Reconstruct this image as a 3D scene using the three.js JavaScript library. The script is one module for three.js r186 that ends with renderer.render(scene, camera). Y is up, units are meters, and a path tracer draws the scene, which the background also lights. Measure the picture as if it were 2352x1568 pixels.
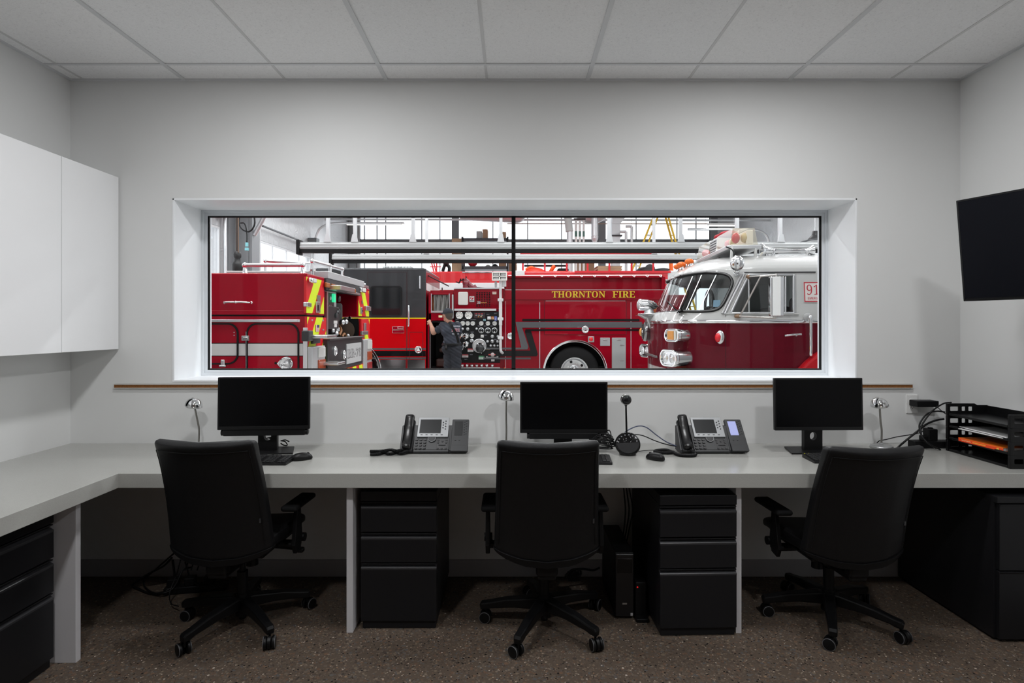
import * as THREE from 'three';
import { RoundedBoxGeometry } from 'three/addons/geometries/RoundedBoxGeometry.js';
import { TextGeometry } from 'three/addons/geometries/TextGeometry.js';
import { FontLoader } from 'three/addons/loaders/FontLoader.js';
import { mergeGeometries, mergeVertices, toCreasedNormals } from 'three/addons/utils/BufferGeometryUtils.js';
import { MarchingCubes } from 'three/addons/objects/MarchingCubes.js';
import { RectAreaLightUniformsLib } from 'three/addons/lights/RectAreaLightUniformsLib.js';

// ------------------------------------------------------------------ camera, sky, exposure
const scene = new THREE.Scene();
const W = 2352, H = 1568, F = 1326, CX = 1176, CY = 745, EYE = 1.525;
const camera = new THREE.PerspectiveCamera(2 * Math.atan(H / 2 / F) * 180 / Math.PI, W / H, 0.05, 200);
camera.position.set(0, EYE, 0);
camera.lookAt(0, EYE, -1);
camera.setViewOffset(W, H, 0, H / 2 - CY, W, H);   // vertical lens shift of an architectural lens
camera.updateProjectionMatrix();
const renderer = new THREE.WebGLRenderer({ antialias: true });
renderer.toneMapping = THREE.LinearToneMapping;
renderer.toneMappingExposure = 1.0;
renderer.shadowMap.enabled = true;
RectAreaLightUniformsLib.init();
scene.background = new THREE.Color().setRGB(1.75, 1.85, 1.95);   // bright overcast sky outside the bay

// office troffers (x, z of centre), bay strip lights further down in their own builders
const OFFICE_LIGHT = 140, REAR_LIGHT = 225, OFFICE_LAMPS = [[-1.067, -2.43], [1.36, -2.43], [-1.067, -0.9], [1.36, -0.9]];
const BAY_LIGHT = 66;

// ------------------------------------------------------------------ helpers
let seed = 7;
const rnd = () => { seed = (seed * 1664525 + 1013904223) >>> 0; return seed / 4294967296; };
const V = (x, y, z) => new THREE.Vector3(x, y, z);
const PI = Math.PI;
// a pixel of the 2352 x 1568 frame at a depth, as a point
const P = (px, py, d) => V((px - CX) / F * d, EYE - (py - CY) / F * d, -d);
const z1 = (x, y) => [460 + x / 4.02, 480 + y / 4.02], z2 = (x, y) => [780 + x / 4.0214, 480 + y / 4.0214];
const z3 = (x, y) => [1160 + x / 4.02, 480 + y / 4.02], z4 = (x, y) => [1440 + x / 4.0196, 480 + y / 4.0196];
function clean(g) {
  g = g.index ? g.toNonIndexed() : g;
  for (const k of Object.keys(g.attributes)) if (!['position', 'normal', 'uv'].includes(k)) g.deleteAttribute(k);
  if (!g.attributes.normal) g.computeVertexNormals();
  if (!g.attributes.uv) g.setAttribute('uv', new THREE.BufferAttribute(new Float32Array(g.attributes.position.count * 2), 2));
  g.clearGroups?.();
  return g;
}
const mg = (list) => Array.isArray(list) ? (list.length === 1 ? clean(list[0]) : mergeGeometries(list.flat(9).map(clean))) : clean(list);
function muv(g) {   // uv in metres from the dominant axis of each face
  const p = g.attributes.position, n = g.attributes.normal, uv = g.attributes.uv;
  for (let i = 0; i < p.count; i++) {
    const ax = Math.abs(n.getX(i)), ay = Math.abs(n.getY(i)), az = Math.abs(n.getZ(i));
    if (ay >= ax && ay >= az) uv.setXY(i, p.getX(i), p.getZ(i));
    else if (ax >= az) uv.setXY(i, p.getZ(i), p.getY(i));
    else uv.setXY(i, p.getX(i), p.getY(i));
  }
  return g;
}
const xf = (g, p = [0, 0, 0], r = [0, 0, 0], s = 1) => g.applyMatrix4(new THREE.Matrix4().compose(V(...p), new THREE.Quaternion().setFromEuler(new THREE.Euler(...r)), Array.isArray(s) ? V(...s) : V(s, s, s)));
function bx(x0, x1, y0, y1, z0, z1, r = 0, seg = 2) {
  const w = Math.abs(x1 - x0), h = Math.abs(y1 - y0), d = Math.abs(z1 - z0);
  const g = r ? new RoundedBoxGeometry(w, h, d, seg, Math.min(r, w / 2.01, h / 2.01, d / 2.01)) : new THREE.BoxGeometry(w, h, d);
  return g.translate((x0 + x1) / 2, (y0 + y1) / 2, (z0 + z1) / 2);
}
const A3 = (v) => Array.isArray(v) ? V(...v) : v;
function cyl(a, b, r0, r1 = r0, seg = 16, open = false) {
  a = A3(a); b = A3(b);
  const d = b.clone().sub(a), g = new THREE.CylinderGeometry(r1, r0, d.length(), seg, 1, open);
  g.applyQuaternion(new THREE.Quaternion().setFromUnitVectors(V(0, 1, 0), d.normalize()));
  return g.translate((a.x + b.x) / 2, (a.y + b.y) / 2, (a.z + b.z) / 2);
}
function along(g, a, b) {   // a shape made along +y from the origin, laid from a towards b
  a = A3(a); b = A3(b);
  g.applyQuaternion(new THREE.Quaternion().setFromUnitVectors(V(0, 1, 0), b.clone().sub(a).normalize()));
  return g.translate(a.x, a.y, a.z);
}
const tube = (pts, r, n = 32, seg = 8, closed = false, tension = 0.5) => new THREE.TubeGeometry(new THREE.CatmullRomCurve3(pts.map(A3), closed, 'catmullrom', tension), n, r, seg, closed);
const lathe = (pts, seg = 32) => new THREE.LatheGeometry(pts.map((p) => new THREE.Vector2(...p)), seg);
const sph = (c, r, w = 20, h = 14, s = [1, 1, 1]) => new THREE.SphereGeometry(r, w, h).scale(...s).translate(...A3(c).toArray());
const poly = (pts) => { const s = new THREE.Shape(); pts.forEach((p, i) => i ? s.lineTo(p[0], p[1]) : s.moveTo(p[0], p[1])); s.closePath(); return s; };
function rr(x0, x1, y0, y1, r, Cls = THREE.Shape) {
  const s = new Cls(); if (x0 > x1) [x0, x1] = [x1, x0]; if (y0 > y1) [y0, y1] = [y1, y0]; r = Math.min(r, (x1 - x0) / 2.01, (y1 - y0) / 2.01);
  s.moveTo(x0 + r, y0); s.lineTo(x1 - r, y0); s.absarc(x1 - r, y0 + r, r, -PI / 2, 0); s.lineTo(x1, y1 - r); s.absarc(x1 - r, y1 - r, r, 0, PI / 2);
  s.lineTo(x0 + r, y1); s.absarc(x0 + r, y1 - r, r, PI / 2, PI); s.lineTo(x0, y0 + r); s.absarc(x0 + r, y0 + r, r, PI, PI * 1.5); return s;
}
function ext(shape, depth, z = 0, bevel = 0, curve = 8) {   // an outline in x, y given a thickness along z (from z to z + depth)
  if (Array.isArray(shape)) shape = poly(shape);
  const g = new THREE.ExtrudeGeometry(shape, { depth: depth - 2 * bevel, bevelEnabled: bevel > 0, bevelSize: bevel, bevelThickness: bevel, bevelOffset: -bevel, bevelSegments: 2, curveSegments: curve });
  return g.translate(0, 0, z + bevel);
}
const ring = (x0, x1, y0, y1, r, w, depth, z) => { const s = rr(x0, x1, y0, y1, r); s.holes.push(rr(Math.min(x0, x1) + w, Math.max(x0, x1) - w, Math.min(y0, y1) + w, Math.max(y0, y1) - w, Math.max(r - w, 0.0005), THREE.Path)); return ext(s, depth, z); };
function extX(pts, x0, x1, bevel = 0) {   // an outline in (z, y) swept along x
  const g = ext(pts.map(([z, y]) => [-z, y]), x1 - x0, 0, bevel);
  return g.rotateY(PI / 2).translate(x0, 0, 0);
}
const disc = (x, y, r, z, depth = 0.01, seg = 28) => new THREE.CylinderGeometry(r, r, depth, seg).rotateX(PI / 2).translate(x, y, z + depth / 2);
const zlathe = (x, y, z, pts, seg = 28) => lathe(pts, seg).rotateX(PI / 2).translate(x, y, z);   // profile [radius, out] turned to face +z
const tor = (x, y, z, R, r, seg = 36) => new THREE.TorusGeometry(R, r, 8, seg).translate(x, y, z);

const mats = new Map();
function mat(color, rough = 0.6, metal = 0, extra = {}) {
  const key = JSON.stringify([color, rough, metal, extra], (k, v) => v && v.isTexture ? v.uuid : v);
  if (!mats.has(key)) mats.set(key, new THREE.MeshPhysicalMaterial({ color: Array.isArray(color) ? new THREE.Color().setRGB(...color) : new THREE.Color(color), roughness: rough, metalness: metal, ...extra }));
  return mats.get(key);
}
const used = {};
const numbered = (n) => { const k = used[n] = (used[n] ?? -1) + 1; return k ? n + '_' + String(k).padStart(3, '0') : n; };
function tag(o, label, category, group) { o.userData = { label, category }; if (group) o.userData.group = group; return o; }
function thing(name, label, category, pos = [0, 0, 0], turn = 0, group) {
  const o = new THREE.Group(); o.name = numbered(name); scene.add(o);
  o.position.set(...A3(pos).toArray()); o.rotation.y = turn; o.updateMatrixWorld(true);
  return tag(o, label, category, group);
}
function part(parent, name, geos, m, label) {   // one mesh under its parent, shape given in the thing's own frame
  let g = mg(geos); if (m.userData.metres) g = muv(g);
  const o = new THREE.Mesh(g, m); o.name = name; o.castShadow = o.receiveShadow = true; parent.add(o);
  if (label) o.userData.label = label;
  return o;
}
function partW(parent, name, geos, m, label) {   // the same with the shape given in world coordinates
  let g = mg(geos); if (m.userData.metres) g = muv(g);
  parent.updateWorldMatrix(true, false);
  g.applyMatrix4(parent.matrixWorld.clone().invert());
  return part(parent, name, g, Object.assign(m), label);
}
function solo(name, label, category, geos, m, group, kind) {   // a thing that is one mesh, origin at the middle of its base
  let g = mg(geos); if (m.userData.metres) g = muv(g);
  g.computeBoundingBox(); const b = g.boundingBox, c = [(b.min.x + b.max.x) / 2, b.min.y, (b.min.z + b.max.z) / 2];
  g.translate(-c[0], -c[1], -c[2]);
  const o = new THREE.Mesh(g, m); o.name = kind === 'structure' ? name : numbered(name); o.castShadow = o.receiveShadow = true; o.position.set(...c); scene.add(o);
  if (kind === 'structure') o.userData = { kind }; else tag(o, label, category, group);
  return o;
}
const struct = (name, geos, m) => solo(name, '', '', geos, m, null, 'structure');
function copy(src, pos, turn, label, group) {
  const r = src.clone(); r.name = numbered(src.name.replace(/_\d{3}$/, '')); scene.add(r); r.position.set(...A3(pos).toArray()); r.rotation.y = turn;
  r.userData = { ...src.userData, label }; if (group) r.userData.group = group; return r;
}
// textures
function canvas(w, h, draw, rep) {
  const c = document.createElement('canvas'); c.width = w; c.height = h; draw(c.getContext('2d'), w, h);
  const t = new THREE.CanvasTexture(c); t.colorSpace = THREE.SRGBColorSpace; if (rep) { t.wrapS = t.wrapT = THREE.RepeatWrapping; t.repeat.set(rep, rep); } return t;
}
function noiseTex(n, f, rep, srgb = true) {   // n x n pixels, f(x, y) gives [r, g, b] 0-255
  const d = new Uint8Array(n * n * 4);
  for (let y = 0; y < n; y++) for (let x = 0; x < n; x++) { const c = f(x, y), i = (y * n + x) * 4; d[i] = c[0]; d[i + 1] = c[1]; d[i + 2] = c[2]; d[i + 3] = 255; }
  const t = new THREE.DataTexture(d, n, n); t.magFilter = THREE.LinearFilter; t.minFilter = THREE.LinearMipmapLinearFilter; t.generateMipmaps = true; t.wrapS = t.wrapT = THREE.RepeatWrapping; t.repeat.set(rep, rep);
  if (srgb) t.colorSpace = THREE.SRGBColorSpace; t.needsUpdate = true; return t;
}
function valueNoise(n, cells) {   // tiling smooth noise, n x n values 0..1
  const g = Array.from({ length: cells * cells }, rnd), o = new Float32Array(n * n), s = (t) => t * t * (3 - 2 * t);
  for (let y = 0; y < n; y++) for (let x = 0; x < n; x++) {
    const u = x / n * cells, v = y / n * cells, i = Math.floor(u), j = Math.floor(v), a = s(u - i), b = s(v - j), q = (p, r) => g[(r % cells) * cells + p % cells];
    o[y * n + x] = (q(i, j) * (1 - a) + q(i + 1, j) * a) * (1 - b) + (q(i, j + 1) * (1 - a) + q(i + 1, j + 1) * a) * b;
  }
  return o;
}
const metres = (m) => { m.userData.metres = true; return m; };
const fontBold = await new FontLoader().loadAsync('fonts/droid/droid_sans_bold.typeface.json');
const fontSerif = await new FontLoader().loadAsync('fonts/droid/droid_serif_bold.typeface.json');

// shared materials
const CHROME = mat([0.78, 0.79, 0.8], 0.07, 1), STEEL = mat([0.62, 0.63, 0.64], 0.3, 1), ALU = mat([0.72, 0.73, 0.74], 0.38, 1), DULLALU = mat([0.55, 0.56, 0.57], 0.5, 0.8);
const BLACK = mat([0.004, 0.004, 0.0045], 0.5, 0, { specularIntensity: 0.5 }), BLACKGLOSS = mat([0.004, 0.004, 0.0045], 0.12, 0, { specularIntensity: 0.7 }), RUBBER = mat([0.007, 0.007, 0.0075], 0.75, 0, { specularIntensity: 0.5 }), DARKGREY = mat([0.03, 0.03, 0.032], 0.5);
const WHITE = mat([0.78, 0.78, 0.77], 0.45), GREYPAINT = mat([0.35, 0.36, 0.37], 0.5), CABLE = mat([0.004, 0.004, 0.0045], 0.45, 0, { specularIntensity: 0.6 });
// ================================================================== OFFICE SHELL
const LX = -2.678, RX = 2.718, BZ = -3.5, FZ = 1.5, CEIL = 3.005;
const WT = 0.362;   // thickness of the wall with the window
const wallBump = (() => { const a = valueNoise(512, 128), b = valueNoise(512, 60); return noiseTex(512, (x, y) => { const v = 255 * (0.6 * a[y * 512 + x] + 0.4 * b[y * 512 + x]); return [v, v, v]; }, 2, false); })();
const PAINT = metres(mat([0.74, 0.745, 0.74], 0.72, 0, { bumpMap: wallBump, bumpScale: 0.00006 }));
const TRIMWHITE = mat([0.88, 0.9, 0.92], 0.35);
// aggregate of the ground floor: chips of stone in brown cement
const floorTex = canvas(2048, 2048, (c, w) => {
  c.fillStyle = '#5f5348'; c.fillRect(0, 0, w, w);
  const cols = ['#685c51', '#6f6255', '#584c43', '#766858', '#635f5a', '#7f7264', '#51463f', '#6c5647', '#5c5a58', '#735c4b', '#4a423c', '#625549', '#5a4e45', '#6a5e52'];
  const chip = (x, y, r, col) => { c.fillStyle = col; for (const dx of [0, -w, w]) for (const dy of [0, -w, w]) { if (x + dx < -30 || x + dx > w + 30 || y + dy < -30 || y + dy > w + 30) continue; c.beginPath(); const n = 6; for (let k = 0; k < n; k++) { const a = k / n * 6.283 + r, q = r * (0.65 + 0.5 * Math.abs(Math.sin(k * 12.9 + x * 3.1 + y))); c[k ? 'lineTo' : 'moveTo'](x + dx + Math.cos(a) * q, y + dy + Math.sin(a) * q); } c.closePath(); c.fill(); } };
  for (let i = 0; i < 34000; i++) chip(rnd() * w, rnd() * w, 2.5 + rnd() * rnd() * 9, cols[Math.floor(rnd() * cols.length)]);
  for (let i = 0; i < 2300; i++) chip(rnd() * w, rnd() * w, 1.6 + rnd() * rnd() * 5, ['#bdb1a3', '#a39584', '#b0a394', '#94785f'][Math.floor(rnd() * 4)]);
  for (let i = 0; i < 1500; i++) chip(rnd() * w, rnd() * w, 1.8 + rnd() * 4, ['#151312', '#1e1b19'][Math.floor(rnd() * 2)]);
}, 0.55);
const TERRAZZO = metres(mat([0.86, 0.86, 0.87], 0.5, 0, { map: floorTex, specularIntensity: 0.5 }));
struct('floor', bx(LX - 0.2, RX + 0.2, -0.15, 0, BZ - 0.001, FZ + 0.2), TERRAZZO);
// window opening in the back wall
const WX0 = -2.058, WX1 = 2.092, WY0 = 1.177, WY1 = 2.290;
struct('wall_back', [bx(LX - 0.2, WX0, -0.15, CEIL + 0.9, BZ - WT, BZ), bx(WX1, RX + 0.2, -0.15, CEIL + 0.9, BZ - WT, BZ), bx(WX0, WX1, -0.15, WY0, BZ - WT, BZ), bx(WX0, WX1, WY1, CEIL + 0.9, BZ - WT, BZ)], PAINT);
struct('wall_left', bx(LX - 0.2, LX, 0, CEIL + 0.9, BZ, FZ + 0.2), PAINT);
struct('wall_right', bx(RX, RX + 0.2, 0, CEIL + 0.9, BZ, FZ + 0.2), PAINT);
struct('wall_front', bx(LX, RX, 0, CEIL + 0.9, FZ, FZ + 0.2), metres(mat([0.24, 0.235, 0.23], 0.8, 0, { specularIntensity: 0.2 })));
{ // wooden door behind the camera: the brown that the chrome lamps mirror
  const WOOD = mat([0.28, 0.16, 0.09], 0.45), d = new THREE.Group(); d.name = 'door_1'; d.userData = { kind: 'structure' }; d.position.set(0.2, 0, FZ); scene.add(d);
  part(d, 'door_leaf', bx(-0.45, 0.45, 0.005, 2.1, -0.045, 0, 0.004), WOOD);
  part(d, 'door_frame', [bx(-0.53, -0.45, 0, 2.18, -0.06, 0), bx(0.45, 0.53, 0, 2.18, -0.06, 0), bx(-0.45, 0.45, 2.1, 2.18, -0.06, 0)], DARKGREY);
  part(d, 'door_handle', [cyl([0.38, 1, -0.045], [0.38, 1, -0.1], 0.012), cyl([0.38, 1, -0.1], [0.25, 1, -0.1], 0.01)], STEEL);
}
const BASEM = mat([0.36, 0.355, 0.37], 0.6);
for (const [n, g] of [['baseboard_back', bx(LX, RX, 0, 0.103, BZ, BZ + 0.01, 0.003)], ['baseboard_left', bx(LX, LX + 0.01, 0, 0.103, BZ + 0.01, FZ, 0.003)], ['baseboard_right', bx(RX - 0.01, RX, 0, 0.103, BZ + 0.01, FZ, 0.003)]]) struct(n, g, BASEM);
// ceiling: lay-in tiles in a grid of tees
{
  const tb = (() => { const a = valueNoise(1024, 340), b = valueNoise(1024, 120), f = new Float32Array(1024 * 1024); for (let i = 0; i < f.length; i++) f[i] = 0.65 * a[i] + 0.35 * b[i]; return f; })();
  const bump = noiseTex(1024, (x, y) => { const v = 255 * tb[y * 1024 + x]; return [v, v, v]; }, 1 / 1.0, false);
  const col = noiseTex(1024, (x, y) => { const v = 246 + 12 * (tb[y * 1024 + x] - 0.5) - (tb[y * 1024 + x] < 0.2 ? 12 : 0); return [v, v, v]; }, 1 / 1.0);
  const TILE = [metres(mat([0.96, 0.96, 0.96], 0.9, 0, { map: col, bumpMap: bump, bumpScale: 0.0005 })), metres(mat([0.945, 0.95, 0.955], 0.9, 0, { map: col, bumpMap: bump, bumpScale: 0.0005 }))];
  const TEE = mat([0.66, 0.67, 0.68], 0.5), TEEFAINT = mat([0.66, 0.66, 0.66], 0.6);
  const c = struct('ceiling', bx(LX - 0.2, RX + 0.2, CEIL + 0.78, CEIL + 0.9, BZ, FZ + 0.2), mat([0.5, 0.5, 0.5], 0.9));
  const xs = [LX]; for (let k = -1; k < 8; k++) xs.push(-1.981 + 0.6096 * k); xs.push(RX);
  const zs = [BZ, -3.283]; for (let z = -3.283 + 1.2192; z < FZ; z += 1.2192) zs.push(z); zs.push(FZ);
  const inv = (g) => g.translate(-c.position.x, -c.position.y, -c.position.z);
  for (let j = 0; j < zs.length - 1; j++) for (let i = 0; i < xs.length - 1; i++) {
    const lamp = OFFICE_LAMPS.some(([lx, lz]) => lx > xs[i] && lx < xs[i + 1] && lz > zs[j] && lz < zs[j + 1]);
    const x0 = xs[i] + 0.004, x1 = xs[i + 1] - 0.004; let a = zs[j] + 0.005, b = zs[j + 1] - 0.005;
    const put = (p, q) => { if (q - p > 0.02 && x1 - x0 > 0.02) part(c, 'ceiling_tile', inv(bx(x0, x1, CEIL + 0.002, CEIL + 0.02, p, q, 0.002, 1)), TILE[(i + j) % 2]); };
    if (!lamp) put(a, b); else { const [, lz] = OFFICE_LAMPS.find(([lx, q]) => lx > xs[i] && lx < xs[i + 1] && q > zs[j] && q < zs[j + 1]); put(a, lz - 0.15); put(lz + 0.15, b); }
  }
  xs.slice(1, -1).forEach((x, k) => { const bold = k % 2 === 1, w = bold ? 0.012 : 0.0075, h = bold ? 0.004 : 0.0005; part(c, 'ceiling_tee', inv(bx(x - w, x + w, CEIL - h, CEIL + 0.03, BZ, FZ)), bold ? TEE : TEEFAINT); });
  zs.slice(1, -1).forEach((z) => part(c, 'ceiling_tee', inv(bx(LX, RX, CEIL - 0.003, CEIL + 0.03, z - 0.01, z + 0.01)), TEE));
  const w = 0.02, t = 0.005;
  struct('trim_1', [bx(LX, RX, CEIL - t, CEIL + 0.002, BZ, BZ + w), bx(LX, LX + w, CEIL - t, CEIL + 0.002, BZ + w, FZ), bx(RX - w, RX, CEIL - t, CEIL + 0.002, BZ + w, FZ)], TEE);
  const TILE0 = mat([0.88, 0.88, 0.88], 0.8);
  const GLOW = mat([0.9, 0.9, 0.9], 0.6, 0, { emissive: new THREE.Color(1, 0.98, 0.95), emissiveIntensity: 2.2 });
  OFFICE_LAMPS.forEach(([x, z], i) => {
    const l = thing('ceiling_light', ['white round ceiling downlight nearest the window, on the left side', 'white round ceiling downlight nearest the window, on the right side', 'white round ceiling downlight near the door, on the left side', 'white round ceiling downlight near the door, on the right side'][i], 'ceiling light', [x, CEIL, z], 0, 'recessed ceiling downlights');
    const pl = rr(-0.3, 0.3, -0.15, 0.15, 0.001); const ho = new THREE.Path(); ho.absarc(0, 0, 0.115, 0, 2 * PI, true); pl.holes.push(ho); part(l, 'lamp_frame', [ext(pl, 0.012, 0, 0, 32).rotateX(PI / 2).translate(0, 0.015, 0), lathe([[0.113, 0.004], [0.116, 0.0], [0.128, 0.0], [0.13, 0.004], [0.116, 0.012], [0.113, 0.004]], 40)], TILE0);
    part(l, 'lamp_diffuser', new THREE.CylinderGeometry(0.114, 0.114, 0.006, 36).translate(0, 0.009, 0), GLOW);
    const r = new THREE.RectAreaLight(new THREE.Color(0.985, 0.99, 1), i < 2 ? OFFICE_LIGHT : REAR_LIGHT, 0.2, 0.2); r.position.set(x, CEIL - 0.001, z); r.lookAt(x, 0, z); r.name = 'ceiling_lamp_light'; scene.add(r);
  });
}
// window: white liner, aluminium frame, black gaskets, two panes butt-jointed in the middle
{
  const w = new THREE.Group(); w.name = 'window_1'; w.userData = { kind: 'structure' }; scene.add(w); w.position.set(0, WY0, BZ);
  const L = (g) => g.translate(0, -WY0, -BZ), D = BZ - 0.31, t = 0.012;
  part(w, 'window_liner', [[WX0, WX0 + t, WY0, WY1], [WX1 - t, WX1, WY0, WY1], [WX0, WX1, WY1 - t, WY1]].map(([a, b, c, d]) => L(bx(a, b, c, d, D, BZ + 0.003, 0.002, 1))), TRIMWHITE);
  part(w, 'window_sill', L(bx(WX0, WX1, WY0, WY0 + t, D, BZ + 0.004, 0.003)), TRIMWHITE);
  const fx0 = WX0 + t, fx1 = WX1 - t, fy0 = WY0 + t, fy1 = WY1 - t, f = 0.036, z0 = BZ - WT, FR = mat([0.72, 0.75, 0.78], 0.4);
  const rim = (a, b, c, d, k, za, zb) => [bx(a, b, c, c + k, za, zb), bx(a, b, d - k, d, za, zb), bx(a, a + k, c + k, d - k, za, zb), bx(b - k, b, c + k, d - k, za, zb)];
  part(w, 'window_frame', rim(fx0, fx1, fy0, fy1, f, z0, D).map(L), FR);
  const g0 = fx0 + f, g1 = fx1 - f, h0 = fy0 + f, h1 = fy1 - f;
  part(w, 'glazing_stop', rim(fx0, fx1, fy0, fy1, f * 0.45, D, D + 0.012).map(L), FR);
  part(w, 'gasket', rim(g0 - 0.001, g1 + 0.001, h0 - 0.001, h1 + 0.001, 0.011, D - 0.018, D - 0.004).map(L), BLACK);
  const mx = (1179.5 - CX) / F * 3.83;
  const GLASS = mat([1, 1, 1], 0, 0, { transmission: 1, thickness: 0, ior: 1.5, specularIntensity: 0.04 });
  part(w, 'pane', L(bx(g0, mx - 0.012, h0, h1, D - 0.016, D - 0.008)), GLASS); part(w, 'pane', L(bx(mx + 0.012, g1, h0, h1, D - 0.016, D - 0.008)), GLASS);
  part(w, 'mullion', L(bx(mx - 0.013, mx + 0.013, h0, h1, D - 0.018, D - 0.004)), BLACK);
}
// cork map rail under the window
{
  const r = thing('map_rail', 'long brown cork strip in a thin metal rail under the window', 'map rail', [0, 1.140, BZ]);
  part(r, 'rail_holder', [bx(-2.405, 2.421, 0, 0.0035, 0, 0.016), bx(-2.405, 2.421, 0.0215, 0.025, 0, 0.016), bx(-2.405, 2.421, 0, 0.025, 0, 0.004)], mat([0.6, 0.57, 0.52], 0.45));
  const ct = canvas(512, 512, (c, w, h) => { c.fillStyle = '#8a5a2a'; c.fillRect(0, 0, w, h); for (let i = 0; i < 16000; i++) { c.fillStyle = ['#764c22', '#98683a', '#7f5426', '#6a451e'][i % 4]; c.fillRect(rnd() * w, rnd() * h, 1 + rnd() * 3, 1 + rnd() * 3); } }, 2);
  part(r, 'cork_insert', bx(-2.404, 2.42, 0.0035, 0.0215, 0.002, 0.013), metres(mat([0.85, 0.8, 0.75], 0.9, 0, { map: ct })));
}
// wall cabinet on the left
{
  const c = thing('wall_cabinet', 'white flat-fronted wall cabinet with plain doors above the left counter', 'cabinet', [LX, 1.377, BZ]);
  const CW = mat([0.87, 0.875, 0.885], 0.3), d = 0.301, h = 1.036;
  part(c, 'carcass', bx(0, d - 0.021, 0.001, h, 0.012, 1.85), CW);
  part(c, 'filler_strip', bx(0, d - 0.012, 0.004, h - 0.004, 0, 0.011), CW);
  let z = 0.012; for (const w of [0.442, 0.457, 0.457, 0.457]) { part(c, 'door', bx(d - 0.02, d, 0, h, z, z + w - 0.003, 0.0015, 1), CW); z += w + 0.001; }
}
// television on the right wall
{
  const th = Math.atan2(0.09, 0.23), t = thing('television', 'large black wall television tilted down from the right wall', 'television', [2.206, 1.638, -2.82], 0);
  const inner = (g) => g.rotateY(-PI / 2 + th);   // built along +x (width), turned so that it runs towards the camera, screen towards the room
  const tilt = (g) => inner(g.rotateX(0.115));
  const w = 0.87, h = 0.49;
  part(t, 'tv_housing', tilt(bx(0, w, 0, h, -0.045, -0.004, 0.004)), BLACK);
  part(t, 'screen', tilt(bx(0.008, w - 0.008, 0.014, h - 0.008, -0.005, -0.001)), mat([0.003, 0.0035, 0.006], 0.25, 0, { specularIntensity: 0.25 }));
  part(t, 'bezel', tilt(ring(0, w, 0, h, 0.003, 0.008, 0.004, -0.004)), BLACKGLOSS);
  part(t, 'wall_bracket', [inner(bx(0.3, 0.57, 0.12, 0.36, -0.1, -0.045)), bx(0.2, RX - 2.206, 0.17, 0.3, 0.35, 0.45), bx(RX - 2.206 - 0.03, RX - 2.206, 0.05, 0.42, 0.27, 0.53)], BLACK);
}
// ================================================================== DESK
const TOP = 0.805, FRONT = -2.792;   // height of the counter, its front edge
{
  const sp = noiseTex(512, () => { const r = rnd(), v = r < 0.03 ? 205 : r > 0.985 ? 246 : 224 + 12 * rnd(); return [v, v * 0.995, v * 0.97]; }, 2.2);
  const QUARTZ = metres(mat([0.52, 0.525, 0.525], 0.2, 0, { map: sp }));
  const s = poly([[LX, -BZ], [RX, -BZ], [RX, -FRONT], [-1.905, -FRONT], [-1.905, 1.2], [LX, 1.2]]);
  const g = ext(s, 0.071, 0, 0.002).rotateX(-PI / 2).translate(0, TOP - 0.071, 0);   // shape y runs away from the camera
  g.computeVertexNormals();
  solo('countertop', 'long pale speckled L-shaped counter under the window', 'countertop', g, QUARTZ);
  const PANEL = mat([0.62, 0.61, 0.63], 0.5);
  solo('support_panel', 'white upright support panel under the left counter beside the black drawers', 'support panel', bx(LX, -1.966, 0, TOP - 0.071, -2.632, -2.602, 0.0015, 1), PANEL);
  solo('support_panel', 'white upright support panel between left chair and middle drawer unit', 'support panel', bx(-0.819, -0.787, 0, TOP - 0.071, BZ + 0.011, -2.856, 0.0015, 1), PANEL);
  solo('support_panel', 'white upright support panel close behind the right drawer unit', 'support panel', bx(1.106, 1.134, 0, TOP - 0.071, BZ + 0.011, -2.852, 0.0015, 1), PANEL);
}
// drawer pedestals
const PEDM = mat([0.011, 0.011, 0.0125], 0.38, 0.0, { specularIntensity: 0.5 });
const LIPM = mat([0.03, 0.03, 0.033], 0.34);
function pedestal(label, pos, turn) {
  const t = thing('drawer_unit', label, 'drawer unit', pos, turn, 'black steel drawer units'), w = 0.19, d = 0.57;   // front face in the plane z = 0
  part(t, 'case', [bx(-w, w, 0.045, 0.64, -d, -0.024), bx(-w, w, 0.642, 0.69, -d, 0, 0.003)], PEDM);
  part(t, 'plinth', bx(-w + 0.006, w - 0.006, 0, 0.046, -d + 0.01, -0.012, 0.004), PEDM);
  for (const [y0, y1] of [[0.487, 0.6155], [0.335, 0.4625], [0.042, 0.3125]]) {
    const dr = part(t, 'drawer', bx(-w + 0.001, w - 0.001, y0, y1 - 0.012, -0.022, 0, 0.002), PEDM);
    part(dr, 'handle_lip', extX([[0, y1 - 0.014], [0, y1 - 0.006], [-0.003, y1 - 0.003], [-0.022, y1 + 0.0065], [-0.0235, y1 + 0.0035], [-0.006, y1 - 0.014]], -w + 0.001, w - 0.001), LIPM);
    part(dr, 'recess', bx(-w + 0.002, w - 0.002, y1 + 0.004, y1 + 0.016, -0.03, -0.0235), BLACK);
  }
  part(t, 'rail', [0.6325, 0.4755, 0.325].map((y) => bx(-w + 0.001, w - 0.001, y - 0.003, y + 0.003, -0.024, -0.004, 0.001, 1)), PEDM);
  return t;
}
pedestal('black three-drawer unit under the counter right of the white support panel', [-0.567, 0, -2.888], 0);
pedestal('black three-drawer unit under the counter right of the computer tower', [0.912, 0, -2.822], 0.03);
pedestal('black three-drawer unit under the left counter in front of the white support panel', [-2.045, 0, -2.388], PI / 2);
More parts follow.
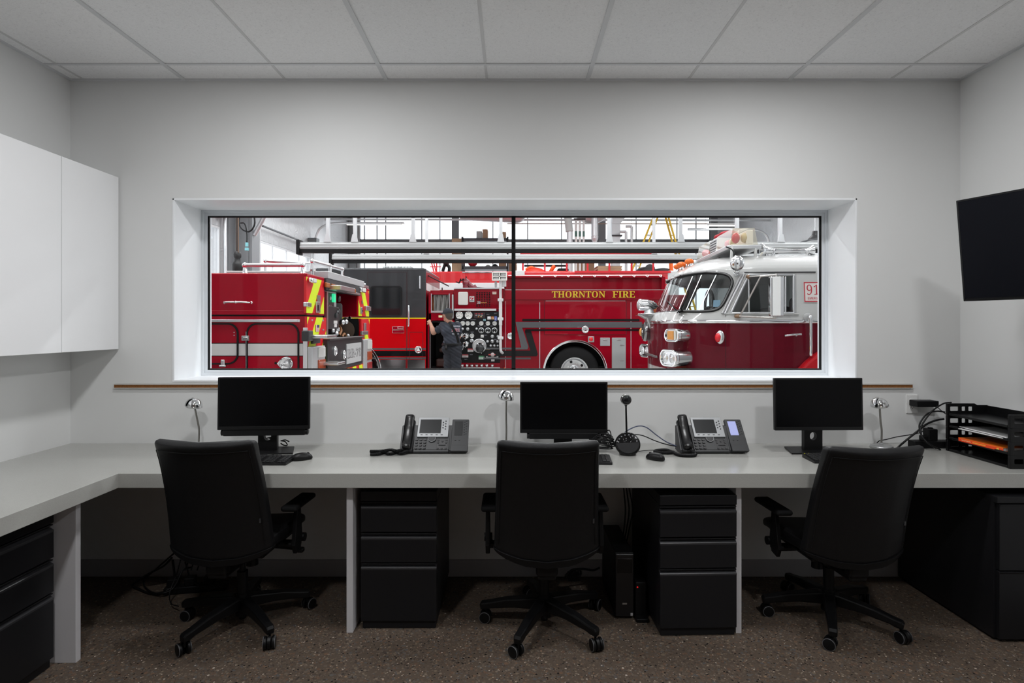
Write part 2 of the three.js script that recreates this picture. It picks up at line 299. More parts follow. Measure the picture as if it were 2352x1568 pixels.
{ // tall lateral file by the right wall
  const t = thing('filing_cabinet', 'black two-drawer filing cabinet at the right wall under the counter', 'filing cabinet', [2.52, 0, -2.768]), x0 = -0.194, x1 = 0.19, d = 0.71;
  part(t, 'case', bx(x0, x1, 0.012, 0.668, -d, -0.022), PEDM);
  part(t, 'cabinet_top', bx(x0 - 0.001, x1, 0.668, 0.698, -d, 0.002, 0.003), PEDM);
  part(t, 'plinth', bx(x0 + 0.01, x1 - 0.01, 0, 0.014, -d + 0.02, -0.03), BLACK);
  for (const [a, b] of [[0.345, 0.663], [0.014, 0.339]]) { const dr = part(t, 'drawer', bx(x0 + 0.012, x1 - 0.002, a, b, -0.022, 0, 0.003), PEDM); part(dr, 'pull_lip', extX([[0, b - 0.01], [0.004, b - 0.002], [-0.012, b + 0.003], [-0.015, b - 0.004]], x0 + 0.014, x1 - 0.004), PEDM); }
  part(t, 'lock', cyl([0.13, 0.63, 0], [0.13, 0.63, 0.004], 0.011), STEEL);
}
// ------------------------------------------------------------------ monitors
const SCREEN = mat([0.002, 0.002, 0.0025], 0.3, 0, { specularIntensity: 0.25 }), PLASTIC = mat([0.006, 0.006, 0.0065], 0.4, 0, { specularIntensity: 0.6 });
function monitor(label, x, z, turn, h0, speaker, lean = -0.03) {
  const t = thing('monitor', label, 'monitor', [x, TOP, z], turn, 'black computer monitors'), w = 0.2495, h = 0.291;   // screen plane z = 0.07 in front of the neck
  const tl = (g) => g.translate(0, -h / 2, 0).rotateX(lean).translate(0, h0 + h / 2, 0.075);
  part(t, 'monitor_housing', [tl(bx(-w, w, 0, h, -0.02, -0.003, 0.004)), tl(bx(-w + 0.06, w - 0.06, 0.03, h - 0.05, -0.045, -0.018, 0.012))], PLASTIC);
  part(t, 'screen', tl(bx(-w + 0.009, w - 0.009, 0.019, h - 0.009, -0.004, -0.001)), SCREEN);
  part(t, 'bezel', [tl(ring(-w, w, 0, h, 0.004, 0.009, 0.004, -0.004)), tl(bx(-w + 0.005, w - 0.005, 0.003, 0.019, -0.004, 0.0005, 0.001, 1))], PLASTIC);
  // neck with the round cable hole
  const n = rr(-0.052, 0.052, 0.004, h0 + 0.16, 0.004); const hole = new THREE.Path(); hole.absellipse(0, 0.086, 0.02, 0.023, 0, 2 * PI, true); n.holes.push(hole);
  part(t, 'stand_neck', [ext(n, 0.03, -0.01, 0, 24), bx(-0.05, 0.05, h0 + 0.1, h0 + 0.2, 0.02, 0.04, 0.004)], PLASTIC);
  part(t, 'stand_base', [ext([[-0.12, -0.075], [0.12, -0.075], [0.165, 0.1], [-0.165, 0.1]].map(([a, b]) => [a, -b]), 0.009, 0, 0.002).rotateX(-PI / 2)], PLASTIC);
  if (speaker) {
    const s = part(t, 'speaker_bar', [bx(-speaker + 0.012, speaker - 0.012, h0 - 0.036, h0 + 0.001, 0.035, 0.075, 0.006), cyl([-speaker, h0 - 0.018, 0.056], [-speaker + 0.02, h0 - 0.018, 0.056], 0.0175, 0.0175, 20), cyl([speaker - 0.02, h0 - 0.018, 0.056], [speaker, h0 - 0.018, 0.056], 0.0175, 0.0175, 20)], PLASTIC);
    part(s, 'speaker_knob', cyl([speaker, h0 - 0.018, 0.056], [speaker + 0.003, h0 - 0.018, 0.056], 0.0125, 0.0125, 20), DARKGREY);
  }
  return t;
}
monitor('black computer monitor with speaker bar, beside the left desk lamp', -1.387, -3.29, 0.07, 0.136, 0.235);
monitor('black computer monitor with speaker bar, below the middle of the window', 0.296, -3.37, 0, 0.101, 0.21, 0.0);
{
  const m = monitor('black computer monitor on a stand with a round hole, left of the right desk lamp', 1.715, -3.3, 0.02, 0.13, 0);
  m.position.x = 1.712;
}
// ------------------------------------------------------------------ keyboards and mice
function keyboard(label, x, z, turn, sticker) {
  const t = thing('keyboard', label, 'keyboard', [x, TOP, z], turn, 'black computer keyboards'), w = 0.22, d = 0.07;
  part(t, 'keyboard_tray', extX([[-d, 0], [d, 0], [d + 0.003, 0.004], [d, 0.012], [-d, 0.022], [-d - 0.003, 0.014]], -w, w, 0.002), PLASTIC);
  const KEY = mat([0.022, 0.022, 0.023], 0.35), one = bx(-0.0082, 0.0082, 0, 0.006, -0.0082, 0.0082, 0.002, 1);
  for (let r = 0; r < 6; r++) for (let c = 0; c < 21; c++) {
    if ((c === 14 || c === 18) || (r === 5 && c > 3 && c < 9)) continue;
    const z0 = -0.056 + r * 0.0215, m = part(t, 'key', one.clone(), KEY); m.position.set(-0.2 + c * 0.02, 0.0205 - (z0 + 0.07) / 0.14 * 0.0095, z0);
  }
  const sb = part(t, 'key', bx(-0.045, 0.045, 0, 0.006, -0.0082, 0.0082, 0.002, 1), KEY); sb.position.set(-0.08, 0.0126, 0.0515);
  if (sticker) part(t, 'yellow_sticker', bx(-0.212, -0.188, 0.021, 0.0238, -0.069, -0.063), mat([0.75, 0.72, 0.02], 0.5), 'small yellow sticker at the corner');
  return t;
}
keyboard('black keyboard on the counter in front of the left monitor', -1.375, -3.02, 0, false);
keyboard('black keyboard with only its number pad end showing beside the middle chair', 0.3, -3.045, -0.06, false);
keyboard('black keyboard with a small yellow corner sticker in front of the right monitor', 1.79, -3.05, -0.05, true);
function mouse(label, p, turn) {
  const t = thing('computer_mouse', label, 'mouse', p, turn, 'black computer mice');
  const g = new THREE.SphereGeometry(1, 28, 18), q = g.attributes.position;
  for (let i = 0; i < q.count; i++) { let x = q.getX(i), y = q.getY(i), z = q.getZ(i); const n = (v, e) => Math.sign(v) * Math.pow(Math.abs(v), e); q.setXYZ(i, n(x, 0.8) * (0.029 - 0.004 * z), y > 0 ? n(y, 0.9) * (0.03 + 0.004 * z) + 0.008 : n(y, 0.4) * 0.008 + 0.008, n(z, 0.85) * 0.054); }
  g.computeVertexNormals();
  part(t, 'shell', g, PLASTIC);
  part(t, 'scroll_wheel', cyl([-0.0035, 0.0275, -0.031], [0.0035, 0.0275, -0.031], 0.0085, 0.0085, 16), RUBBER);
  return t;
}
mouse('black computer mouse to the right of the left keyboard', [-1.118, TOP, -3.075], -0.95);
mouse('black computer mouse in front of the black conference camera', [0.764, TOP, -3.075], 0.75);
// ------------------------------------------------------------------ chrome desk lamps
function deskLamp(label, base, head, turn) {
  const t = thing('desk_lamp', label, 'desk lamp', base, 0, 'chrome desk lamps'), h = V(...head).sub(V(...base));
  part(t, 'lamp_base', lathe([[0, 0], [0.056, 0], [0.06, 0.003], [0.06, 0.012], [0.056, 0.016], [0.012, 0.019], [0.008, 0.03], [0, 0.03]], 40), STEEL);
  part(t, 'lamp_stem', tube([[0, 0.02, 0], [0.002, 0.1, 0], [h.x * 0.3, h.y * 0.6, h.z * 0.2], [h.x * 0.8, h.y - 0.03, h.z * 0.7], [h.x, h.y + 0.012, h.z]], 0.0052, 40, 12), mat([0.35, 0.34, 0.32], 0.35, 1));
  const dome = (r, a0, a1) => { const g = [new THREE.SphereGeometry(r, 36, 16, a0, a1, 0, PI / 2), new THREE.SphereGeometry(r - 0.002, 36, 16, a0, a1, 0, PI / 2)]; return g; };
  const at = (g) => g.rotateZ(-0.1 * Math.sign(turn)).rotateY(turn).translate(h.x, h.y, h.z);
  const s = part(t, 'lamp_shade', [...dome(0.044, 0, 2 * PI), lathe([[0.042, 0], [0.046, -0.001], [0.044, -0.008], [0.036, -0.011], [0.034, -0.008], [0.042, 0]], 36)].map(at), CHROME);
  part(s, 'shade_visor', dome(0.05, -0.7, 1.5).map((g) => at(g)), CHROME);
  part(s, 'lamp_cup', lathe([[0, -0.004], [0.036, -0.006], [0.034, -0.012], [0, -0.014]], 24).rotateZ(-0.1 * Math.sign(turn)).rotateY(turn).translate(h.x, h.y, h.z), mat([0.6, 0.6, 0.6], 0.4));
  return t;
}
deskLamp('chrome desk lamp with domed shade on a thin stem, behind the left chair', [-1.845, TOP, -3.4], P(446, 932, 3.36).toArray(), 0.2);
deskLamp('chrome desk lamp with domed shade between the left phone and the middle monitor', [-0.035, TOP, -3.4], P(1163, 914, 3.36).toArray(), 0.1);
deskLamp('chrome desk lamp with domed shade in front of the wall outlet', [2.156, TOP, -3.37], P(2021, 931, 3.34).toArray(), -0.2);
// ------------------------------------------------------------------ desk phones
function phone(label, x, z, lit) {
  const t = thing('desk_phone', label, 'phone', [x, TOP, z], 0, 'black desk phones with key panels');
  const BODY = mat([0.026, 0.027, 0.029], 0.45), SILVER = mat([0.33, 0.34, 0.35], 0.42, 0.25), BTN = mat([0.028, 0.028, 0.03], 0.5);
  // local frame of the sloping face: u right, v up the slope, n out of it; the face starts at the front edge
  const a = 0.86, face = (g) => g.rotateX(-(PI / 2 - a)).translate(0, 0.02, 0);   // a is the slope from the horizontal
  part(t, 'phone_foot', [extX([[0.004, 0.006], [0.002, 0.02], [-0.085, 0.14], [-0.105, 0.14], [-0.1, 0.004], [-0.06, 0]], -0.19, 0.185, 0.003)], BODY);
  part(t, 'phone_body', [face(ext(rr(-0.115, 0.085, -0.004, 0.13, 0.006), 0.014, -0.004, 0.003)), face(bx(-0.115, 0.085, -0.016, 0.01, -0.012, 0.008, 0.006))], BODY);
  const pan = part(t, 'display_frame', face(ext(rr(-0.1, 0.076, 0.072, 0.2, 0.004), 0.012, 0.008, 0.002)), SILVER);
  part(pan, 'display', face(bx(-0.088, 0.033, 0.095, 0.185, 0.018, 0.0205)), mat([0.02, 0.021, 0.022], 0.35, 0, { specularIntensity: 0.3 }));
  for (let i = 0; i < 5; i++) part(pan, 'soft_key', face(bx(-0.08 + i * 0.0285, -0.068 + i * 0.0285, 0.083, 0.087, 0.0185, 0.022, 0.001, 1)), BTN);
  for (let i = 0; i < 7; i++) part(pan, 'line_key', face(disc(i % 2 ? 0.044 : 0.058, 0.122 + i * 0.0085, 0.0036, 0.018, 0.005, 12)), BTN);
  const kp = part(t, 'keypad', face(bx(-0.107, -0.043, -0.0005, 0.068, 0.008, 0.011, 0.002, 1)), BODY);
  for (let r = 0; r < 4; r++) for (let c = 0; c < 3; c++) part(kp, 'key', face(xf(disc(0, 0, 0.0085, 0, 0.007, 14), [-0.099 + c * 0.023, 0.006 + r * 0.0175, 0.01], [0, 0, 0], [1, 0.82, 1])), BTN);
  const nav = part(t, 'navigation_ring', face(zlathe(-0.014, 0.065, 0.009, [[0, 0.007], [0.014, 0.008], [0.0175, 0.006], [0.021, 0.009], [0.0225, 0.006], [0.022, 0]], 28)), BTN);
  part(nav, 'ring_trim', face(tor(-0.014, 0.065, 0.017, 0.021, 0.0014, 32)), SILVER);
  const fn = part(t, 'function_keys', face(bx(0.014, 0.076, -0.0005, 0.064, 0.008, 0.0105, 0.002, 1)), mat([0.018, 0.018, 0.02], 0.4));
  for (const [u, v] of [[0.022, 0.056], [0.045, 0.05], [0.067, 0.056], [0.022, 0.042], [0.067, 0.042], [0.022, 0.006], [0.045, 0.006], [0.067, 0.006]]) part(fn, 'key', face(disc(u, v, 0.006, 0.01, 0.004, 12)), BTN);
  part(fn, 'volume_key', face(bx(0.025, 0.065, 0.022, 0.028, 0.01, 0.014, 0.002, 1)), BTN);
  // handset in its cradle on the left
  const cr = part(t, 'handset_cradle', face(ext(rr(-0.18, -0.118, -0.012, 0.185, 0.008), 0.02, -0.006, 0.003)), BODY);
  const hs = []; const prof = [[-0.002, 0.04], [0.01, 0.046], [0.035, 0.036], [0.08, 0.03], [0.13, 0.033], [0.165, 0.044], [0.19, 0.05], [0.205, 0.044], [0.21, 0.03]];
  const low = [[0.206, 0.018], [0.17, 0.014], [0.15, 0.02], [0.06, 0.02], [0.04, 0.014], [0.0, 0.014], [-0.006, 0.02]];
  const hc = new THREE.CatmullRomCurve3([...prof, ...low].map(([v, n]) => V(n, v, 0)), true, 'centripetal').getSpacedPoints(72).slice(0, -1).map((p) => [p.x, p.y]);
  const hg = toCreasedNormals(ext(hc, 0.052, 0, 0.012).deleteAttribute('uv'), 0.7).rotateY(-PI / 2).translate(-0.123, 0, 0);   // outline in (n, v) swept along u
  part(t, 'handset', face(hg), mat([0.007, 0.007, 0.0075], 0.28));
  // side panel of extra keys
  const side = part(t, 'key_panel', face(ext(rr(0.094, 0.19, -0.014, 0.19, 0.006), 0.018, -0.004, 0.003)), BODY);
  part(side, 'key_panel_display', face(bx(0.11, 0.156, 0.085, 0.176, 0.013, 0.0155)), lit ? mat([0.35, 0.37, 0.6], 0.4, 0, { emissive: new THREE.Color(0.35, 0.42, 0.9), emissiveIntensity: 0.32 }) : mat([0.018, 0.019, 0.02], 0.25), lit ? 'lit pale blue display' : undefined);
  part(side, 'key_panel_base', face(bx(0.095, 0.189, -0.0135, 0.022, 0.013, 0.016, 0.001, 1)), BODY);
  for (let i = 0; i < 12; i++) part(side, 'line_key', face(disc(i % 2 ? 0.176 : 0.165, 0.09 + Math.floor(i / 2) * 0.0165 + (i % 2) * 0.006, 0.0034, 0.0135, 0.003, 10)), BODY);
  for (const u of [0.118, 0.14]) part(side, 'key', face(disc(u, 0.055, 0.0045, 0.013, 0.004, 12)), BTN);
  part(t, 'handset_cord_socket', face(bx(-0.155, -0.14, -0.016, -0.008, 0.01, 0.02, 0.002, 1)), BLACK);
  return t;
}
const coil = (pts, r, turns, n = 700) => { const c = new THREE.CatmullRomCurve3(pts.map(A3)), f = c.computeFrenetFrames(n), q = []; for (let i = 0; i <= n; i++) { const p = c.getPointAt(i / n), a = i / n * turns * 2 * PI; q.push(p.addScaledVector(f.normals[i], Math.cos(a) * r).addScaledVector(f.binormals[i], Math.sin(a) * r)); } return new THREE.TubeGeometry(new THREE.CatmullRomCurve3(q), n * 2, 0.0021, 6); };
{
  const a = phone('black desk phone with a dark key panel, left of the middle desk lamp', -0.437, -3.22, false);
  partW(a, 'coiled_cord', coil([[-0.575, TOP + 0.021, -3.205], [-0.61, TOP + 0.012, -3.175], [-0.64, TOP + 0.0105, -3.2], [-0.67, TOP + 0.0105, -3.165], [-0.705, TOP + 0.0105, -3.195], [-0.74, TOP + 0.0105, -3.155], [-0.775, TOP + 0.0105, -3.155]], 0.0075, 74, 1100), CABLE);
  partW(a, 'coiled_cord', coil([[-0.775, TOP + 0.0265, -3.158], [-0.735, TOP + 0.02, -3.19], [-0.705, TOP + 0.027, -3.165], [-0.67, TOP + 0.026, -3.195], [-0.635, TOP + 0.026, -3.17], [-0.605, TOP + 0.0265, -3.195]], 0.0068, 46, 800), CABLE);
  const b = phone('black desk phone with a lit pale blue key panel display, left of the right monitor', 1.128, -3.22, true);
  partW(b, 'coiled_cord', coil([[0.99, TOP + 0.024, -3.205], [1.005, TOP + 0.012, -3.16], [0.985, TOP + 0.0095, -3.135], [0.945, TOP + 0.0095, -3.13], [0.91, TOP + 0.0095, -3.15], [0.89, TOP + 0.012, -3.21], [0.87, TOP + 0.0095, -3.27], [0.81, TOP + 0.0095, -3.25], [0.8, TOP + 0.0095, -3.225], [0.83, TOP + 0.0095, -3.2], [0.88, TOP + 0.011, -3.197], [0.9, TOP + 0.012, -3.205]], 0.0072, 150, 2200), CABLE);
}
// ------------------------------------------------------------------ conference camera
{
  const t = thing('conference_camera', 'black round conference camera on a thin stalk beside the middle monitor', 'camera', [0.635, TOP, -3.2]);
  const tiltd = (g) => xf(g, [0.006, 0.057, 0.0], [0.98, 0, 0.12]);
  part(t, 'speaker_base', [tiltd(lathe([[0, -0.028], [0.042, -0.028], [0.066, -0.012], [0.07, 0.002], [0.067, 0.012], [0.055, 0.02], [0, 0.022]], 44)), xf(lathe([[0, 0], [0.045, 0], [0.047, 0.01], [0.035, 0.03], [0, 0.04]], 32), [0.006, 0, -0.005])], BLACKGLOSS);
  part(t, 'speaker_grille', tiltd(new THREE.CylinderGeometry(0.06, 0.064, 0.03, 40, 1, false, -PI / 2, PI).translate(0, 0.011, 0.002)), mat([0.009, 0.009, 0.01], 0.8));
  const k = part(t, 'key_ring', tiltd(lathe([[0.008, 0.022], [0.02, 0.0245], [0.024, 0.022]], 28).translate(0, 0, -0.018)), BLACKGLOSS);
  for (let i = 0; i < 8; i++) { const a = PI * (1.02 + i * 0.137); part(k, 'key', tiltd(sph([Math.cos(a) * 0.05, 0.0215, Math.sin(a) * 0.042 - 0.004], 0.0042, 10, 8, [1, 0.4, 1])), mat([0.2, 0.2, 0.21], 0.3)); }
  part(t, 'stalk', cyl([0.004, 0.06, -0.012], [0, 0.272, -0.018], 0.0058, 0.0048, 14), BLACK);
  const hd = part(t, 'camera_head', [sph([0, 0.302, -0.018], 0.03, 28, 20), cyl([0, 0.265, -0.018], [0, 0.28, -0.018], 0.0058, 0.012, 16)], BLACKGLOSS);
  part(hd, 'chrome_ring', xf(new THREE.TorusGeometry(0.0265, 0.0022, 8, 32), [0, 0.302, -0.002]), CHROME);
  part(hd, 'lens', sph([0, 0.303, 0.002], 0.0235, 24, 16, [1, 1, 0.6]), mat([0.004, 0.004, 0.006], 0.03));
}
// ------------------------------------------------------------------ cables on the desk
const onTop = TOP + 0.004;
{
  const t = thing('cable', 'bunch of thin black cables hanging loosely behind the middle monitor', 'cable', [0.48, TOP, -3.3]);
  for (let i = 0; i < 9; i++) {
    const y = 0.02 + rnd() * 0.1, k = rnd(), ends = [0.49 + rnd() * 0.03, TOP + 0.06 + rnd() * 0.06, -3.32];
    const pts = [[0.4, TOP + 0.1 + rnd() * 0.03, -3.34], ends, [0.54 + k * 0.03, TOP + 0.01 + y, -3.3 + rnd() * 0.04], [0.57 - k * 0.04, TOP + 0.006 + y * 0.6, -3.25], [0.5 - k * 0.03, TOP + 0.006 + y * 0.8, -3.24], [0.45, TOP + 0.01 + rnd() * 0.07, -3.27 + rnd() * 0.03], [0.51 + k * 0.02, TOP + 0.012 + rnd() * 0.09, -3.28], [0.585, TOP + 0.03 + rnd() * 0.02, -3.262]];
    partW(t, 'strand', tube(pts, 0.0026 + 0.0008 * (i % 2), 60, 6), CABLE);
  }
  partW(t, 'strand', tube([[0.46, TOP + 0.12, -3.32], [0.52, TOP + 0.1, -3.3], [0.575, TOP + 0.07, -3.26]], 0.005, 24, 8), CABLE);
  partW(t, 'strand', tube([[0.44, TOP + 0.066, -3.3], [0.52, TOP + 0.064, -3.29], [0.58, TOP + 0.056, -3.262]], 0.0045, 24, 8), CABLE);
  solo('cable', 'thin blue-grey network cable arching from the conference camera to the right phone', 'cable', tube([P(1430, 1000, 3.27), P(1440, 989, 3.3), P(1464, 978.5, 3.32), P(1484, 981, 3.32), P(1508, 999, 3.31), P(1530, 1014, 3.29), P(1553, 1024, 3.28)].map((p) => p), 0.0032, 48, 8), mat([0.06, 0.075, 0.14], 0.5));
  solo('cable', 'black cable running low from the conference camera to the right phone', 'cable', tube([P(1448, 1004, 3.27), P(1456, 998, 3.3), P(1476, 1000, 3.31), P(1505, 1012, 3.3), P(1530, 1020, 3.29), P(1553, 1025, 3.29)], 0.003, 48, 8), CABLE);
  solo('cable', 'thin black cable lying on the counter between the conference camera and the right phone', 'cable', tube([P(1466, 1019.4, 3.26), P(1480, 1021, 3.28), P(1500, 1024.5, 3.29), P(1530, 1026, 3.28), P(1548, 1027, 3.27)].map((p) => p.setY(onTop)), 0.002, 40, 6), CABLE);
  const l = thing('cable', 'short black cables lying behind the left monitor stand', 'cable', [-1.22, TOP, -3.4]);
  partW(l, 'strand', tube([P(622, 1004, 3.42), P(611, 1007, 3.42), P(607, 1014, 3.42), P(614, 1019, 3.42), P(625, 1018, 3.42), P(628, 1010, 3.42), P(617, 1005, 3.43)], 0.0036, 40, 6), CABLE);
  partW(l, 'strand', tube([P(645, 1012, 3.35), P(655, 1010, 3.38), P(664, 1014, 3.4)], 0.0036, 20, 6), CABLE);
  partW(l, 'strand', tube([P(645, 1018, 3.36), P(652, 1022, 3.38), P(660, 1022, 3.38), P(655, 1014, 3.4), P(646, 1012, 3.4)], 0.0034, 30, 6), CABLE);
  // loops at the power strip on the right
  solo('cable', 'thick black power cable looping from the letter trays down behind the right chair', 'cable', tube([P(2168, 962, 3.36), P(2150, 965, 3.36), P(2128, 974, 3.36), P(2105, 992, 3.36), P(2080, 1012, 3.37), P(2066, 1024, 3.37), P(2058, 1040, 3.28).setY(onTop + 0.005)], 0.0058, 48, 8), CABLE);
  solo('cable', 'black power cable in a wide loop beside the letter trays', 'cable', tube([P(2185, 924, 3.36), P(2166, 927, 3.36), P(2140, 945, 3.35), P(2118, 975, 3.34), P(2115, 992, 3.33), P(2122, 1008, 3.31), P(2138, 1022, 3.29), P(2160, 1032, 3.3).setY(onTop + 0.001)], 0.0045, 60, 8), CABLE);
  solo('cable', 'second black power cable looping close beside the letter trays', 'cable', tube([P(2170, 946, 3.38), P(2152, 944, 3.38), P(2130, 950, 3.37), P(2114, 970, 3.36), P(2112, 985, 3.35), P(2118, 1002, 3.33), P(2130, 1016, 3.32), P(2150, 1027, 3.33).setY(onTop + 0.002)], 0.0045, 60, 8), CABLE);
  solo('cable', 'thin black cable curling round the base of the right desk lamp', 'cable', tube([P(2138, 983, 3.4), P(2110, 994, 3.42), P(2085, 999, 3.43), P(2060, 1003, 3.44), P(2035, 1009, 3.46), P(2020, 1012, 3.46), P(2014, 1018, 3.46), P(2018, 1022, 3.455).setY(onTop)], 0.0028, 60, 6), CABLE);
}
// ------------------------------------------------------------------ outlet, adapters, power strip
{
  const o = thing('wall_outlet', 'white double wall outlet with a black adapter plugged into its top half', 'outlet', [2.422, 0.987, BZ]);
  const wp = mat([0.8, 0.8, 0.79], 0.4);
  part(o, 'cover_plate', ext(rr(-0.035, 0.035, 0, 0.114, 0.004), 0.006, 0, 0.002), wp);
  for (const y of [0.037, 0.077]) { const s = part(o, 'socket', ext(rr(-0.017, 0.017, y - 0.014, y + 0.014, 0.012), 0.003, 0.005), wp); part(s, 'slot', [bx(-0.008, -0.006, y - 0.002, y + 0.007, 0.007, 0.0085), bx(0.006, 0.008, y - 0.002, y + 0.007, 0.007, 0.0085), disc(0, y - 0.008, 0.0025, 0.007, 0.0015, 10)], BLACK); }
  part(o, 'screw', disc(0, 0.057, 0.003, 0.0055, 0.001, 12), STEEL);
  const a = thing('power_adapter', 'flat black power adapter plugged into the wall outlet, sticking out to the right', 'adapter', [2.46, 1.054, -3.46]);
  part(a, 'adapter_body', [bx(-0.062, 0.066, -0.018, 0.018, -0.026, 0.045, 0.003)], BLACK);
  part(a, 'plug_prong', [bx(-0.046, -0.044, 0.006, 0.014, -0.036, -0.026), bx(-0.03, -0.028, 0.006, 0.014, -0.036, -0.026)], STEEL);
  partW(a, 'adapter_cable', tube([P(2142, 922, 3.42), P(2148, 926, 3.42), P(2155, 936, 3.41), P(2166, 946, 3.4), P(2175, 952, 3.4)], 0.0024, 24, 6), CABLE);
  const p = thing('power_strip', 'black power strip with a plugged-in adapter, lying in the right corner', 'power strip', [2.45, TOP, -3.38]);
  part(p, 'strip_body', bx(-0.115, 0.2, 0, 0.042, -0.03, 0.03, 0.006), BLACK);
  part(p, 'strip_cord', tube([[0.19, 0.02, 0], [0.23, 0.02, 0.01], [0.25, 0.006, 0.05]], 0.004, 16, 8), CABLE);
  const q = thing('power_adapter', 'chunky black power adapter standing on the power strip', 'adapter', [2.45, TOP + 0.042, -3.38]);
  part(q, 'adapter_body', [bx(-0.03, 0.025, 0.0005, 0.07, -0.025, 0.028, 0.006), bx(-0.012, 0.008, 0.066, 0.077, -0.01, 0.012, 0.003)], BLACK);
  part(q, 'adapter_plug', bx(-0.055, 0.018, 0.0005, 0.028, -0.02, 0.022, 0.004), BLACK);
}
// ------------------------------------------------------------------ letter trays with papers and a book
{
  const X0 = 2.484, N = -2.875, Fz = -3.302, D = 0.232, HT = 0.0675;
  const TR = mat([0.005, 0.005, 0.0055], 0.35, 0, { specularIntensity: 0.6 });
  const mk = (k) => ({ y: TOP + k * HT });
  const labels = ['bottom black letter tray of the stack on the counter', 'black letter tray holding the orange book, second from the bottom', 'black letter tray with white papers, second from the top', 'topmost black letter tray of the stack, empty'];
  for (let k = 0; k < 4; k++) {
    const y = mk(k).y, t = thing('letter_tray', labels[k], 'letter tray', [X0 + D / 2, y, (N + Fz) / 2], 0, 'stacked black letter trays'), h = (N - Fz) / 2, xa = -D / 2;
    part(t, 'tray_floor', [bx(xa + 0.006, -xa, 0.004, 0.008, -h + 0.006, h - 0.006), extX([[0, 0], [0.003, 0.012], [0.006, 0.012], [0.006, 0]].map(([z, b]) => [z, b]), -h + 0.006, h - 0.006).rotateY(PI / 2).translate(xa + 0.004, 0, 0)], TR);
    part(t, 'front_lip', bx(xa, xa + 0.006, 0.002, 0.014, -h + 0.02, h - 0.02, 0.002, 1), TR);
    part(t, 'back_panel', bx(-xa - 0.006, -xa, 0.004, HT - 0.012, -h + 0.004, h - 0.004), TR);
    for (const s of [-1, 1]) {
      const sh = poly([[xa, 0.0], [-xa, 0.0], [-xa, HT - 0.01], [-xa - 0.06, HT - 0.01], [-xa - 0.075, HT - 0.0005], [xa, HT - 0.0005]]);
      for (const [a, b] of [[xa + 0.018, xa + 0.066], [xa + 0.084, xa + 0.106], [xa + 0.122, xa + 0.146]]) sh.holes.push(rr(a, b, 0.024, HT - 0.018, 0.004, THREE.Path));
      part(t, 'side_panel', ext(sh, 0.006, s > 0 ? h - 0.006 : -h), TR);
      part(t, 'corner_post', bx(xa - 0.004, xa + 0.012, 0.0005, HT - 0.0005, s > 0 ? h - 0.014 : -h - 0.001, s > 0 ? h + 0.001 : -h + 0.014, 0.002, 1), TR);
    }
  }
  const PAPER = mat([0.82, 0.82, 0.81], 0.8), sheet = (x0, x1, z0, z1, y, th, turn) => xf(bx(-(x1 - x0) / 2, (x1 - x0) / 2, 0, th, -(z1 - z0) / 2, (z1 - z0) / 2), [(x0 + x1) / 2, y, (z0 + z1) / 2], [0, turn, 0]);
  solo('paper_sheet', 'loose white papers in the letter tray second from the top', 'paper', [sheet(X0 - 0.012, X0 + 0.2, N - 0.32, N - 0.05, mk(2).y + 0.0085, 0.003, 0.06), sheet(X0 + 0.02, X0 + 0.21, N - 0.36, N - 0.04, mk(2).y + 0.0115, 0.002, -0.03)], PAPER);
  const b = thing('book', 'thin bright orange paperback lying in the black letter tray', 'book', [X0 + 0.1, mk(1).y + 0.009, N - 0.19], 0.05);
  const spine = canvas(512, 32, (c, w, h) => { c.fillStyle = '#f04a1c'; c.fillRect(0, 0, w, h); c.fillStyle = '#ff6a20'; c.fillRect(0, 0, w, 9); c.fillStyle = '#ffd9a0'; for (let i = 0; i < 14; i++) c.fillRect(40 + i * 8, 13 + (i * 5) % 3, 5, 9 - (i * 5) % 4); c.fillStyle = '#ffc540'; for (let i = 0; i < 17; i++) c.fillRect(170 + i * 9, 13, 6, 10); c.fillRect(440, 12, 26, 12); });
  part(b, 'pages', bx(-0.1, 0.1, 0.001, 0.017, -0.135, 0.135), PAPER);
  part(b, 'book_cover', [bx(-0.104, 0.102, 0.017, 0.019, -0.138, 0.138), bx(-0.104, 0.102, 0, 0.002, -0.138, 0.138)], mat([0.75, 0.16, 0.01], 0.35));
  part(b, 'spine', new THREE.PlaneGeometry(0.276, 0.019).rotateY(-PI / 2).translate(-0.1045, 0.0095, 0), mat([1, 1, 1], 0.4, 0, { map: spine, side: THREE.DoubleSide }));
}
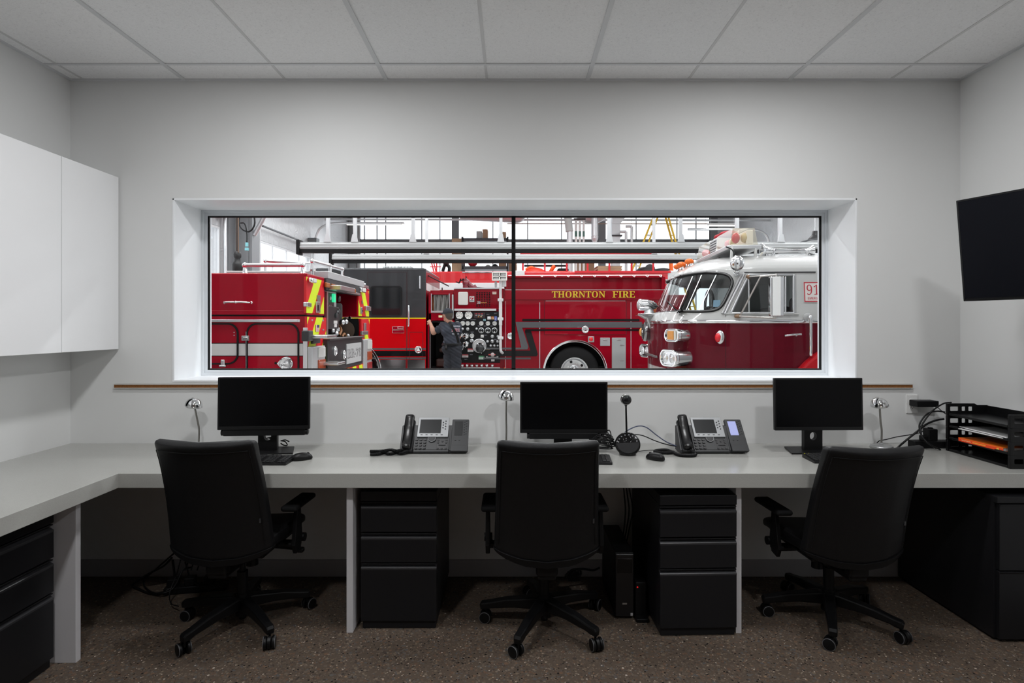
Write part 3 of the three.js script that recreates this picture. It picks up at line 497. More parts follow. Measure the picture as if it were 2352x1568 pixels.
// ------------------------------------------------------------------ under the desk: computer, cables
{
  const t = thing('computer_tower', 'black slim computer tower on the floor between the middle chair and the drawer unit', 'computer', [0.583, 0, -3.2]);
  part(t, 'computer_case', bx(-0.049, 0.049, 0.012, 0.34, -0.22, 0.2, 0.006), BLACK);
  const f = part(t, 'front_panel', bx(-0.047, 0.047, 0.014, 0.337, 0.198, 0.214, 0.005), mat([0.008, 0.008, 0.009], 0.3));
  part(f, 'drive_bay', bx(-0.037, 0.037, 0.24, 0.315, 0.212, 0.216, 0.002, 1), BLACKGLOSS); part(f, 'badge', bx(-0.012, 0.012, 0.078, 0.086, 0.213, 0.2155), STEEL);
  part(f, 'sticker', bx(0.03, 0.042, 0.02, 0.034, 0.213, 0.2155), mat([0.4, 0.4, 0.4], 0.5)); part(t, 'foot', [bx(-0.045, 0.045, 0, 0.014, 0.12, 0.18, 0.003), bx(-0.045, 0.045, 0, 0.014, -0.2, -0.14, 0.003)], BLACK);
  const u = thing('battery_backup', 'low black battery backup unit with a red light beside the computer tower', 'battery backup', [0.668, 0, -3.1]);
  part(u, 'battery_case', bx(-0.028, 0.028, 0, 0.19, -0.14, 0.11, 0.006), BLACK); part(u, 'battery_foot', bx(-0.032, 0.032, 0, 0.02, 0.02, 0.15, 0.005), BLACK);
  part(u, 'indicator_light', sph([-0.018, 0.165, 0.11], 0.004, 10, 8), mat([0.3, 0, 0], 0.4, 0, { emissive: new THREE.Color(1, 0.02, 0.02), emissiveIntensity: 0.5 }));
  const c = thing('cable', 'tangle of black cables on the floor under the left end of the counter', 'cable', [-2.0, 0, -3.2]);
  const floorTube = (pts, r) => tube(pts.map(([x, y, dd]) => { const p = P(x, y, dd); if (p.y < r) p.y = r + 0.001; return p; }), r, 50, 6);
  partW(c, 'strand', floorTube([[395, 1280, 3.3], [375, 1300, 3.3], [340, 1318, 3.3], [305, 1342, 3.34], [320, 1352, 3.3], [350, 1363, 3.25], [385, 1355, 3.25], [400, 1330, 3.3], [397, 1285, 3.3]], 0.006), CABLE);
  partW(c, 'strand', floorTube([[400, 1270, 3.3], [360, 1305, 3.32], [330, 1335, 3.35], [345, 1358, 3.25], [372, 1362, 3.22], [398, 1350, 3.25], [420, 1310, 3.3], [440, 1302, 3.35]], 0.005), CABLE);
  partW(c, 'strand', floorTube([[415, 1285, 3.2], [405, 1320, 3.2], [390, 1360, 3.15], [393, 1385, 3.1], [410, 1392, 3.05]], 0.003), CABLE);
  partW(c, 'strand', floorTube([[425, 1290, 3.3], [440, 1330, 3.3], [470, 1350, 3.25], [520, 1346, 3.3]], 0.004), CABLE);
  for (const y of [0, 1, 2]) partW(c, 'strand', tube([[-1.86 + y * 0.02, TOP - 0.075, -3.42], [-1.87 + y * 0.025, 0.5, -3.41], [-1.86 + y * 0.03, 0.25, -3.38], [-1.87 + y * 0.035, 0.12, -3.3]], 0.004, 30, 6), CABLE);
  const pb = thing('power_strip', 'black power strip with plugged adapters on the floor among the left cables', 'power strip', [-1.84, 0, -3.3], 0.2);
  part(pb, 'strip_body', bx(-0.13, 0.2, 0, 0.04, -0.03, 0.03, 0.006), BLACK);
  for (const x of [-0.09, 0.0, 0.1]) part(pb, 'plug', bx(x - 0.025, x + 0.03, 0.04, 0.085, -0.03, 0.025, 0.006), BLACK);
  const d = thing('cable', 'coiled black cable with its adapter hanging behind the middle chair base', 'cable', [0.42, 0, -3.3]);
  partW(d, 'strand', tube([P(1310, 1322, 3.2), P(1322, 1308, 3.22), P(1340, 1306, 3.25), P(1362, 1309, 3.3), P(1376, 1304, 3.4)], 0.006, 40, 8), CABLE);
  partW(d, 'strand', tube([P(1298, 1322, 3.2), P(1315, 1308, 3.21), P(1333, 1310, 3.22), P(1330, 1324, 3.22), P(1305, 1328, 3.2), P(1298, 1322, 3.2)], 0.006, 40, 8), CABLE);
  partW(d, 'cable_adapter', xf(bx(-0.035, 0.035, 0, 0.035, -0.03, 0.03, 0.006), P(1318, 1330, 3.22).toArray()), BLACK);
  const e = thing('cable', 'black cables hanging from the counter beside the computer tower', 'cable', [0.66, 0.3, -3.36]);
  for (const [i, x] of [[0, 0.66], [1, 0.675], [2, 0.69]]) partW(e, 'strand', tube([[x, TOP - 0.074, -3.34], [x - 0.012, 0.6, -3.35], [x + 0.006 * i, 0.45, -3.36], [x - 0.01, 0.34, -3.35], [x - 0.008, 0.24, -3.43]], 0.004, 40, 6), CABLE);
}
// ================================================================== OFFICE CHAIRS
const LEATHER = (() => { const a = valueNoise(512, 180); return metres(mat([0.0065, 0.0065, 0.0072], 0.42, 0, { bumpMap: noiseTex(512, (x, y) => { const v = 255 * a[y * 512 + x]; return [v, v, v]; }, 4, false), bumpScale: 0.0003, specularIntensity: 0.55 })); })();
const NYLON = mat([0.004, 0.004, 0.0045], 0.42, 0, { specularIntensity: 0.5 }), WHEELRIM = mat([0.09, 0.09, 0.095], 0.5);
// a cushion: outline given by half width w(t), thickness h(t), path c(t) -> [y, z], bend of the cross-section
function cushion(w, h, c, bend, nt = 56, nu = 56, e = 0.45) {
  const pos = [], idx = [];
  for (let i = 0; i <= nt; i++) {
    const t = i / nt, [y, z] = c(t), ww = w(t), hh = h(t);
    for (let j = 0; j < nu; j++) {
      const a = j / nu * 2 * PI, ca = Math.cos(a), sa = Math.sin(a), px = Math.sign(ca) * Math.pow(Math.abs(ca), e) * ww, pz = Math.sign(sa) * Math.pow(Math.abs(sa), e) * hh;
      const b = bend(t, px);
      pos.push(px, y + (b[1] ?? 0), z + pz + b[0]);
    }
  }
  for (let i = 0; i < nt; i++) for (let j = 0; j < nu; j++) { const k = (j + 1) % nu, p = i * nu + j, q = i * nu + k, r = p + nu, s = q + nu; idx.push(p, q, r, q, s, r); }
  const b0 = pos.length / 3; { const [y, z] = c(0), q = bend(0, 0); pos.push(0, y + (q[1] ?? 0), z + q[0]); const [y1, z1_] = c(1), q1 = bend(1, 0); pos.push(0, y1 + (q1[1] ?? 0), z1_ + q1[0]); }
  for (let j = 0; j < nu; j++) { const k = (j + 1) % nu; idx.push(b0, k, j, b0 + 1, nt * nu + j, nt * nu + k); }
  const g = new THREE.BufferGeometry(); g.setAttribute('position', new THREE.Float32BufferAttribute(pos, 3)); g.setIndex(idx); g.computeVertexNormals(); return g;
}
// chair frame: origin on the floor below the column, faces -z; backrest towards +z
function officeChair(label, x, d, turn, baseTurn, lift = 0, lean = 0) {
  const t = thing('office_chair', label, 'office chair', [x, 0, -d], turn, 'black padded office chairs at the counter');
  // five-star base
  const B = (g) => g.rotateY(baseTurn - turn);
  const hub = part(t, 'base_hub', [cyl([0, 0.05, 0], [0, 0.16, 0], 0.036, 0.03, 24), cyl([0, 0.03, 0], [0, 0.055, 0], 0.018, 0.02, 20)], NYLON);
  for (let k = 0; k < 5; k++) {
    const a = k * 2 * PI / 5, R = (g) => B(g.rotateY(a));
    const arm = ext(poly([[0.02, 0.085], [0.02, 0.142], [0.05, 0.146], [0.2, 0.128], [0.285, 0.108], [0.322, 0.102], [0.33, 0.09], [0.326, 0.066], [0.3, 0.066], [0.27, 0.075], [0.15, 0.088]]), 0.05, -0.025, 0.008);
    const q = arm.attributes.position; for (let i = 0; i < q.count; i++) q.setZ(i, q.getZ(i) * (1.15 - 1.3 * Math.max(0, q.getX(i) - 0.02)));
    const leg = part(t, 'base_leg', R(arm), NYLON);
    const cs = 0.55 + k * 1.3, C = (g) => R(xf(g, [0.315, 0, 0], [0, cs, 0]));
    const wheel = (s) => C(xf(lathe([[0, -0.009], [0.024, -0.009], [0.029, -0.004], [0.029, 0.005], [0.025, 0.01], [0, 0.01]], 28), [0.012, 0.029, s * 0.018], [s > 0 ? PI / 2 : -PI / 2, 0, 0]));
    const cst = part(leg, 'caster', [C(cyl([0, 0.04, 0], [0, 0.082, 0], 0.006)), C(xf(new THREE.CylinderGeometry(0.0295, 0.0295, 0.014, 20, 1, false, 0, PI), [0.012, 0.03, 0], [PI / 2, 0, 0])), wheel(1), wheel(-1)], NYLON);
    for (const s of [-1, 1]) part(leg, 'caster_tread', C(xf(new THREE.TorusGeometry(0.0268, 0.0022, 6, 30), [0.012, 0.029, s * 0.0255])), WHEELRIM);
  }
  part(t, 'gas_column', [cyl([0, 0.14, 0], [0, 0.27, 0], 0.026, 0.026, 24), cyl([0, 0.26, 0], [0, 0.37 + lift, 0], 0.0145, 0.0145, 20)], NYLON);
  part(t, 'tilt_mechanism', [bx(-0.085, 0.085, 0.345 + lift, 0.405 + lift, -0.13, 0.1, 0.016), bx(-0.045, 0.045, 0.33 + lift, 0.375 + lift, 0.04, 0.24, 0.012), bx(-0.11, 0.11, 0.39 + lift, 0.415 + lift, -0.16, 0.12, 0.008)], NYLON);
  part(t, 'tilt_lever', [tube([[0.08, 0.375 + lift, -0.05], [0.2, 0.37 + lift, -0.05], [0.27, 0.365 + lift, -0.045]], 0.006, 16, 8), bx(0.25, 0.3, 0.352 + lift, 0.376 + lift, -0.062, -0.03, 0.008)], NYLON);
  part(t, 'tension_knob', cyl([0, 0.33 + lift, -0.1], [0, 0.26 + lift, -0.1], 0.026, 0.03, 20), NYLON);
  // seat
  const seat2 = (() => { const pos = [], g = new THREE.BufferGeometry(), nt = 40, nu = 48, idx = [];
    for (let i = 0; i <= nt; i++) { const q = i / nt, z = 0.24 - 0.49 * q, e = Math.pow(Math.sin(PI * Math.min(Math.max(q, 0.002), 0.998)), 0.22), w = 0.248 * (0.7 + 0.3 * e) * (0.96 + 0.05 * q), h = 0.046 * e;
      for (let j = 0; j < nu; j++) { const a = j / nu * 2 * PI, ca = Math.cos(a), sa = Math.sin(a), px = Math.sign(ca) * Math.pow(Math.abs(ca), 0.4) * w; const drop = q > 0.78 ? -0.55 * (q - 0.78) * (q - 0.78) : 0; pos.push(px, Math.sign(sa) * Math.pow(Math.abs(sa), 0.55) * h + 0.02 * (px / 0.25) ** 2 + drop, z); } }
    for (let i = 0; i < nt; i++) for (let j = 0; j < nu; j++) { const k = (j + 1) % nu, p = i * nu + j, r = i * nu + k; idx.push(p, p + nu, r, r, p + nu, r + nu); }
    g.setAttribute('position', new THREE.Float32BufferAttribute(pos, 3)); g.setIndex(idx); g.computeVertexNormals(); return g; })();
  part(t, 'seat', seat2.translate(0, 0.46 + lift, -0.02), LEATHER);
  part(t, 'seat_shell', bx(-0.2, 0.2, 0.408 + lift, 0.43 + lift, -0.21, 0.19, 0.01), NYLON);
  // backrest: padded shell with rolled top, seams, rounded bottom
  const y0 = 0.405 + lift, y1 = 1.0 + lift, ln = 0.13 + lean;
  const cz = (q) => 0.235 + ln * q + 0.05 * (q - 0.45) * (q - 0.45) * 2 - 0.02;
  const bw = (q) => { const k = 0.25 - 0.02 * q; const r0 = q < 0.07 ? Math.sqrt(Math.max(0, 1 - ((0.07 - q) / 0.07) ** 3.5)) : 1; const r1 = q > 0.955 ? Math.sqrt(Math.max(0, 1 - ((q - 0.955) / 0.045) ** 2)) : 1; return Math.max(0.003, k * (0.88 + 0.12 * r0) * (0.9 + 0.1 * r1)); };
  const bh = (q) => { const r0 = q < 0.06 ? Math.sqrt(Math.max(0, 1 - ((0.06 - q) / 0.06) ** 2)) : 1, r1 = q > 0.955 ? Math.sqrt(Math.max(0, 1 - ((q - 0.955) / 0.045) ** 2)) : 1; return Math.max(0.002, (0.031 + 0.006 * Math.exp(-(((q - 0.95) / 0.06) ** 2))) * Math.min(r0, r1)); };
  const bend = (q, px) => [-0.9 * px * px, 0.16 * px * px * (q > 0.9 ? 1 : 0.2) * (1 - q * 0) + (q < 0.2 ? (0.2 - q) * 5 * 0.9 * px * px : 0)];
  const path = (q) => [y0 + (y1 - y0) * q, cz(q)];
  const back = part(t, 'backrest', cushion(bw, bh, path, bend, 80, 72, 0.36), LEATHER);
  const onBack = (q, px) => { const [y, z] = path(q), b = bend(q, px); return [px, y + b[1], z + bh(q) + b[0] + 0.0005]; };
  const line = (f, n = 24, r = 0.0016) => { const s = []; for (let i = 0; i <= n; i++) s.push(onBack(...f(i / n))); return tube(s, r, n * 2, 6); };
  part(back, 'seam', [line((s) => [0.92, (s - 0.5) * 2 * 0.21]), line((s) => [0.92 - 0.8 * s, 0.214 + 0.014 * s]), line((s) => [0.92 - 0.8 * s, -0.214 - 0.014 * s])], LEATHER);
  part(back, 'back_rim', cushion((q) => bw(q * 0.055) * 1.012, () => 0.036, (q) => { const p = path(q * 0.055); return [p[0] - 0.008, p[1]]; }, (q, px) => { const b = bend(q * 0.055, px); return [b[0], b[1] - 0.0]; }, 16, 60, 0.36), NYLON);
  part(back, 'care_label', xf(bx(-0.004, 0.004, 0, 0.02, -0.002, 0.003), onBack(0.33, 0.216)), DARKGREY);
  part(t, 'back_bracket', [bx(-0.05, 0.05, 0.35 + lift, 0.47 + lift, 0.2, 0.25, 0.015)], NYLON);
  // arms: T-shaped, on angled brackets
  for (const s of [-1, 1]) {
    const X = s * 0.285, post = ext(poly([[0.0, 0.385], [0.05, 0.375], [0.07, 0.42], [0.035, 0.6], [0.0, 0.6], [-0.02, 0.45]].map(([z, y]) => [-z, y + lift])), 0.022, -0.011, 0.004).rotateY(PI / 2).translate(X, 0, -0.02);
    const arm = part(t, 'armrest', [post, bx(Math.min(s * 0.12, X), Math.max(s * 0.12, X), 0.388 + lift, 0.414 + lift, -0.06, 0.0, 0.01), cyl([X - 0.02, 0.43 + lift, -0.05], [X + 0.02, 0.43 + lift, -0.05], 0.022, 0.022, 18)], NYLON);
    part(arm, 'arm_pad', xf(bx(-0.042, 0.042, -0.014, 0.014, -0.13, 0.125, 0.014, 3), [X - s * 0.01, 0.612 + lift, -0.04]), RUBBER);
  }
  return t;
}
officeChair('black padded office chair at the left end, turned slightly right, its right armrest showing', -1.375, 2.946, -0.05, 0.5);
officeChair('black padded office chair in the middle with its back squarely to the room', 0.163, 2.93, 0.0, 0.5);
officeChair('black padded office chair at the right, nearest the tall filing cabinet', 1.641, 2.993, 0.06, 0.5, -0.035, 0.02);
// ================================================================== APPARATUS BAY BEYOND THE WINDOW
const BLX = -7.3, BRX = 10.1, BBZ = -26, BNZ = BZ - WT, BH = 8.2;
const rayO = V(0, EYE, 0);
function onPlane(root, axis, val, px, py) {   // where a pixel's line of sight meets a plane of a thing, in the thing's own frame
  root.updateWorldMatrix(true, false); const inv = root.matrixWorld.clone().invert();
  const o = rayO.clone().applyMatrix4(inv), d = V((px - CX) / F, -(py - CY) / F, -1).transformDirection(inv), k = (val - o[axis]) / d[axis];
  return o.addScaledVector(d, k);
}
function textGeo(str, font, x0, x1, y0, y1, depth, z, bevel = 0) {
  const g = new TextGeometry(str, { font, size: 1, depth: depth, curveSegments: 4, bevelEnabled: bevel > 0, bevelSize: 0, bevelThickness: 0.001 });
  g.computeBoundingBox(); const b = g.boundingBox, sx = (x1 - x0) / (b.max.x - b.min.x), sy = (y1 - y0) / (b.max.y - b.min.y);
  return g.translate(-b.min.x, -b.min.y, -b.min.z).scale(sx, sy, depth / (b.max.z - b.min.z)).translate(x0, y0, z);
}
const tread = noiseTex(128, (x, y) => { const u = (x / 16) % 2, v = (y / 16) % 2, k = (Math.floor(x / 16) + Math.floor(y / 16)) % 2, a = Math.abs(((x % 16) - 8) * (k ? 1 : 0.3)) + Math.abs(((y % 16) - 8) * (k ? 0.3 : 1)); const c = a < 5 ? 255 : 120; return [c, c, c]; }, 5, false);
const DIAMOND = metres(mat([0.55, 0.56, 0.57], 0.35, 0.9, { bumpMap: tread, bumpScale: 0.002 }));
{
  const conc = valueNoise(256, 24), CONC = metres(mat([0.9, 0.9, 0.9], 0.35, 0, { map: noiseTex(256, (x, y) => { const v = 172 + 25 * conc[y * 256 + x]; return [v, v, v * 0.98]; }, 0.3) }));
  struct('floor_bay', bx(BLX - 0.3, BRX + 0.3, -0.15, 0, BBZ - 0.3, BNZ), CONC);
  // wrinkled insulation facing of the upper walls
  const wr = valueNoise(512, 10), wf = valueNoise(512, 40), FACING = metres(mat([0.5, 0.51, 0.52], 0.4, 0, { bumpMap: noiseTex(512, (x, y) => { const v = 255 * Math.min(1, Math.abs(Math.sin((x + wr[y * 512 + x] * 160) * 2 * PI * 6 / 512)) * 0.6 + 0.4 * wf[y * 512 + x]); return [v, v, v]; }, 0.4, false), bumpScale: 0.006 }));
  const OUT = mat([0.4, 0.41, 0.42], 0.6), DARKST = mat([0.12, 0.125, 0.13], 0.5, 0.3), FRAME = mat([0.32, 0.33, 0.34], 0.45, 0.5), GLASSB = mat([1, 1, 1], 0, 0, { transmission: 1, thickness: 0, ior: 1.5 });
  const nearWall = struct('wall_bay_near', [bx(BLX, LX - 0.2, 0, BH, BNZ, BNZ + 0.25), bx(RX + 0.2, BRX, 0, BH, BNZ, BNZ + 0.25), bx(LX - 0.2, RX + 0.2, CEIL + 0.9, BH, BNZ, BNZ + 0.25)], mat([0.12, 0.12, 0.12], 0.7));
  { const RIB = mat([0.5, 0.51, 0.52], 0.5, 0.3), rib = bx(-0.13, 0.13, 0, BH - 0.1, -0.05, 0, 0.01, 1); for (let x = BLX + 0.5; x < BRX - 0.3; x += 0.52) { const over = x > LX - 0.35 && x < RX + 0.35, m = part(nearWall, 'wall_rib', over ? bx(-0.13, 0.13, CEIL + 0.95, BH - 0.1, -0.05, 0, 0.01, 1) : rib.clone(), RIB); m.position.set(x - nearWall.position.x, -nearWall.position.y, BNZ - nearWall.position.z); } }
  struct('ceiling_bay', bx(BLX - 0.3, BRX + 0.3, BH, BH + 0.2, BBZ - 0.3, BNZ + 0.25), mat([0.85, 0.86, 0.87], 0.7));
  // side walls: overhead doors 3.97 m high, facing above
  const doorsL = [[-14.4, -10.3], [-20.9, -16.55]], doorsR = [[-9.5, -5.2], [-15.5, -11.2], [-22.2, -17.6]], leftFirst = [-9.3, -5.2];
  const sideWall = (name, x0, x1, doors) => {
    const g = [bx(x0, x1, 3.97, BH, BBZ, BNZ + 0.25)]; let z = BBZ;
    for (const [a, b] of [...doors].sort((p, q) => p[0] - q[0])) { g.push(bx(x0, x1, 0, 3.97, z, a)); z = b; }
    g.push(bx(x0, x1, 0, 3.97, z, BNZ + 0.25)); struct(name, g, FACING);
  };
  sideWall('wall_bay_left', BLX - 0.2, BLX, [...doorsL, leftFirst]); sideWall('wall_bay_right', BRX, BRX + 0.2, doorsR);
  let dn = 2; const LIGHTF = mat([0.65, 0.66, 0.67], 0.5);
  const bayDoor = (x, s, a, b) => {   // glazed sectional door in a side wall
    const d = new THREE.Group(); d.name = 'door_' + dn++; d.userData = { kind: 'structure' }; d.position.set(x, 0, (a + b) / 2); scene.add(d);
    const h = (b - a) / 2, X = s * 0.08, bars = [];
    for (let i = 0; i <= 3; i++) { const y = Math.min(3.94, i * 1.32); part(d, 'door_rail', bx(X - 0.025, X + 0.025, Math.max(0, y - 0.03), y + 0.02, -h, h), LIGHTF); }
    for (let i = 0; i <= 4; i++) { const z = -h + i * 2 * h / 4; part(d, 'door_stile', bx(X - 0.022, X + 0.022, 0, 3.95, z - 0.018, z + 0.018), LIGHTF); }
    part(d, 'pane', bx(X - 0.004, X + 0.004, 0.02, 3.94, -h, h), GLASSB);
    part(d, 'door_track', [tube([[s * 0.2, 0.1, -h - 0.1], [s * 0.2, 3.2, -h - 0.1], [s * 0.2, 4.4, -h - 0.1], [s * 0.4, 5.0, -h - 0.1], [s * 0.95, 5.2, -h - 0.1], [s * 3.4, 5.2, -h - 0.1]], 0.045, 60, 8, false, 0.3), tube([[s * 0.2, 0.1, h + 0.1], [s * 0.2, 3.2, h + 0.1], [s * 0.2, 4.4, h + 0.1], [s * 0.4, 5.0, h + 0.1], [s * 0.95, 5.2, h + 0.1], [s * 3.4, 5.2, h + 0.1]], 0.045, 60, 8, false, 0.3)], ALU);
    part(d, 'door_shaft', [cyl([s * 0.25, 4.35, -h], [s * 0.25, 4.35, h], 0.03, 0.03, 12), bx(s * 0.12, s * 0.42, 4.2, 4.62, -h - 0.02, -h + 0.3)], DARKST);
  };
  for (const [a, b] of [...doorsL, leftFirst]) bayDoor(BLX - 0.1, 1, a, b); for (const [a, b] of doorsR) bayDoor(BRX + 0.1, -1, a, b);
  // back wall: steel columns with tall glazing between
  struct('wall_bay_back', [bx(BLX - 0.2, BRX + 0.2, 0, 1.0, BBZ - 0.2, BBZ), bx(BLX - 0.2, -6.85, 1, BH, BBZ - 0.2, BBZ), bx(9.0, BRX + 0.2, 1, BH, BBZ - 0.2, BBZ), bx(-6.85, 9.0, 7.6, BH, BBZ - 0.2, BBZ)], FACING);
  const xb = (px) => (px - CX) / F * -BBZ, cols = [-6.85, xb(1047), xb(1381), 9.0];
  for (let i = 0; i < 3; i++) {
    const w = new THREE.Group(); w.name = 'window_' + (i + 2); w.userData = { kind: 'structure' }; w.position.set((cols[i] + cols[i + 1]) / 2, 1, BBZ - 0.1); scene.add(w);
    const h = (cols[i + 1] - cols[i]) / 2; part(w, 'window_frame', [bx(-h, h, 0, 0.08, -0.05, 0.05), bx(-h, h, 6.52, 6.6, -0.05, 0.05)], FRAME);
    part(w, 'transom', bx(-h, h, 4.13, 4.36, -0.06, 0.12), DARKST); part(w, 'transom', bx(-h, h, 2.2, 2.28, -0.04, 0.04), FRAME);
    const list = [[836, 865, 885, 968, 1010], [1132, 1212, 1290], [1462, 1556, 1600]][i];
    for (const px of list) part(w, 'window_mullion', bx(xb(px) - w.position.x - 0.02, xb(px) - w.position.x + 0.02, 0, 6.6, -0.04, 0.04), FRAME);
    part(w, 'pane', bx(-h, h, 0, 6.6, -0.006, 0.006), GLASSB);
  }
  const beam = (x, z, label, h = BH) => solo('steel_column', label, 'column', [bx(x - 0.15, x + 0.15, 0, h, z - 0.12, z - 0.1), bx(x - 0.15, x + 0.15, 0, h, z + 0.1, z + 0.12), bx(x - 0.012, x + 0.012, 0, h, z - 0.1, z + 0.1)], mat([0.17, 0.175, 0.18], 0.5, 0.2));
  beam(cols[1], BBZ + 0.2, 'dark grey steel column in the bay left of the black window joint'); beam(cols[2], BBZ + 0.2, 'dark grey steel column beyond the pipes and ducts in the bay');
  beam(xb(1634), BBZ + 0.25, 'dark grey steel column at the far right end of the bay glazing'); beam(xb(815), BBZ + 0.25, 'dark grey steel column at the far left end of the bay glazing');
  solo('steel_column', 'wide grey steel column between the two bay doors on the left', 'column', [bx(BLX + 0.02, BLX + 0.06, 0, BH, -16.3, -14.75), bx(BLX + 0.06, BLX + 0.42, 0, BH, -15.6, -15.56), bx(BLX + 0.06, BLX + 0.42, 0, BH, -15.1, -15.06), bx(BLX + 0.06, BLX + 0.5, 0, BH, -15.56, -15.1)], mat([0.26, 0.27, 0.28], 0.5, 0.3));
  solo('steel_brace', 'slanting bright steel brace at the left bay column', 'brace', cyl(P(584, 540, 15.2), P(640, 436, 15.2), 0.06, 0.06, 10), ALU);
  const cl = thing('cable', 'looped black cable with a blue plug hanging at the left bay column', 'cable', P(568, 560, 13.5));
  partW(cl, 'strand', tube([P(553, 480, 13.5), P(549, 510, 13.5), P(556, 526, 13.5), P(572, 532, 13.5), P(584, 518, 13.5), P(584, 498, 13.5), P(576, 480, 13.5)], 0.018, 40, 6), CABLE);
  partW(cl, 'strand', tube([P(552, 512, 13.5), P(562, 514, 13.5), P(567, 535, 13.5), P(567, 558, 13.5)], 0.015, 30, 6), CABLE);
  partW(cl, 'strand', [553, 576].map((x) => cyl(P(x, 480, 13.5), [P(x, 480, 13.5).x, BH, -13.5], 0.018, 0.018, 6)), CABLE);
  partW(cl, 'plug', [cyl(P(567, 557, 13.5), P(567, 566, 13.5), 0.035, 0.035, 12), cyl(P(567, 569, 13.5), P(567, 575, 13.5), 0.045, 0.045, 12)], mat([0.2, 0.5, 0.55], 0.5), 'pale blue plug');
}
// strip lights: glowing tube under a white housing, each with an area light of its size
{
  const GLOW = mat([0.9, 0.9, 0.88], 0.5, 0, { emissive: new THREE.Color(1, 0.96, 0.86), emissiveIntensity: 2.2 });
  const strip = (x, y, z, len, label) => {
    const t = thing('strip_light', label, 'strip light', [x, y, z], 0, 'strip lights under the bay roof');
    part(t, 'housing', bx(-len / 2, len / 2, 0.03, 0.1, -0.07, 0.07, 0.01), WHITE); part(t, 'lamp_tube', bx(-len / 2 + 0.02, len / 2 - 0.02, 0, 0.03, -0.055, 0.055, 0.01), GLOW);
    part(t, 'hanger', [-1, 1].map((s) => cyl([s * len * 0.4, 0.1, 0], [s * len * 0.4, BH - y, 0], 0.008, 0.008, 6)), STEEL);
    const r = new THREE.RectAreaLight(new THREE.Color(0.955, 0.985, 1), BAY_LIGHT, len - 0.04, 0.2); r.position.set(x, y - 0.004, z); r.lookAt(x, y - 1, z); r.name = 'strip_light_lamp'; scene.add(r);
  };
  const lane = { '-4.35': 'along the near wall', '-8.2': 'over the nearest lane', '-11.2': 'over the middle lane', '-16.4': 'over the far lane' }, where = { '-4.6': 'left', 1.4: 'middle', 7.4: 'right' };
  for (const z of [-4.35, -8.2, -11.2, -16.4]) for (const x of [-4.6, 1.4, 7.4]) strip(x, 6.1, z, 3.6, `long white strip light under the bay roof, ${lane[z]}, ${where[x]} one`);
  const a = P(862, 516.5, 22), b = P(1659, 519, 22); strip(a.x, a.y, -22, 2.2, 'white strip light glowing at the upper left in the bay'); strip(b.x, b.y, -22, 1.1, 'short white strip light glowing beyond the antique truck beacon');
}
// overhead rails on struts
{
  const RAIL = mat([0.45, 0.46, 0.46], 0.4, 0.4);
  const rail = (d, y, pl, x1, struts, label) => {
    const t = thing('overhead_rail', label, 'rail', [0, y, -d], 0, 'aluminium overhead rails'), x0 = (pl - CX) / F * d, s = d / F;
    part(t, 'rail_beam', [bx(x0, x1, 0.03, 0.135, -0.08, 0.06, 0.012), bx(x0, x1, 0.05, 0.075, -0.09, 0.072, 0.008), bx(x0, x1, 0.11, 0.16, -0.06, 0.04, 0.008)], RAIL);
    part(t, 'rail_slot', bx(x0, x1, -0.035, 0.03, -0.055, 0.045), BLACK);
    part(t, 'rail_end', bx(x0 - 0.05, x0 + 0.01, -0.07, 0.2, -0.1, 0.09, 0.01), BLACK);
    for (const px of struts) { const x = (px - CX) * s; const st = part(t, 'strut', bx(x - 0.028, x + 0.028, 0.16, BH - y, -0.04, 0.03), ALU); part(st, 'strut_bracket', ext([[x - 0.065, 0.16], [x + 0.065, 0.16], [x + 0.036, 0.3], [x - 0.036, 0.3]], 0.02, 0.03), ALU); }
  };
  rail(10.5, 2.86, 690, BRX - 0.05, [753.5, 815.5, 949, 1150.5, 1399, 1563, 1693, 1792], 'upper silver overhead rail crossing the whole bay');
  rail(12.9, 2.93, 763, BRX - 0.05, [980, 1502], 'lower silver overhead rail further back in the bay');
}
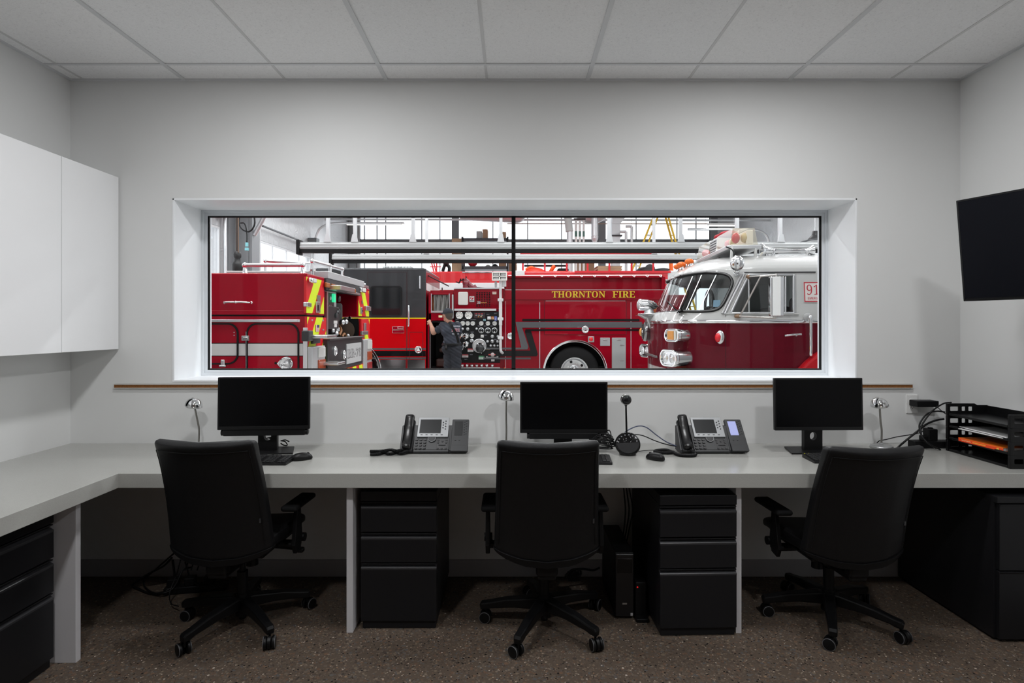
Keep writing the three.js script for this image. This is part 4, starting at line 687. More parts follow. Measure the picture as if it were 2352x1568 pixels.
// pipes, ducts and ladder further back
{
  const GALV = mat([0.55, 0.56, 0.57], 0.45, 0.7), d = 20, SC = d / F;
  const p = (x, y, dd = d) => P(x, y, dd);
  const du = thing('air_duct', 'large round galvanised air duct hanging crosswise in the bay', 'duct', p(1130, 490));
  { const a = p(1058, 485), b = p(1188, 492); partW(du, 'duct_pipe', cyl(a, b, 0.3, 0.3, 28), GALV); for (let i = 1; i < 9; i++) partW(du, 'duct_seam', cyl(a.clone().lerp(b, i / 9), a.clone().lerp(b, i / 9 + 0.006), 0.306, 0.306, 28), GALV); partW(du, 'duct_end', sph(b, 0.3, 24, 16), GALV); partW(du, 'duct_hanger', [0.2, 0.8].map((k) => { const q = a.clone().lerp(b, k); return cyl([q.x, q.y + 0.28, q.z], [q.x, BH, q.z], 0.012, 0.012, 6); }), STEEL); }
  const d2 = thing('air_duct', 'round galvanised duct bend above the three white pipes', 'duct', p(1365, 492));
  partW(d2, 'duct_pipe', tube([p(1330, 470, 20.75), p(1336, 488, 20.75), p(1352, 497, 20.75), p(1372, 495, 20.75), p(1386, 480, 20.75)], 0.26, 40, 20), GALV);
  partW(d2, 'duct_hanger', [1338, 1382].map((x) => cyl(p(x, 482, 20.75), [p(x, 482, 20.75).x, BH, -20.75], 0.012, 0.012, 6)), STEEL);
  const fx = thing('flexible_hose', 'ribbed grey flexible hose hanging into a duct in the bay', 'hose', p(1306, 560));
  { const pts = [[0, 0.001]]; const a = p(1308, 532), b = p(1302, 478), L = a.distanceTo(b); for (let i = 0; i <= 44; i++) pts.push([0.12 + (i % 2) * 0.022, i / 44 * L]); partW(fx, 'hose', along(lathe(pts, 18), a, b), mat([0.45, 0.46, 0.45], 0.7)); partW(fx, 'hose_pipe', [cyl(p(1302, 480), [p(1302, 0).x, BH, -d], 0.1, 0.1, 18), cyl(p(1308.5, 640), p(1308.5, 532), 0.105, 0.105, 18)], GALV); }
  const names = ['left of the three white pipes with green bands', 'middle of the three white pipes with green bands', 'right of the three white pipes with green bands'];
  [[1323, 0.035], [1331.8, 0.03], [1340.6, 0.026]].forEach(([x, r], i) => { const t = thing('white_pipe', names[i] + ' in the bay', 'pipe', [p(x, 600).x, 0, -20.4], 0, 'white pipes with green bands'); partW(t, 'pipe', cyl([p(x, 600, 20.4).x, 0, -20.4], p(x, 503, 20.4), r + 0.012, r + 0.012, 14), mat([0.72, 0.72, 0.7], 0.5)); partW(t, 'green_band', cyl(p(x, 543.5, 20.4), p(x, 531, 20.4), r + 0.015, r + 0.015, 14), mat([0.08, 0.17, 0.14], 0.5), 'dark green band'); });
  solo('steel_angle', 'dark bar across the tops of the three white pipes', 'bracket', cyl(p(1318, 503, 20.345), p(1345, 503, 20.345), 0.03, 0.03, 8), DARKGREY);
  const vd = thing('exhaust_duct', 'vertical round steel duct with a tapered end right of the white pipes', 'duct', p(1366, 560));
  { const a = p(1366, 562), b = p(1366, 440), L = a.distanceTo(b); partW(vd, 'duct_pipe', along(lathe([[0.075, 0], [0.085, 0.12], [0.12, 0.2], [0.125, 0.24], [0.118, 0.25], [0.118, L]], 24), a, b), GALV); partW(vd, 'duct_collar', along(lathe([[0.118, 0], [0.128, 0.01], [0.128, 0.03], [0.118, 0.04]], 24), p(1366, 545), b), STEEL); }
  const sd = thing('square_duct', 'square galvanised duct turning to the right at the top, behind the yellow ladder', 'duct', p(1415, 560));
  { const x0 = p(1404, 0, 21).x, x1 = p(1423, 0, 21).x, yb = p(0, 562, 21).y, yt = p(0, 515, 21).y, y2 = p(0, 492, 21).y, xr = p(1442, 0, 21).x; partW(sd, 'duct_pipe', [bx(x0, x1, 0, yt, -21.15, -20.85, 0.01), xf(ext([[x0, yt], [x1, yt], [xr, y2], [xr, y2 + 0.3], [x0 + 0.05, y2 + 0.2]], 0.3, -21.15), [0, 0, 0]), bx(xr, xr + 3.4, y2, y2 + 0.3, -21.15, -20.85)], GALV); partW(sd, 'duct_flange', [bx(x0 - 0.03, x1 + 0.06, p(0, 544, 21).y, p(0, 544, 21).y + 0.05, -21.2, -20.8), bx(xr - 0.03, xr + 0.03, y2 - 0.05, y2 + 0.35, -21.2, -20.8)], DARKGREY); for (const k of [1.0, 2.2, 3.2]) partW(sd, 'duct_flange', bx(xr + k, xr + k + 0.06, y2 - 0.05, y2 + 0.35, -21.2, -20.8), DARKGREY); }
  for (const [x, yt, l] of [[1438, 532, 'thin steel conduit left of the yellow ladder'], [1451, 520, 'thin steel conduit close to the foot of the yellow ladder']]) solo('conduit', l, 'conduit', [cyl([p(x, 0, 20.6).x, 0, -20.6], p(x, yt, 20.6), 0.045, 0.045, 10), cyl(p(x, yt, 20.6), p(x - 14, yt, 20.6), 0.045, 0.045, 10)], GALV);
  solo('conduit', 'long thin conduit crossing the bay high along the glazing', 'conduit', [cyl([BLX, p(700, 503.5, 22.6).y, -22.6], [BRX, p(1700, 506, 22.6).y, -22.6], 0.04, 0.04, 8)], GALV);
  solo('sprinkler_pipe', 'thin rusty pipe crossing the bay glazing from the middle to the right', 'pipe', [cyl(p(1165, 513.5, 23.5), p(1640, 514, 23.5), 0.022, 0.022, 8), ...[1200, 1450, 1620].map((x) => cyl(p(x, 513.5, 23.5), [p(x, 0, 23.5).x, BH, -23.5], 0.008, 0.008, 6))], mat([0.3, 0.2, 0.15], 0.6));
  // yellow stepladder
  const ld = thing('step_ladder', 'tall yellow stepladder standing open behind the overhead rails', 'ladder', [p(1505, 600, 20.1).x, 0, -20.1]), YEL = mat([0.62, 0.4, 0.02], 0.45);
  const top = (x) => p(x, 480, 18.6), bar = (a, b, w = 0.035) => cyl(a, b, w, w, 6);
  const fl = [p(1521, 470, 20.2), p(1452, 660, 20.3)], fr = [p(1512, 470, 20.05), p(1436, 660, 20.02)], rl = [p(1521, 470, 20.2), p(1556, 600, 20.25)], r2 = [p(1527, 470, 20.05), p(1565, 600, 20.02)];
  for (const e of [fl, fr, rl, r2]) { const q = e[1].clone().sub(e[0]); q.multiplyScalar((e[0].y - 0.02) / -q.y); partW(ld, 'ladder_rail', bar(e[0], e[0].clone().add(q)), YEL); e.push(q); }
  for (let i = 1; i < 16; i++) { partW(ld, 'ladder_step', bar(fl[0].clone().addScaledVector(fl[2], i / 16), fr[0].clone().addScaledVector(fr[2], i / 16), 0.028), ALU); partW(ld, 'ladder_brace', bar(rl[0].clone().addScaledVector(rl[2], i / 16), r2[0].clone().addScaledVector(r2[2], i / 16), 0.018), YEL); }
  partW(ld, 'ladder_cap', bx(fr[0].x - 0.05, r2[0].x + 0.05, fl[0].y, fl[0].y + 0.08, -20.3, -19.9), YEL);
  // exhaust hose hanging over the brush truck
  const eh = thing('exhaust_hose', 'dark hanging exhaust hose with a black boot above the nearest truck', 'hose', p(545, 600, 11));
  partW(eh, 'hose', cyl(p(545, 582, 11), [p(545, 470, 11).x, BH, -11], 0.028, 0.028, 14), mat([0.05, 0.038, 0.032], 0.7)); partW(eh, 'hose_rope', cyl(p(547.5, 580, 10.95), p(547.5, 470, 10.95), 0.011, 0.011, 8), mat([0.16, 0.11, 0.08], 0.8));
  partW(eh, 'hose_boot', along(lathe([[0, 0], [0.1, 0], [0.1, 0.16], [0.085, 0.2], [0.06, 0.22], [0.055, 0.28], [0.07, 0.3], [0.075, 0.36], [0.05, 0.41], [0, 0.42]], 20), p(545, 627, 11), p(545, 580, 11)), mat([0.012, 0.012, 0.012], 0.5));
  // lamp at the far right
  const hl = thing('pendant_lamp', 'small dark dome-shaped pendant lamp at the right edge of the window', 'lamp', p(1872, 545, 14));
  partW(hl, 'lamp_shade', along(lathe([[0.0, 0.2], [0.06, 0.2], [0.075, 0.1], [0.1, 0.08], [0.15, 0.02], [0.155, 0], [0.14, 0], [0, 0.01]], 28), p(1872, 549.5, 14), p(1872, 530, 14)), DARKGREY); partW(hl, 'lamp_rod', cyl(p(1872, 532, 14), [p(1872, 0, 14).x, BH, -14], 0.012, 0.012, 8), STEEL);
}
// storage racks, boxes
{
  const D = 24.3, q = (x, y) => P(x, y, D), CARD = mat([0.34, 0.2, 0.12], 0.8), CARD2 = mat([0.4, 0.26, 0.16], 0.8), GREYBOX = mat([0.42, 0.42, 0.41], 0.8), RK = mat([0.05, 0.05, 0.055], 0.5);
  const rack = (pa, pb, shelves, label) => { const t = thing('storage_rack', label, 'rack', [(q(pa, 0).x + q(pb, 0).x) / 2, 0, -D]), xa = q(pa, 0).x, xb = q(pb, 0).x, ht = Math.max(...shelves) + 0.05; for (const x of [xa, xb]) for (const z of [-D - 0.4, -D + 0.4]) partW(t, 'rack_post', bx(x - 0.04, x + 0.04, 0, ht, z - 0.04, z + 0.04), RK); for (const y of shelves) partW(t, 'rack_shelf', bx(xa, xb, y - 0.13, y, -D - 0.44, -D + 0.44), RK); return t; };
  const yA = q(0, 550).y, yB = q(0, 613.5).y;
  rack(1064, 1166, [1.4, yB, yA], 'tall dark storage rack at the bay glazing holding cardboard boxes');
  const box = (x0, x1, yt, y, m, label, dz = 0) => { const t = thing('cardboard_box', label, 'box', [(q(x0, 0).x + q(x1, 0).x) / 2, y, -D + dz]), w = (q(x1, 0).x - q(x0, 0).x) / 2, h = q(0, yt).y - y; part(t, 'box_body', bx(-w, w, 0.002, h, -0.25, 0.25, 0.008), m); part(t, 'box_tape', bx(-0.03, 0.03, h, h + 0.003, -0.25, 0.25), CARD2); return t; };
  box(1095, 1107.5, 533, yA, GREYBOX, 'grey cardboard box on the top shelf of the storage rack'); box(1109, 1120.5, 528.5, yA, CARD, 'tall brown cardboard box beside the grey box on the top shelf'); box(1148, 1162.5, 534.5, yA, CARD2, 'open brown cardboard box at the right end of the top shelf');
  solo('cardboard_box', 'very tall brown cardboard carton standing left of the storage rack', 'box', bx(q(1039, 0).x, q(1062, 0).x, 0, q(0, 549).y, -D - 0.3, -D + 0.2, 0.01), CARD2);
  solo('cardboard_sheet', 'large brown cardboard sheet behind the white pipes', 'cardboard', bx(q(1308, 0).x, q(1350, 0).x, 0, q(0, 597).y, -22.4, -22.35), CARD);
  solo('cardboard_box', 'dark brown carton seen just left of the black window joint', 'box', bx(q(1168.5, 0).x, q(1187, 0).x, 0, q(0, 596).y, -D - 0.2, -D + 0.2, 0.01), CARD);
  const helmet = (x, y0, r, m, label) => { const t = thing('helmet', label, 'helmet', [q(x, 0).x, y0, -D + 0.1]); part(t, 'helmet_shell', [new THREE.SphereGeometry(r, 18, 10, 0, 2 * PI, 0, PI / 2)], m); part(t, 'helmet_brim', lathe([[r * 0.95, 0], [r * 1.25, -0.0], [r * 1.25, 0.02], [r * 0.98, 0.05]], 20), m); };
  solo('gear_bag', 'red gear bag on the lower shelf of the storage rack', 'bag', sph([q(1086, 0).x, yB + 0.2, -D + 0.1], 1, 20, 14, [0.2, 0.2, 0.2]).scale(1, 1, 1), mat([0.5, 0.01, 0.02], 0.6));
  helmet(1137, yB, 0.13, BLACK, 'black helmet on the lower shelf of the storage rack'); helmet(1121, yB, 0.1, mat([0.3, 0.29, 0.26], 0.6), 'pale helmet on the lower shelf beside the black helmet');
  box(1146, 1163, 606, yB, CARD, 'flat brown box at the right end of the lower shelf');
}
// red rescue truck in the furthest lane
{
  const D = 17.4, t = thing('rescue_truck', 'bright red and white fire truck in the far lane behind the pump panel', 'truck', [1.2, 0, -D]), s = D / F, X = (px) => (px - CX) * s - 1.2, Y = (py) => EYE - (py - CY) * s;
  const RED = mat([0.62, 0.006, 0.012], 0.3, 0, { clearcoat: 1 }), x0 = X(985), x1 = X(1546), RR = mat([0.6, 0.01, 0.02], 0.4);
  part(t, 'truck_body', bx(x0, x1, 0.5, Y(623), -2.3, 0, 0.04), RED);
  part(t, 'white_band', bx(x0 - 0.005, x1 - 0.3, Y(666.5), Y(649), -2.3, 0.006, 0.02), mat([0.78, 0.78, 0.78], 0.3, 0, { clearcoat: 1 }));
  part(t, 'roof_trim', bx(X(1062), X(1160), Y(626.5), Y(624), -0.02, 0.012), CHROME);
  for (const z of [0.0, -2]) for (const k of [x0 + 1.3, x1 - 1.8]) part(t, 'wheel', [cyl([k, 0.52, z - 0.3], [k, 0.52, z], 0.52, 0.52, 32)], RUBBER);
  for (const px of [1201, 1251.5, 1302, 1350, 1400, 1451, 1501]) part(t, 'rail_post', bx(X(px) - 0.028, X(px) + 0.028, Y(625), Y(582), -0.06, -0.01, 0.01, 1), RR);
  part(t, 'guard_rail', [bx(X(1195), X(1505), Y(583.5), Y(581), -0.055, -0.015), bx(X(1320), X(1540), Y(627), Y(622), -0.05, 0.03)], RR);
  part(t, 'ladder_arm', [cyl([X(931), Y(608), -0.4], [X(941), Y(625), -0.4], 0.03, 0.03, 8), cyl([X(988), Y(600), -0.3], [X(998), Y(640), -0.3], 0.02, 0.02, 8), cyl([X(993), Y(600), -0.3], [X(1003), Y(640), -0.3], 0.02, 0.02, 8), cyl([X(1000), Y(600), -0.3], [X(1000), Y(640), -0.3], 0.02, 0.02, 8), cyl([X(984), Y(610), -0.3], [X(1010), Y(610), -0.3], 0.015, 0.015, 8)], RR);
  part(t, 'roof_box', bx(X(1183), X(1205), Y(632), Y(621), -0.5, 0.02, 0.02), mat([0.7, 0.7, 0.7], 0.4));
  part(t, 'red_cover', [sph([X(1230), Y(628), -0.4], 1, 20, 14, [0.36, 0.22, 0.4]), bx(X(1206), X(1310), Y(628), Y(622), -0.7, -0.02, 0.03)], mat([0.75, 0.03, 0.01], 0.5));
  part(t, 'orange_hose', [tube([[X(1208), Y(618), -0.3], [X(1220), Y(612), -0.3], [X(1232), Y(616), -0.3]], 0.05, 20, 8), tube([[X(1266), Y(622), -0.3], [X(1272), Y(612), -0.3], [X(1276), Y(608), -0.3]], 0.06, 20, 8)], mat([0.8, 0.1, 0.01], 0.5));
  part(t, 'gear_crate', [bx(X(1282), X(1308), Y(623), Y(614), -0.6, -0.2, 0.05), bx(X(1205), X(1310), Y(606), Y(602), -0.9, -0.7, 0.02)], BLACK);
  part(t, 'hose_nozzle', [tube([[X(1015), Y(622), -0.2], [X(1018), Y(612), -0.2], [X(1022), Y(604), -0.2], [X(1030), Y(612), -0.2], [X(1030), Y(622), -0.2]], 0.05, 24, 8), sph([X(1023), Y(604), -0.2], 0.09, 14, 10)], BLACK);
  for (let i = 0; i < 7; i++) part(t, 'wood_plank', bx(X(1373 + (i % 3)), X(1431 - (i * 2) % 3), Y(624 - i * 2.1), Y(622 - i * 2.1), -0.9, -0.12), mat([0.3 + 0.04 * (i % 3), 0.22 + 0.03 * (i % 3), 0.15], 0.7));
  part(t, 'gear_pile', [sph([X(1492), Y(620), -0.4], 1, 16, 10, [0.32, 0.14, 0.25]), sph([X(1530), Y(620), -0.4], 1, 16, 10, [0.3, 0.1, 0.25]), sph([X(1500), Y(615), -0.4], 0.16, 14, 10)], mat([0.03, 0.03, 0.03], 0.8));
  part(t, 'orange_hose', [cyl([X(1547), Y(628), -0.2], [X(1545), Y(600), -0.2], 0.06, 0.06, 10)], mat([0.75, 0.12, 0.01], 0.5));
  part(t, 'white_cab', bx(X(1533), X(1560), 0.6, Y(621), -2.3, 0.02, 0.05), mat([0.6, 0.6, 0.6], 0.35));
}
// ================================================================== RED PUMPER TRUCK (middle lane)
const AUTO = { clearcoat: 0.35, clearcoatRoughness: 0.03, specularIntensity: 0.15 };
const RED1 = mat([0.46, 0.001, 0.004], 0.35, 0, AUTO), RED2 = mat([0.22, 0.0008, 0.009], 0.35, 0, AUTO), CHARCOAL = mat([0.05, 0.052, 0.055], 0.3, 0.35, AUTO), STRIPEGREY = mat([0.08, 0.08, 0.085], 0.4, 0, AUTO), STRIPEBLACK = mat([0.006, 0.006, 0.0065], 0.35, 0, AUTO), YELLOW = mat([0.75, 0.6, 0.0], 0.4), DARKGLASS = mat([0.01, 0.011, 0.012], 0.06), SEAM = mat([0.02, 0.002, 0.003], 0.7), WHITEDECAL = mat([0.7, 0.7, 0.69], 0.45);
function truckWheel(parent, x, z, r, depth, rimR, opts = {}) {   // face towards +z at z
  const w = part(parent, 'wheel', [xf(lathe([[rimR * 1.02, -depth], [r * 0.93, -depth], [r, -depth * 0.8], [r, -0.06], [r * 0.97, -0.025], [r * 0.9, -0.008], [r * 0.72, 0], [rimR * 1.06, -0.012], [rimR * 1.0, -0.03]], 56).rotateX(PI / 2), [x, r, z])], RUBBER);
  part(w, 'wheel_rim', [xf(lathe([[0.0, -0.1], [rimR * 0.42, -0.1], [rimR * 0.5, -0.085], [rimR * 0.8, -0.11], [rimR * 0.86, -0.06], [rimR * 0.95, -0.03], [rimR * 1.02, -0.012], [rimR * 1.0, -0.03]], 48).rotateX(PI / 2), [x, r, z])], STEEL);
  part(w, 'wheel_hub', [xf(lathe([[0, 0.04], [rimR * 0.12, 0.035], [rimR * 0.3, 0.0], [rimR * 0.38, -0.06], [rimR * 0.42, -0.1]], 32).rotateX(PI / 2), [x, r, z])], CHROME);
  for (let k = 0; k < 10; k++) { const a = k / 10 * 2 * PI; part(w, k % 2 ? 'wheel_hole' : 'wheel_nut', k % 2 ? disc(x + Math.cos(a) * rimR * 0.7, r + Math.sin(a) * rimR * 0.7, rimR * 0.1, z - 0.107, 0.012, 14) : cyl([x + Math.cos(a) * rimR * 0.56, r + Math.sin(a) * rimR * 0.56, z - 0.11], [x + Math.cos(a) * rimR * 0.56, r + Math.sin(a) * rimR * 0.56, z - 0.05], rimR * 0.07, rimR * 0.05, 8), k % 2 ? BLACK : CHROME); }
  return w;
}
{
  const D = 12.2, t = thing('fire_engine', 'long dark red pumper fire engine with a grey cab and THORNTON FIRE in gold letters', 'fire engine', [0, 0, -D]);
  const e = (p) => [(p[0] - CX) / F * D, EYE - (p[1] - CY) / F * D], e2 = (x, y) => e(z2(x, y)), e3 = (x, y) => e(z3(x, y)), L2 = 1 / 4.0214 * D / F;
  const b2 = (x0, y0, x1, y1, za, zb, r = 0) => { const [a, b] = e2(x0, y0), [c, d] = e2(x1, y1); return bx(a, c, d, b, za, zb, r); };
  const b3 = (x0, y0, x1, y1, za, zb, r = 0) => { const [a, b] = e3(x0, y0), [c, d] = e3(x1, y1); return bx(a, c, d, b, za, zb, r); };
  const r2 = (x0, y0, x1, y1, r) => { const [a, b] = e2(x0, y0), [c, d] = e2(x1, y1); return rr(a, c, d, b, r); }, r3 = (x0, y0, x1, y1, r) => { const [a, b] = e3(x0, y0), [c, d] = e3(x1, y1); return rr(a, c, d, b, r); };
  const ring2 = (x0, y0, x1, y1, r, w, dep, z) => { const [a, b] = e2(x0, y0), [c, d] = e2(x1, y1); return ring(a, c, d, b, r, w, dep, z); }, ring3 = (x0, y0, x1, y1, r, w, dep, z) => { const [a, b] = e3(x0, y0), [c, d] = e3(x1, y1); return ring(a, c, d, b, r, w, dep, z); };
  // chassis and wheels
  part(t, 'chassis', [bx(-4.9, 3.4, 0.4, 0.62, -2.0, -0.35)], BLACK);
  const [wx, wy] = e3(645, 1505), R = 0.53;
  truckWheel(t, wx, -0.06, R, 0.34, 0.29); truckWheel(t, wx, -1.9, R, 0.34, 0.29); truckWheel(t, -3.46, -0.06, R, 0.34, 0.29); truckWheel(t, -3.46, -1.9, R, 0.34, 0.29);
  // ---- cab: side panels with the wheel arch cut out
  const [cr, ct] = e2(797, 548), cf = -4.95, cfu = -4.2, [, yl] = e2(0, 1012), cutArch = (s, x, r) => { s.absarc(x, R, r, PI, 0, true); };
  const cabLow = new THREE.Shape(); cabLow.moveTo(cf, 0.5); cabLow.lineTo(-3.46 - 0.66, 0.5); cabLow.absarc(-3.46, R, 0.66, PI, 0, true); cabLow.lineTo(cr, 0.46); cabLow.lineTo(cr, yl); cabLow.lineTo(cf, yl);
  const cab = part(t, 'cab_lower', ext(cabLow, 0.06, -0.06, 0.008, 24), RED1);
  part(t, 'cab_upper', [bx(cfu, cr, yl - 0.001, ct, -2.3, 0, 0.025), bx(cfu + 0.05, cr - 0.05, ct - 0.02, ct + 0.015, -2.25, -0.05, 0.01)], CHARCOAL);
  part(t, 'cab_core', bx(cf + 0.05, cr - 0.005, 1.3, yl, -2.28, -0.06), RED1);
  { // back wall of the cab: red, white band, seen at a slant
    const [, y0] = e2(0, 680), [, y1] = e2(0, 748);
    part(t, 'cab_back', [bx(cr - 0.01, cr + 0.004, yl, ct - 0.06, -2.29, -0.02)], RED2); part(t, 'cab_back_band', bx(cr, cr + 0.007, y1, y0, -2.28, -0.025), WHITEDECAL);
    part(t, 'cab_back_lower', bx(cr - 0.01, cr + 0.002, 0.5, yl, -2.28, -0.02), RED2);
  }
  part(t, 'yellow_line', b2(-150, 1003, 796, 1012, -0.001, 0.003), YELLOW);
  part(t, 'side_stripe', [b2(-200, 1284, 796, 1299, -0.001, 0.0025), b2(-200, 1368, 796, 1384, -0.001, 0.0025)], STRIPEGREY); part(t, 'side_stripe', b2(-200, 1309, 796, 1360, -0.001, 0.0025), STRIPEBLACK);
  part(t, 'kick_plate', [b2(375, 1389, 612, 1479, -0.002, 0.006), b2(626, 1389, 790, 1479, -0.002, 0.006)], mat([0.6, 0.6, 0.61], 0.12, 1));
  part(t, 'cab_step', [b2(385, 1494, 605, 1512, -0.1, 0.12)], DIAMOND);
  part(t, 'wheel_arch_trim', ext((() => { const s = new THREE.Shape(); s.absarc(-3.46, R, 0.7, 0, PI, false); s.absarc(-3.46, R, 0.645, PI, 0, true); return s; })(), 0.05, -0.02, 0.006, 40), CHROME);
  // door
  const door = part(t, 'cab_door', [ring2(258, 580, 620, 1500, 0.02, 0.009, 0.003, -0.0005), b2(627, 560, 630, 1500, 0, 0.002)], SEAM);
  part(door, 'door_window', ext(r2(292, 718, 569, 984, 0.055), 0.006, 0.002), DARKGLASS); part(door, 'window_gasket', ring2(282, 709, 578, 991, 0.075, 0.032, 0.014, -0.002), RUBBER);
  part(door, 'door_latch', [ext(r2(487, 1083, 597, 1113, 0.01), 0.02, 0, 0.004), ext(r2(487, 1117, 597, 1145, 0.006), 0.015, 0, 0.004), ext(r2(540, 1087, 590, 1105, 0.012), 0.05, 0, 0.006)], CHROME);
  part(door, 'grab_handle', (() => { const [a, b] = e2(637, 890), [c, d] = e2(640, 1082); return [tube([[a, b, 0], [a + 0.012, b - 0.005, 0.06], [a + 0.02, b - 0.06, 0.08], [c + 0.012, d + 0.06, 0.08], [c, d, 0.06], [c - 0.012, d, 0]], 0.018, 40, 10)]; })(), CHROME);
  part(t, 'marker_light', [ext(r2(737, 616, 753, 736, 0.012), 0.03, 0, 0.008)], CHROME);
  { const [a, b] = e2(728, 1298), m = part(t, 'cab_emblem', zlathe(a, b, 0, [[0.0, 0.012], [0.055, 0.014], [0.06, 0.02], [0.072, 0.02], [0.078, 0.01], [0.08, 0]], 32), CHROME); part(m, 'emblem_mark', [ext([[a - 0.04, b - 0.03], [a, b + 0.045], [a + 0.04, b - 0.03]], 0.004, 0.013)], WHITEDECAL); }
  part(t, 'compartment_seam', [ring2(645, 1135, 772, 1472, 0.015, 0.007, 0.003, 0)], SEAM);
  part(t, 'cab_handrail', [cyl(e2(802, 605).concat(-0.3), e2(915, 655).concat(-1.9), 0.016, 0.016, 8), b2(875, 690, 885, 752, -1.3, -1.25)], DARKGREY);
  { // light bar on the roof
    const [a, b] = e2(330, 537), [c, d] = e2(622, 497); const lb = part(t, 'light_bar', [bx(a + 0.1, c - 0.1, b - 0.03, b + 0.02, -0.9, -0.6), bx(a, c, b + 0.01, b + 0.03, -0.98, -0.55, 0.01)], DARKGREY);
    for (let i = 0; i < 9; i++) part(lb, 'lamp_module', bx(a + 0.02 + i * (c - a - 0.04) / 9, a + (i + 0.93) * (c - a - 0.04) / 9 + 0.02, b + 0.03, d, -0.96, -0.57, 0.02), i % 4 === 1 ? mat([0.55, 0.57, 0.57], 0.15, 0.5) : mat([0.75, 0.78, 0.78], 0.12, 0.2));
  }
  // ---- crosslay module between cab and pump panel
  const [mx0, mtop] = e2(820, 750), [mx1, my] = e2(1050, 1040);
  const boxR = part(t, 'crosslay_frame', [b2(820, 785, 848, 1040, -2.2, -0.02, 0.01), b2(1012, 785, 1050, 1040, -2.2, -0.02, 0.01), b2(820, 775, 1050, 790, -2.2, -0.02, 0.01), b2(820, 958, 1050, 1030, -2.2, -0.02, 0.01)], RED2);
  part(t, 'crosslay_back', b2(800, 748, 1055, 1500, -2.28, -1.0), RED2);
  part(boxR, 'crosslay_tray', [b2(845, 785, 1016, 957, -1.0, -0.9), b2(843, 940, 1018, 958, -0.9, 0.0, 0.005), b2(843, 780, 852, 950, -0.2, -0.01), b2(1008, 780, 1018, 950, -0.2, -0.01)], STEEL);
  { // grey cover hanging over the hose bed
    const [a, b] = e2(862, 782), [c, d] = e2(1004, 940), nx = 36, ny = 20, pos = [], idx = [];
    for (let j = 0; j <= ny; j++) for (let i = 0; i <= nx; i++) { const u = i / nx, v = j / ny, k = 0.1 * v * (1 - v); pos.push(a + (c - a) * (u * (1 - 0.12 * v) + 0.05 * v), b + (d - b) * v, -0.06 + 0.025 * Math.sin(u * 19 + v * 2.5) * (0.4 + v) + 0.012 * Math.sin(u * 41 - v * 4)); }
    for (let j = 0; j < ny; j++) for (let i = 0; i < nx; i++) { const p = j * (nx + 1) + i; idx.push(p, p + nx + 1, p + 1, p + 1, p + nx + 1, p + nx + 2); }
    const g = new THREE.BufferGeometry(); g.setAttribute('position', new THREE.Float32BufferAttribute(pos, 3)); g.setIndex(idx); g.computeVertexNormals();
    part(boxR, 'hose_cover', g, mat([0.2, 0.195, 0.185], 0.3, 0.0, { side: THREE.DoubleSide }));
    part(boxR, 'orange_strap', b2(850, 800, 872, 940, -0.2, -0.13, 0.02), mat([0.75, 0.16, 0.02], 0.6)); part(boxR, 'warning_label', b2(913, 980, 948, 1000, -0.025, -0.017), mat([0.7, 0.6, 0.3], 0.5)); part(boxR, 'warning_label', b2(925, 990, 946, 999, -0.02, -0.016), WHITEDECAL);
  }
  part(t, 'crosslay_top', [b2(830, 748, 1052, 778, -2.2, -0.12)], RED2);
  // open compartment: dark inside, red frame
  part(t, 'compartment', [b2(812, 1030, 826, 1500, -1.0, -0.02), b2(1046, 1030, 1060, 1500, -1.0, -0.02), b2(812, 1480, 1060, 1508, -1.0, -0.01)], RED2);
  part(t, 'compartment_liner', [b2(826, 1036, 836, 1480, -0.95, -0.04), b2(836, 1036, 1050, 1478, -0.98, -0.94), b2(836, 1036, 1050, 1046, -0.95, -0.03)], BLACK);
  part(t, 'compartment_trim', [b2(832, 1040, 837, 1476, -0.05, -0.02), b2(836, 1474, 1050, 1480, -0.2, -0.015)], STEEL); part(t, 'stored_gear', [b2(870, 1390, 980, 1470, -0.8, -0.3, 0.04), b2(900, 1290, 1000, 1330, -0.8, -0.3, 0.04)], mat([0.05, 0.02, 0.015], 0.6));
  part(t, 'ribbed_hose', (() => { const [a, b] = e2(1046, 790), [, d] = e2(1046, 1010); const pts = []; for (let i = 0; i <= 36; i++) pts.push([0.016 + (i % 2) * 0.006, (b - d) * i / 36]); return along(lathe(pts, 10), [a, d, 0.015], [a, b, 0.015]); })(), mat([0.5, 0.5, 0.5], 0.4, 0.6));
  // ---- pump panel
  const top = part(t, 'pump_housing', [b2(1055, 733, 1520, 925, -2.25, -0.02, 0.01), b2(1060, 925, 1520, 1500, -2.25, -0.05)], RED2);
  part(t, 'housing_cap', [b2(1058, 727, 1478, 737, -2.25, 0.01)], DULLALU); part(t, 'silver_strip', b2(1058, 920, 1447, 940, -0.03, 0.01, 0.004), ALU);
  part(top, 'cover_plate', [ext(r2(1095, 765, 1186, 886, 0.03), 0.03, -0.02, 0.01)], mat([0.62, 0.61, 0.58], 0.4));
  const emb = canvas(128, 160, (c, w, h) => { c.fillStyle = '#c8c8c8'; c.fillRect(0, 0, w, h); c.strokeStyle = '#777'; c.lineWidth = 8; c.strokeRect(4, 4, 120, 152); c.fillStyle = '#a01a2a'; c.beginPath(); c.arc(64, 58, 42, 0, 7); c.fill(); c.strokeStyle = '#eee'; c.lineWidth = 12; c.beginPath(); c.moveTo(40, 80); c.lineTo(64, 32); c.lineTo(88, 44); c.stroke(); c.fillStyle = '#444'; c.fillRect(20, 112, 88, 24); });
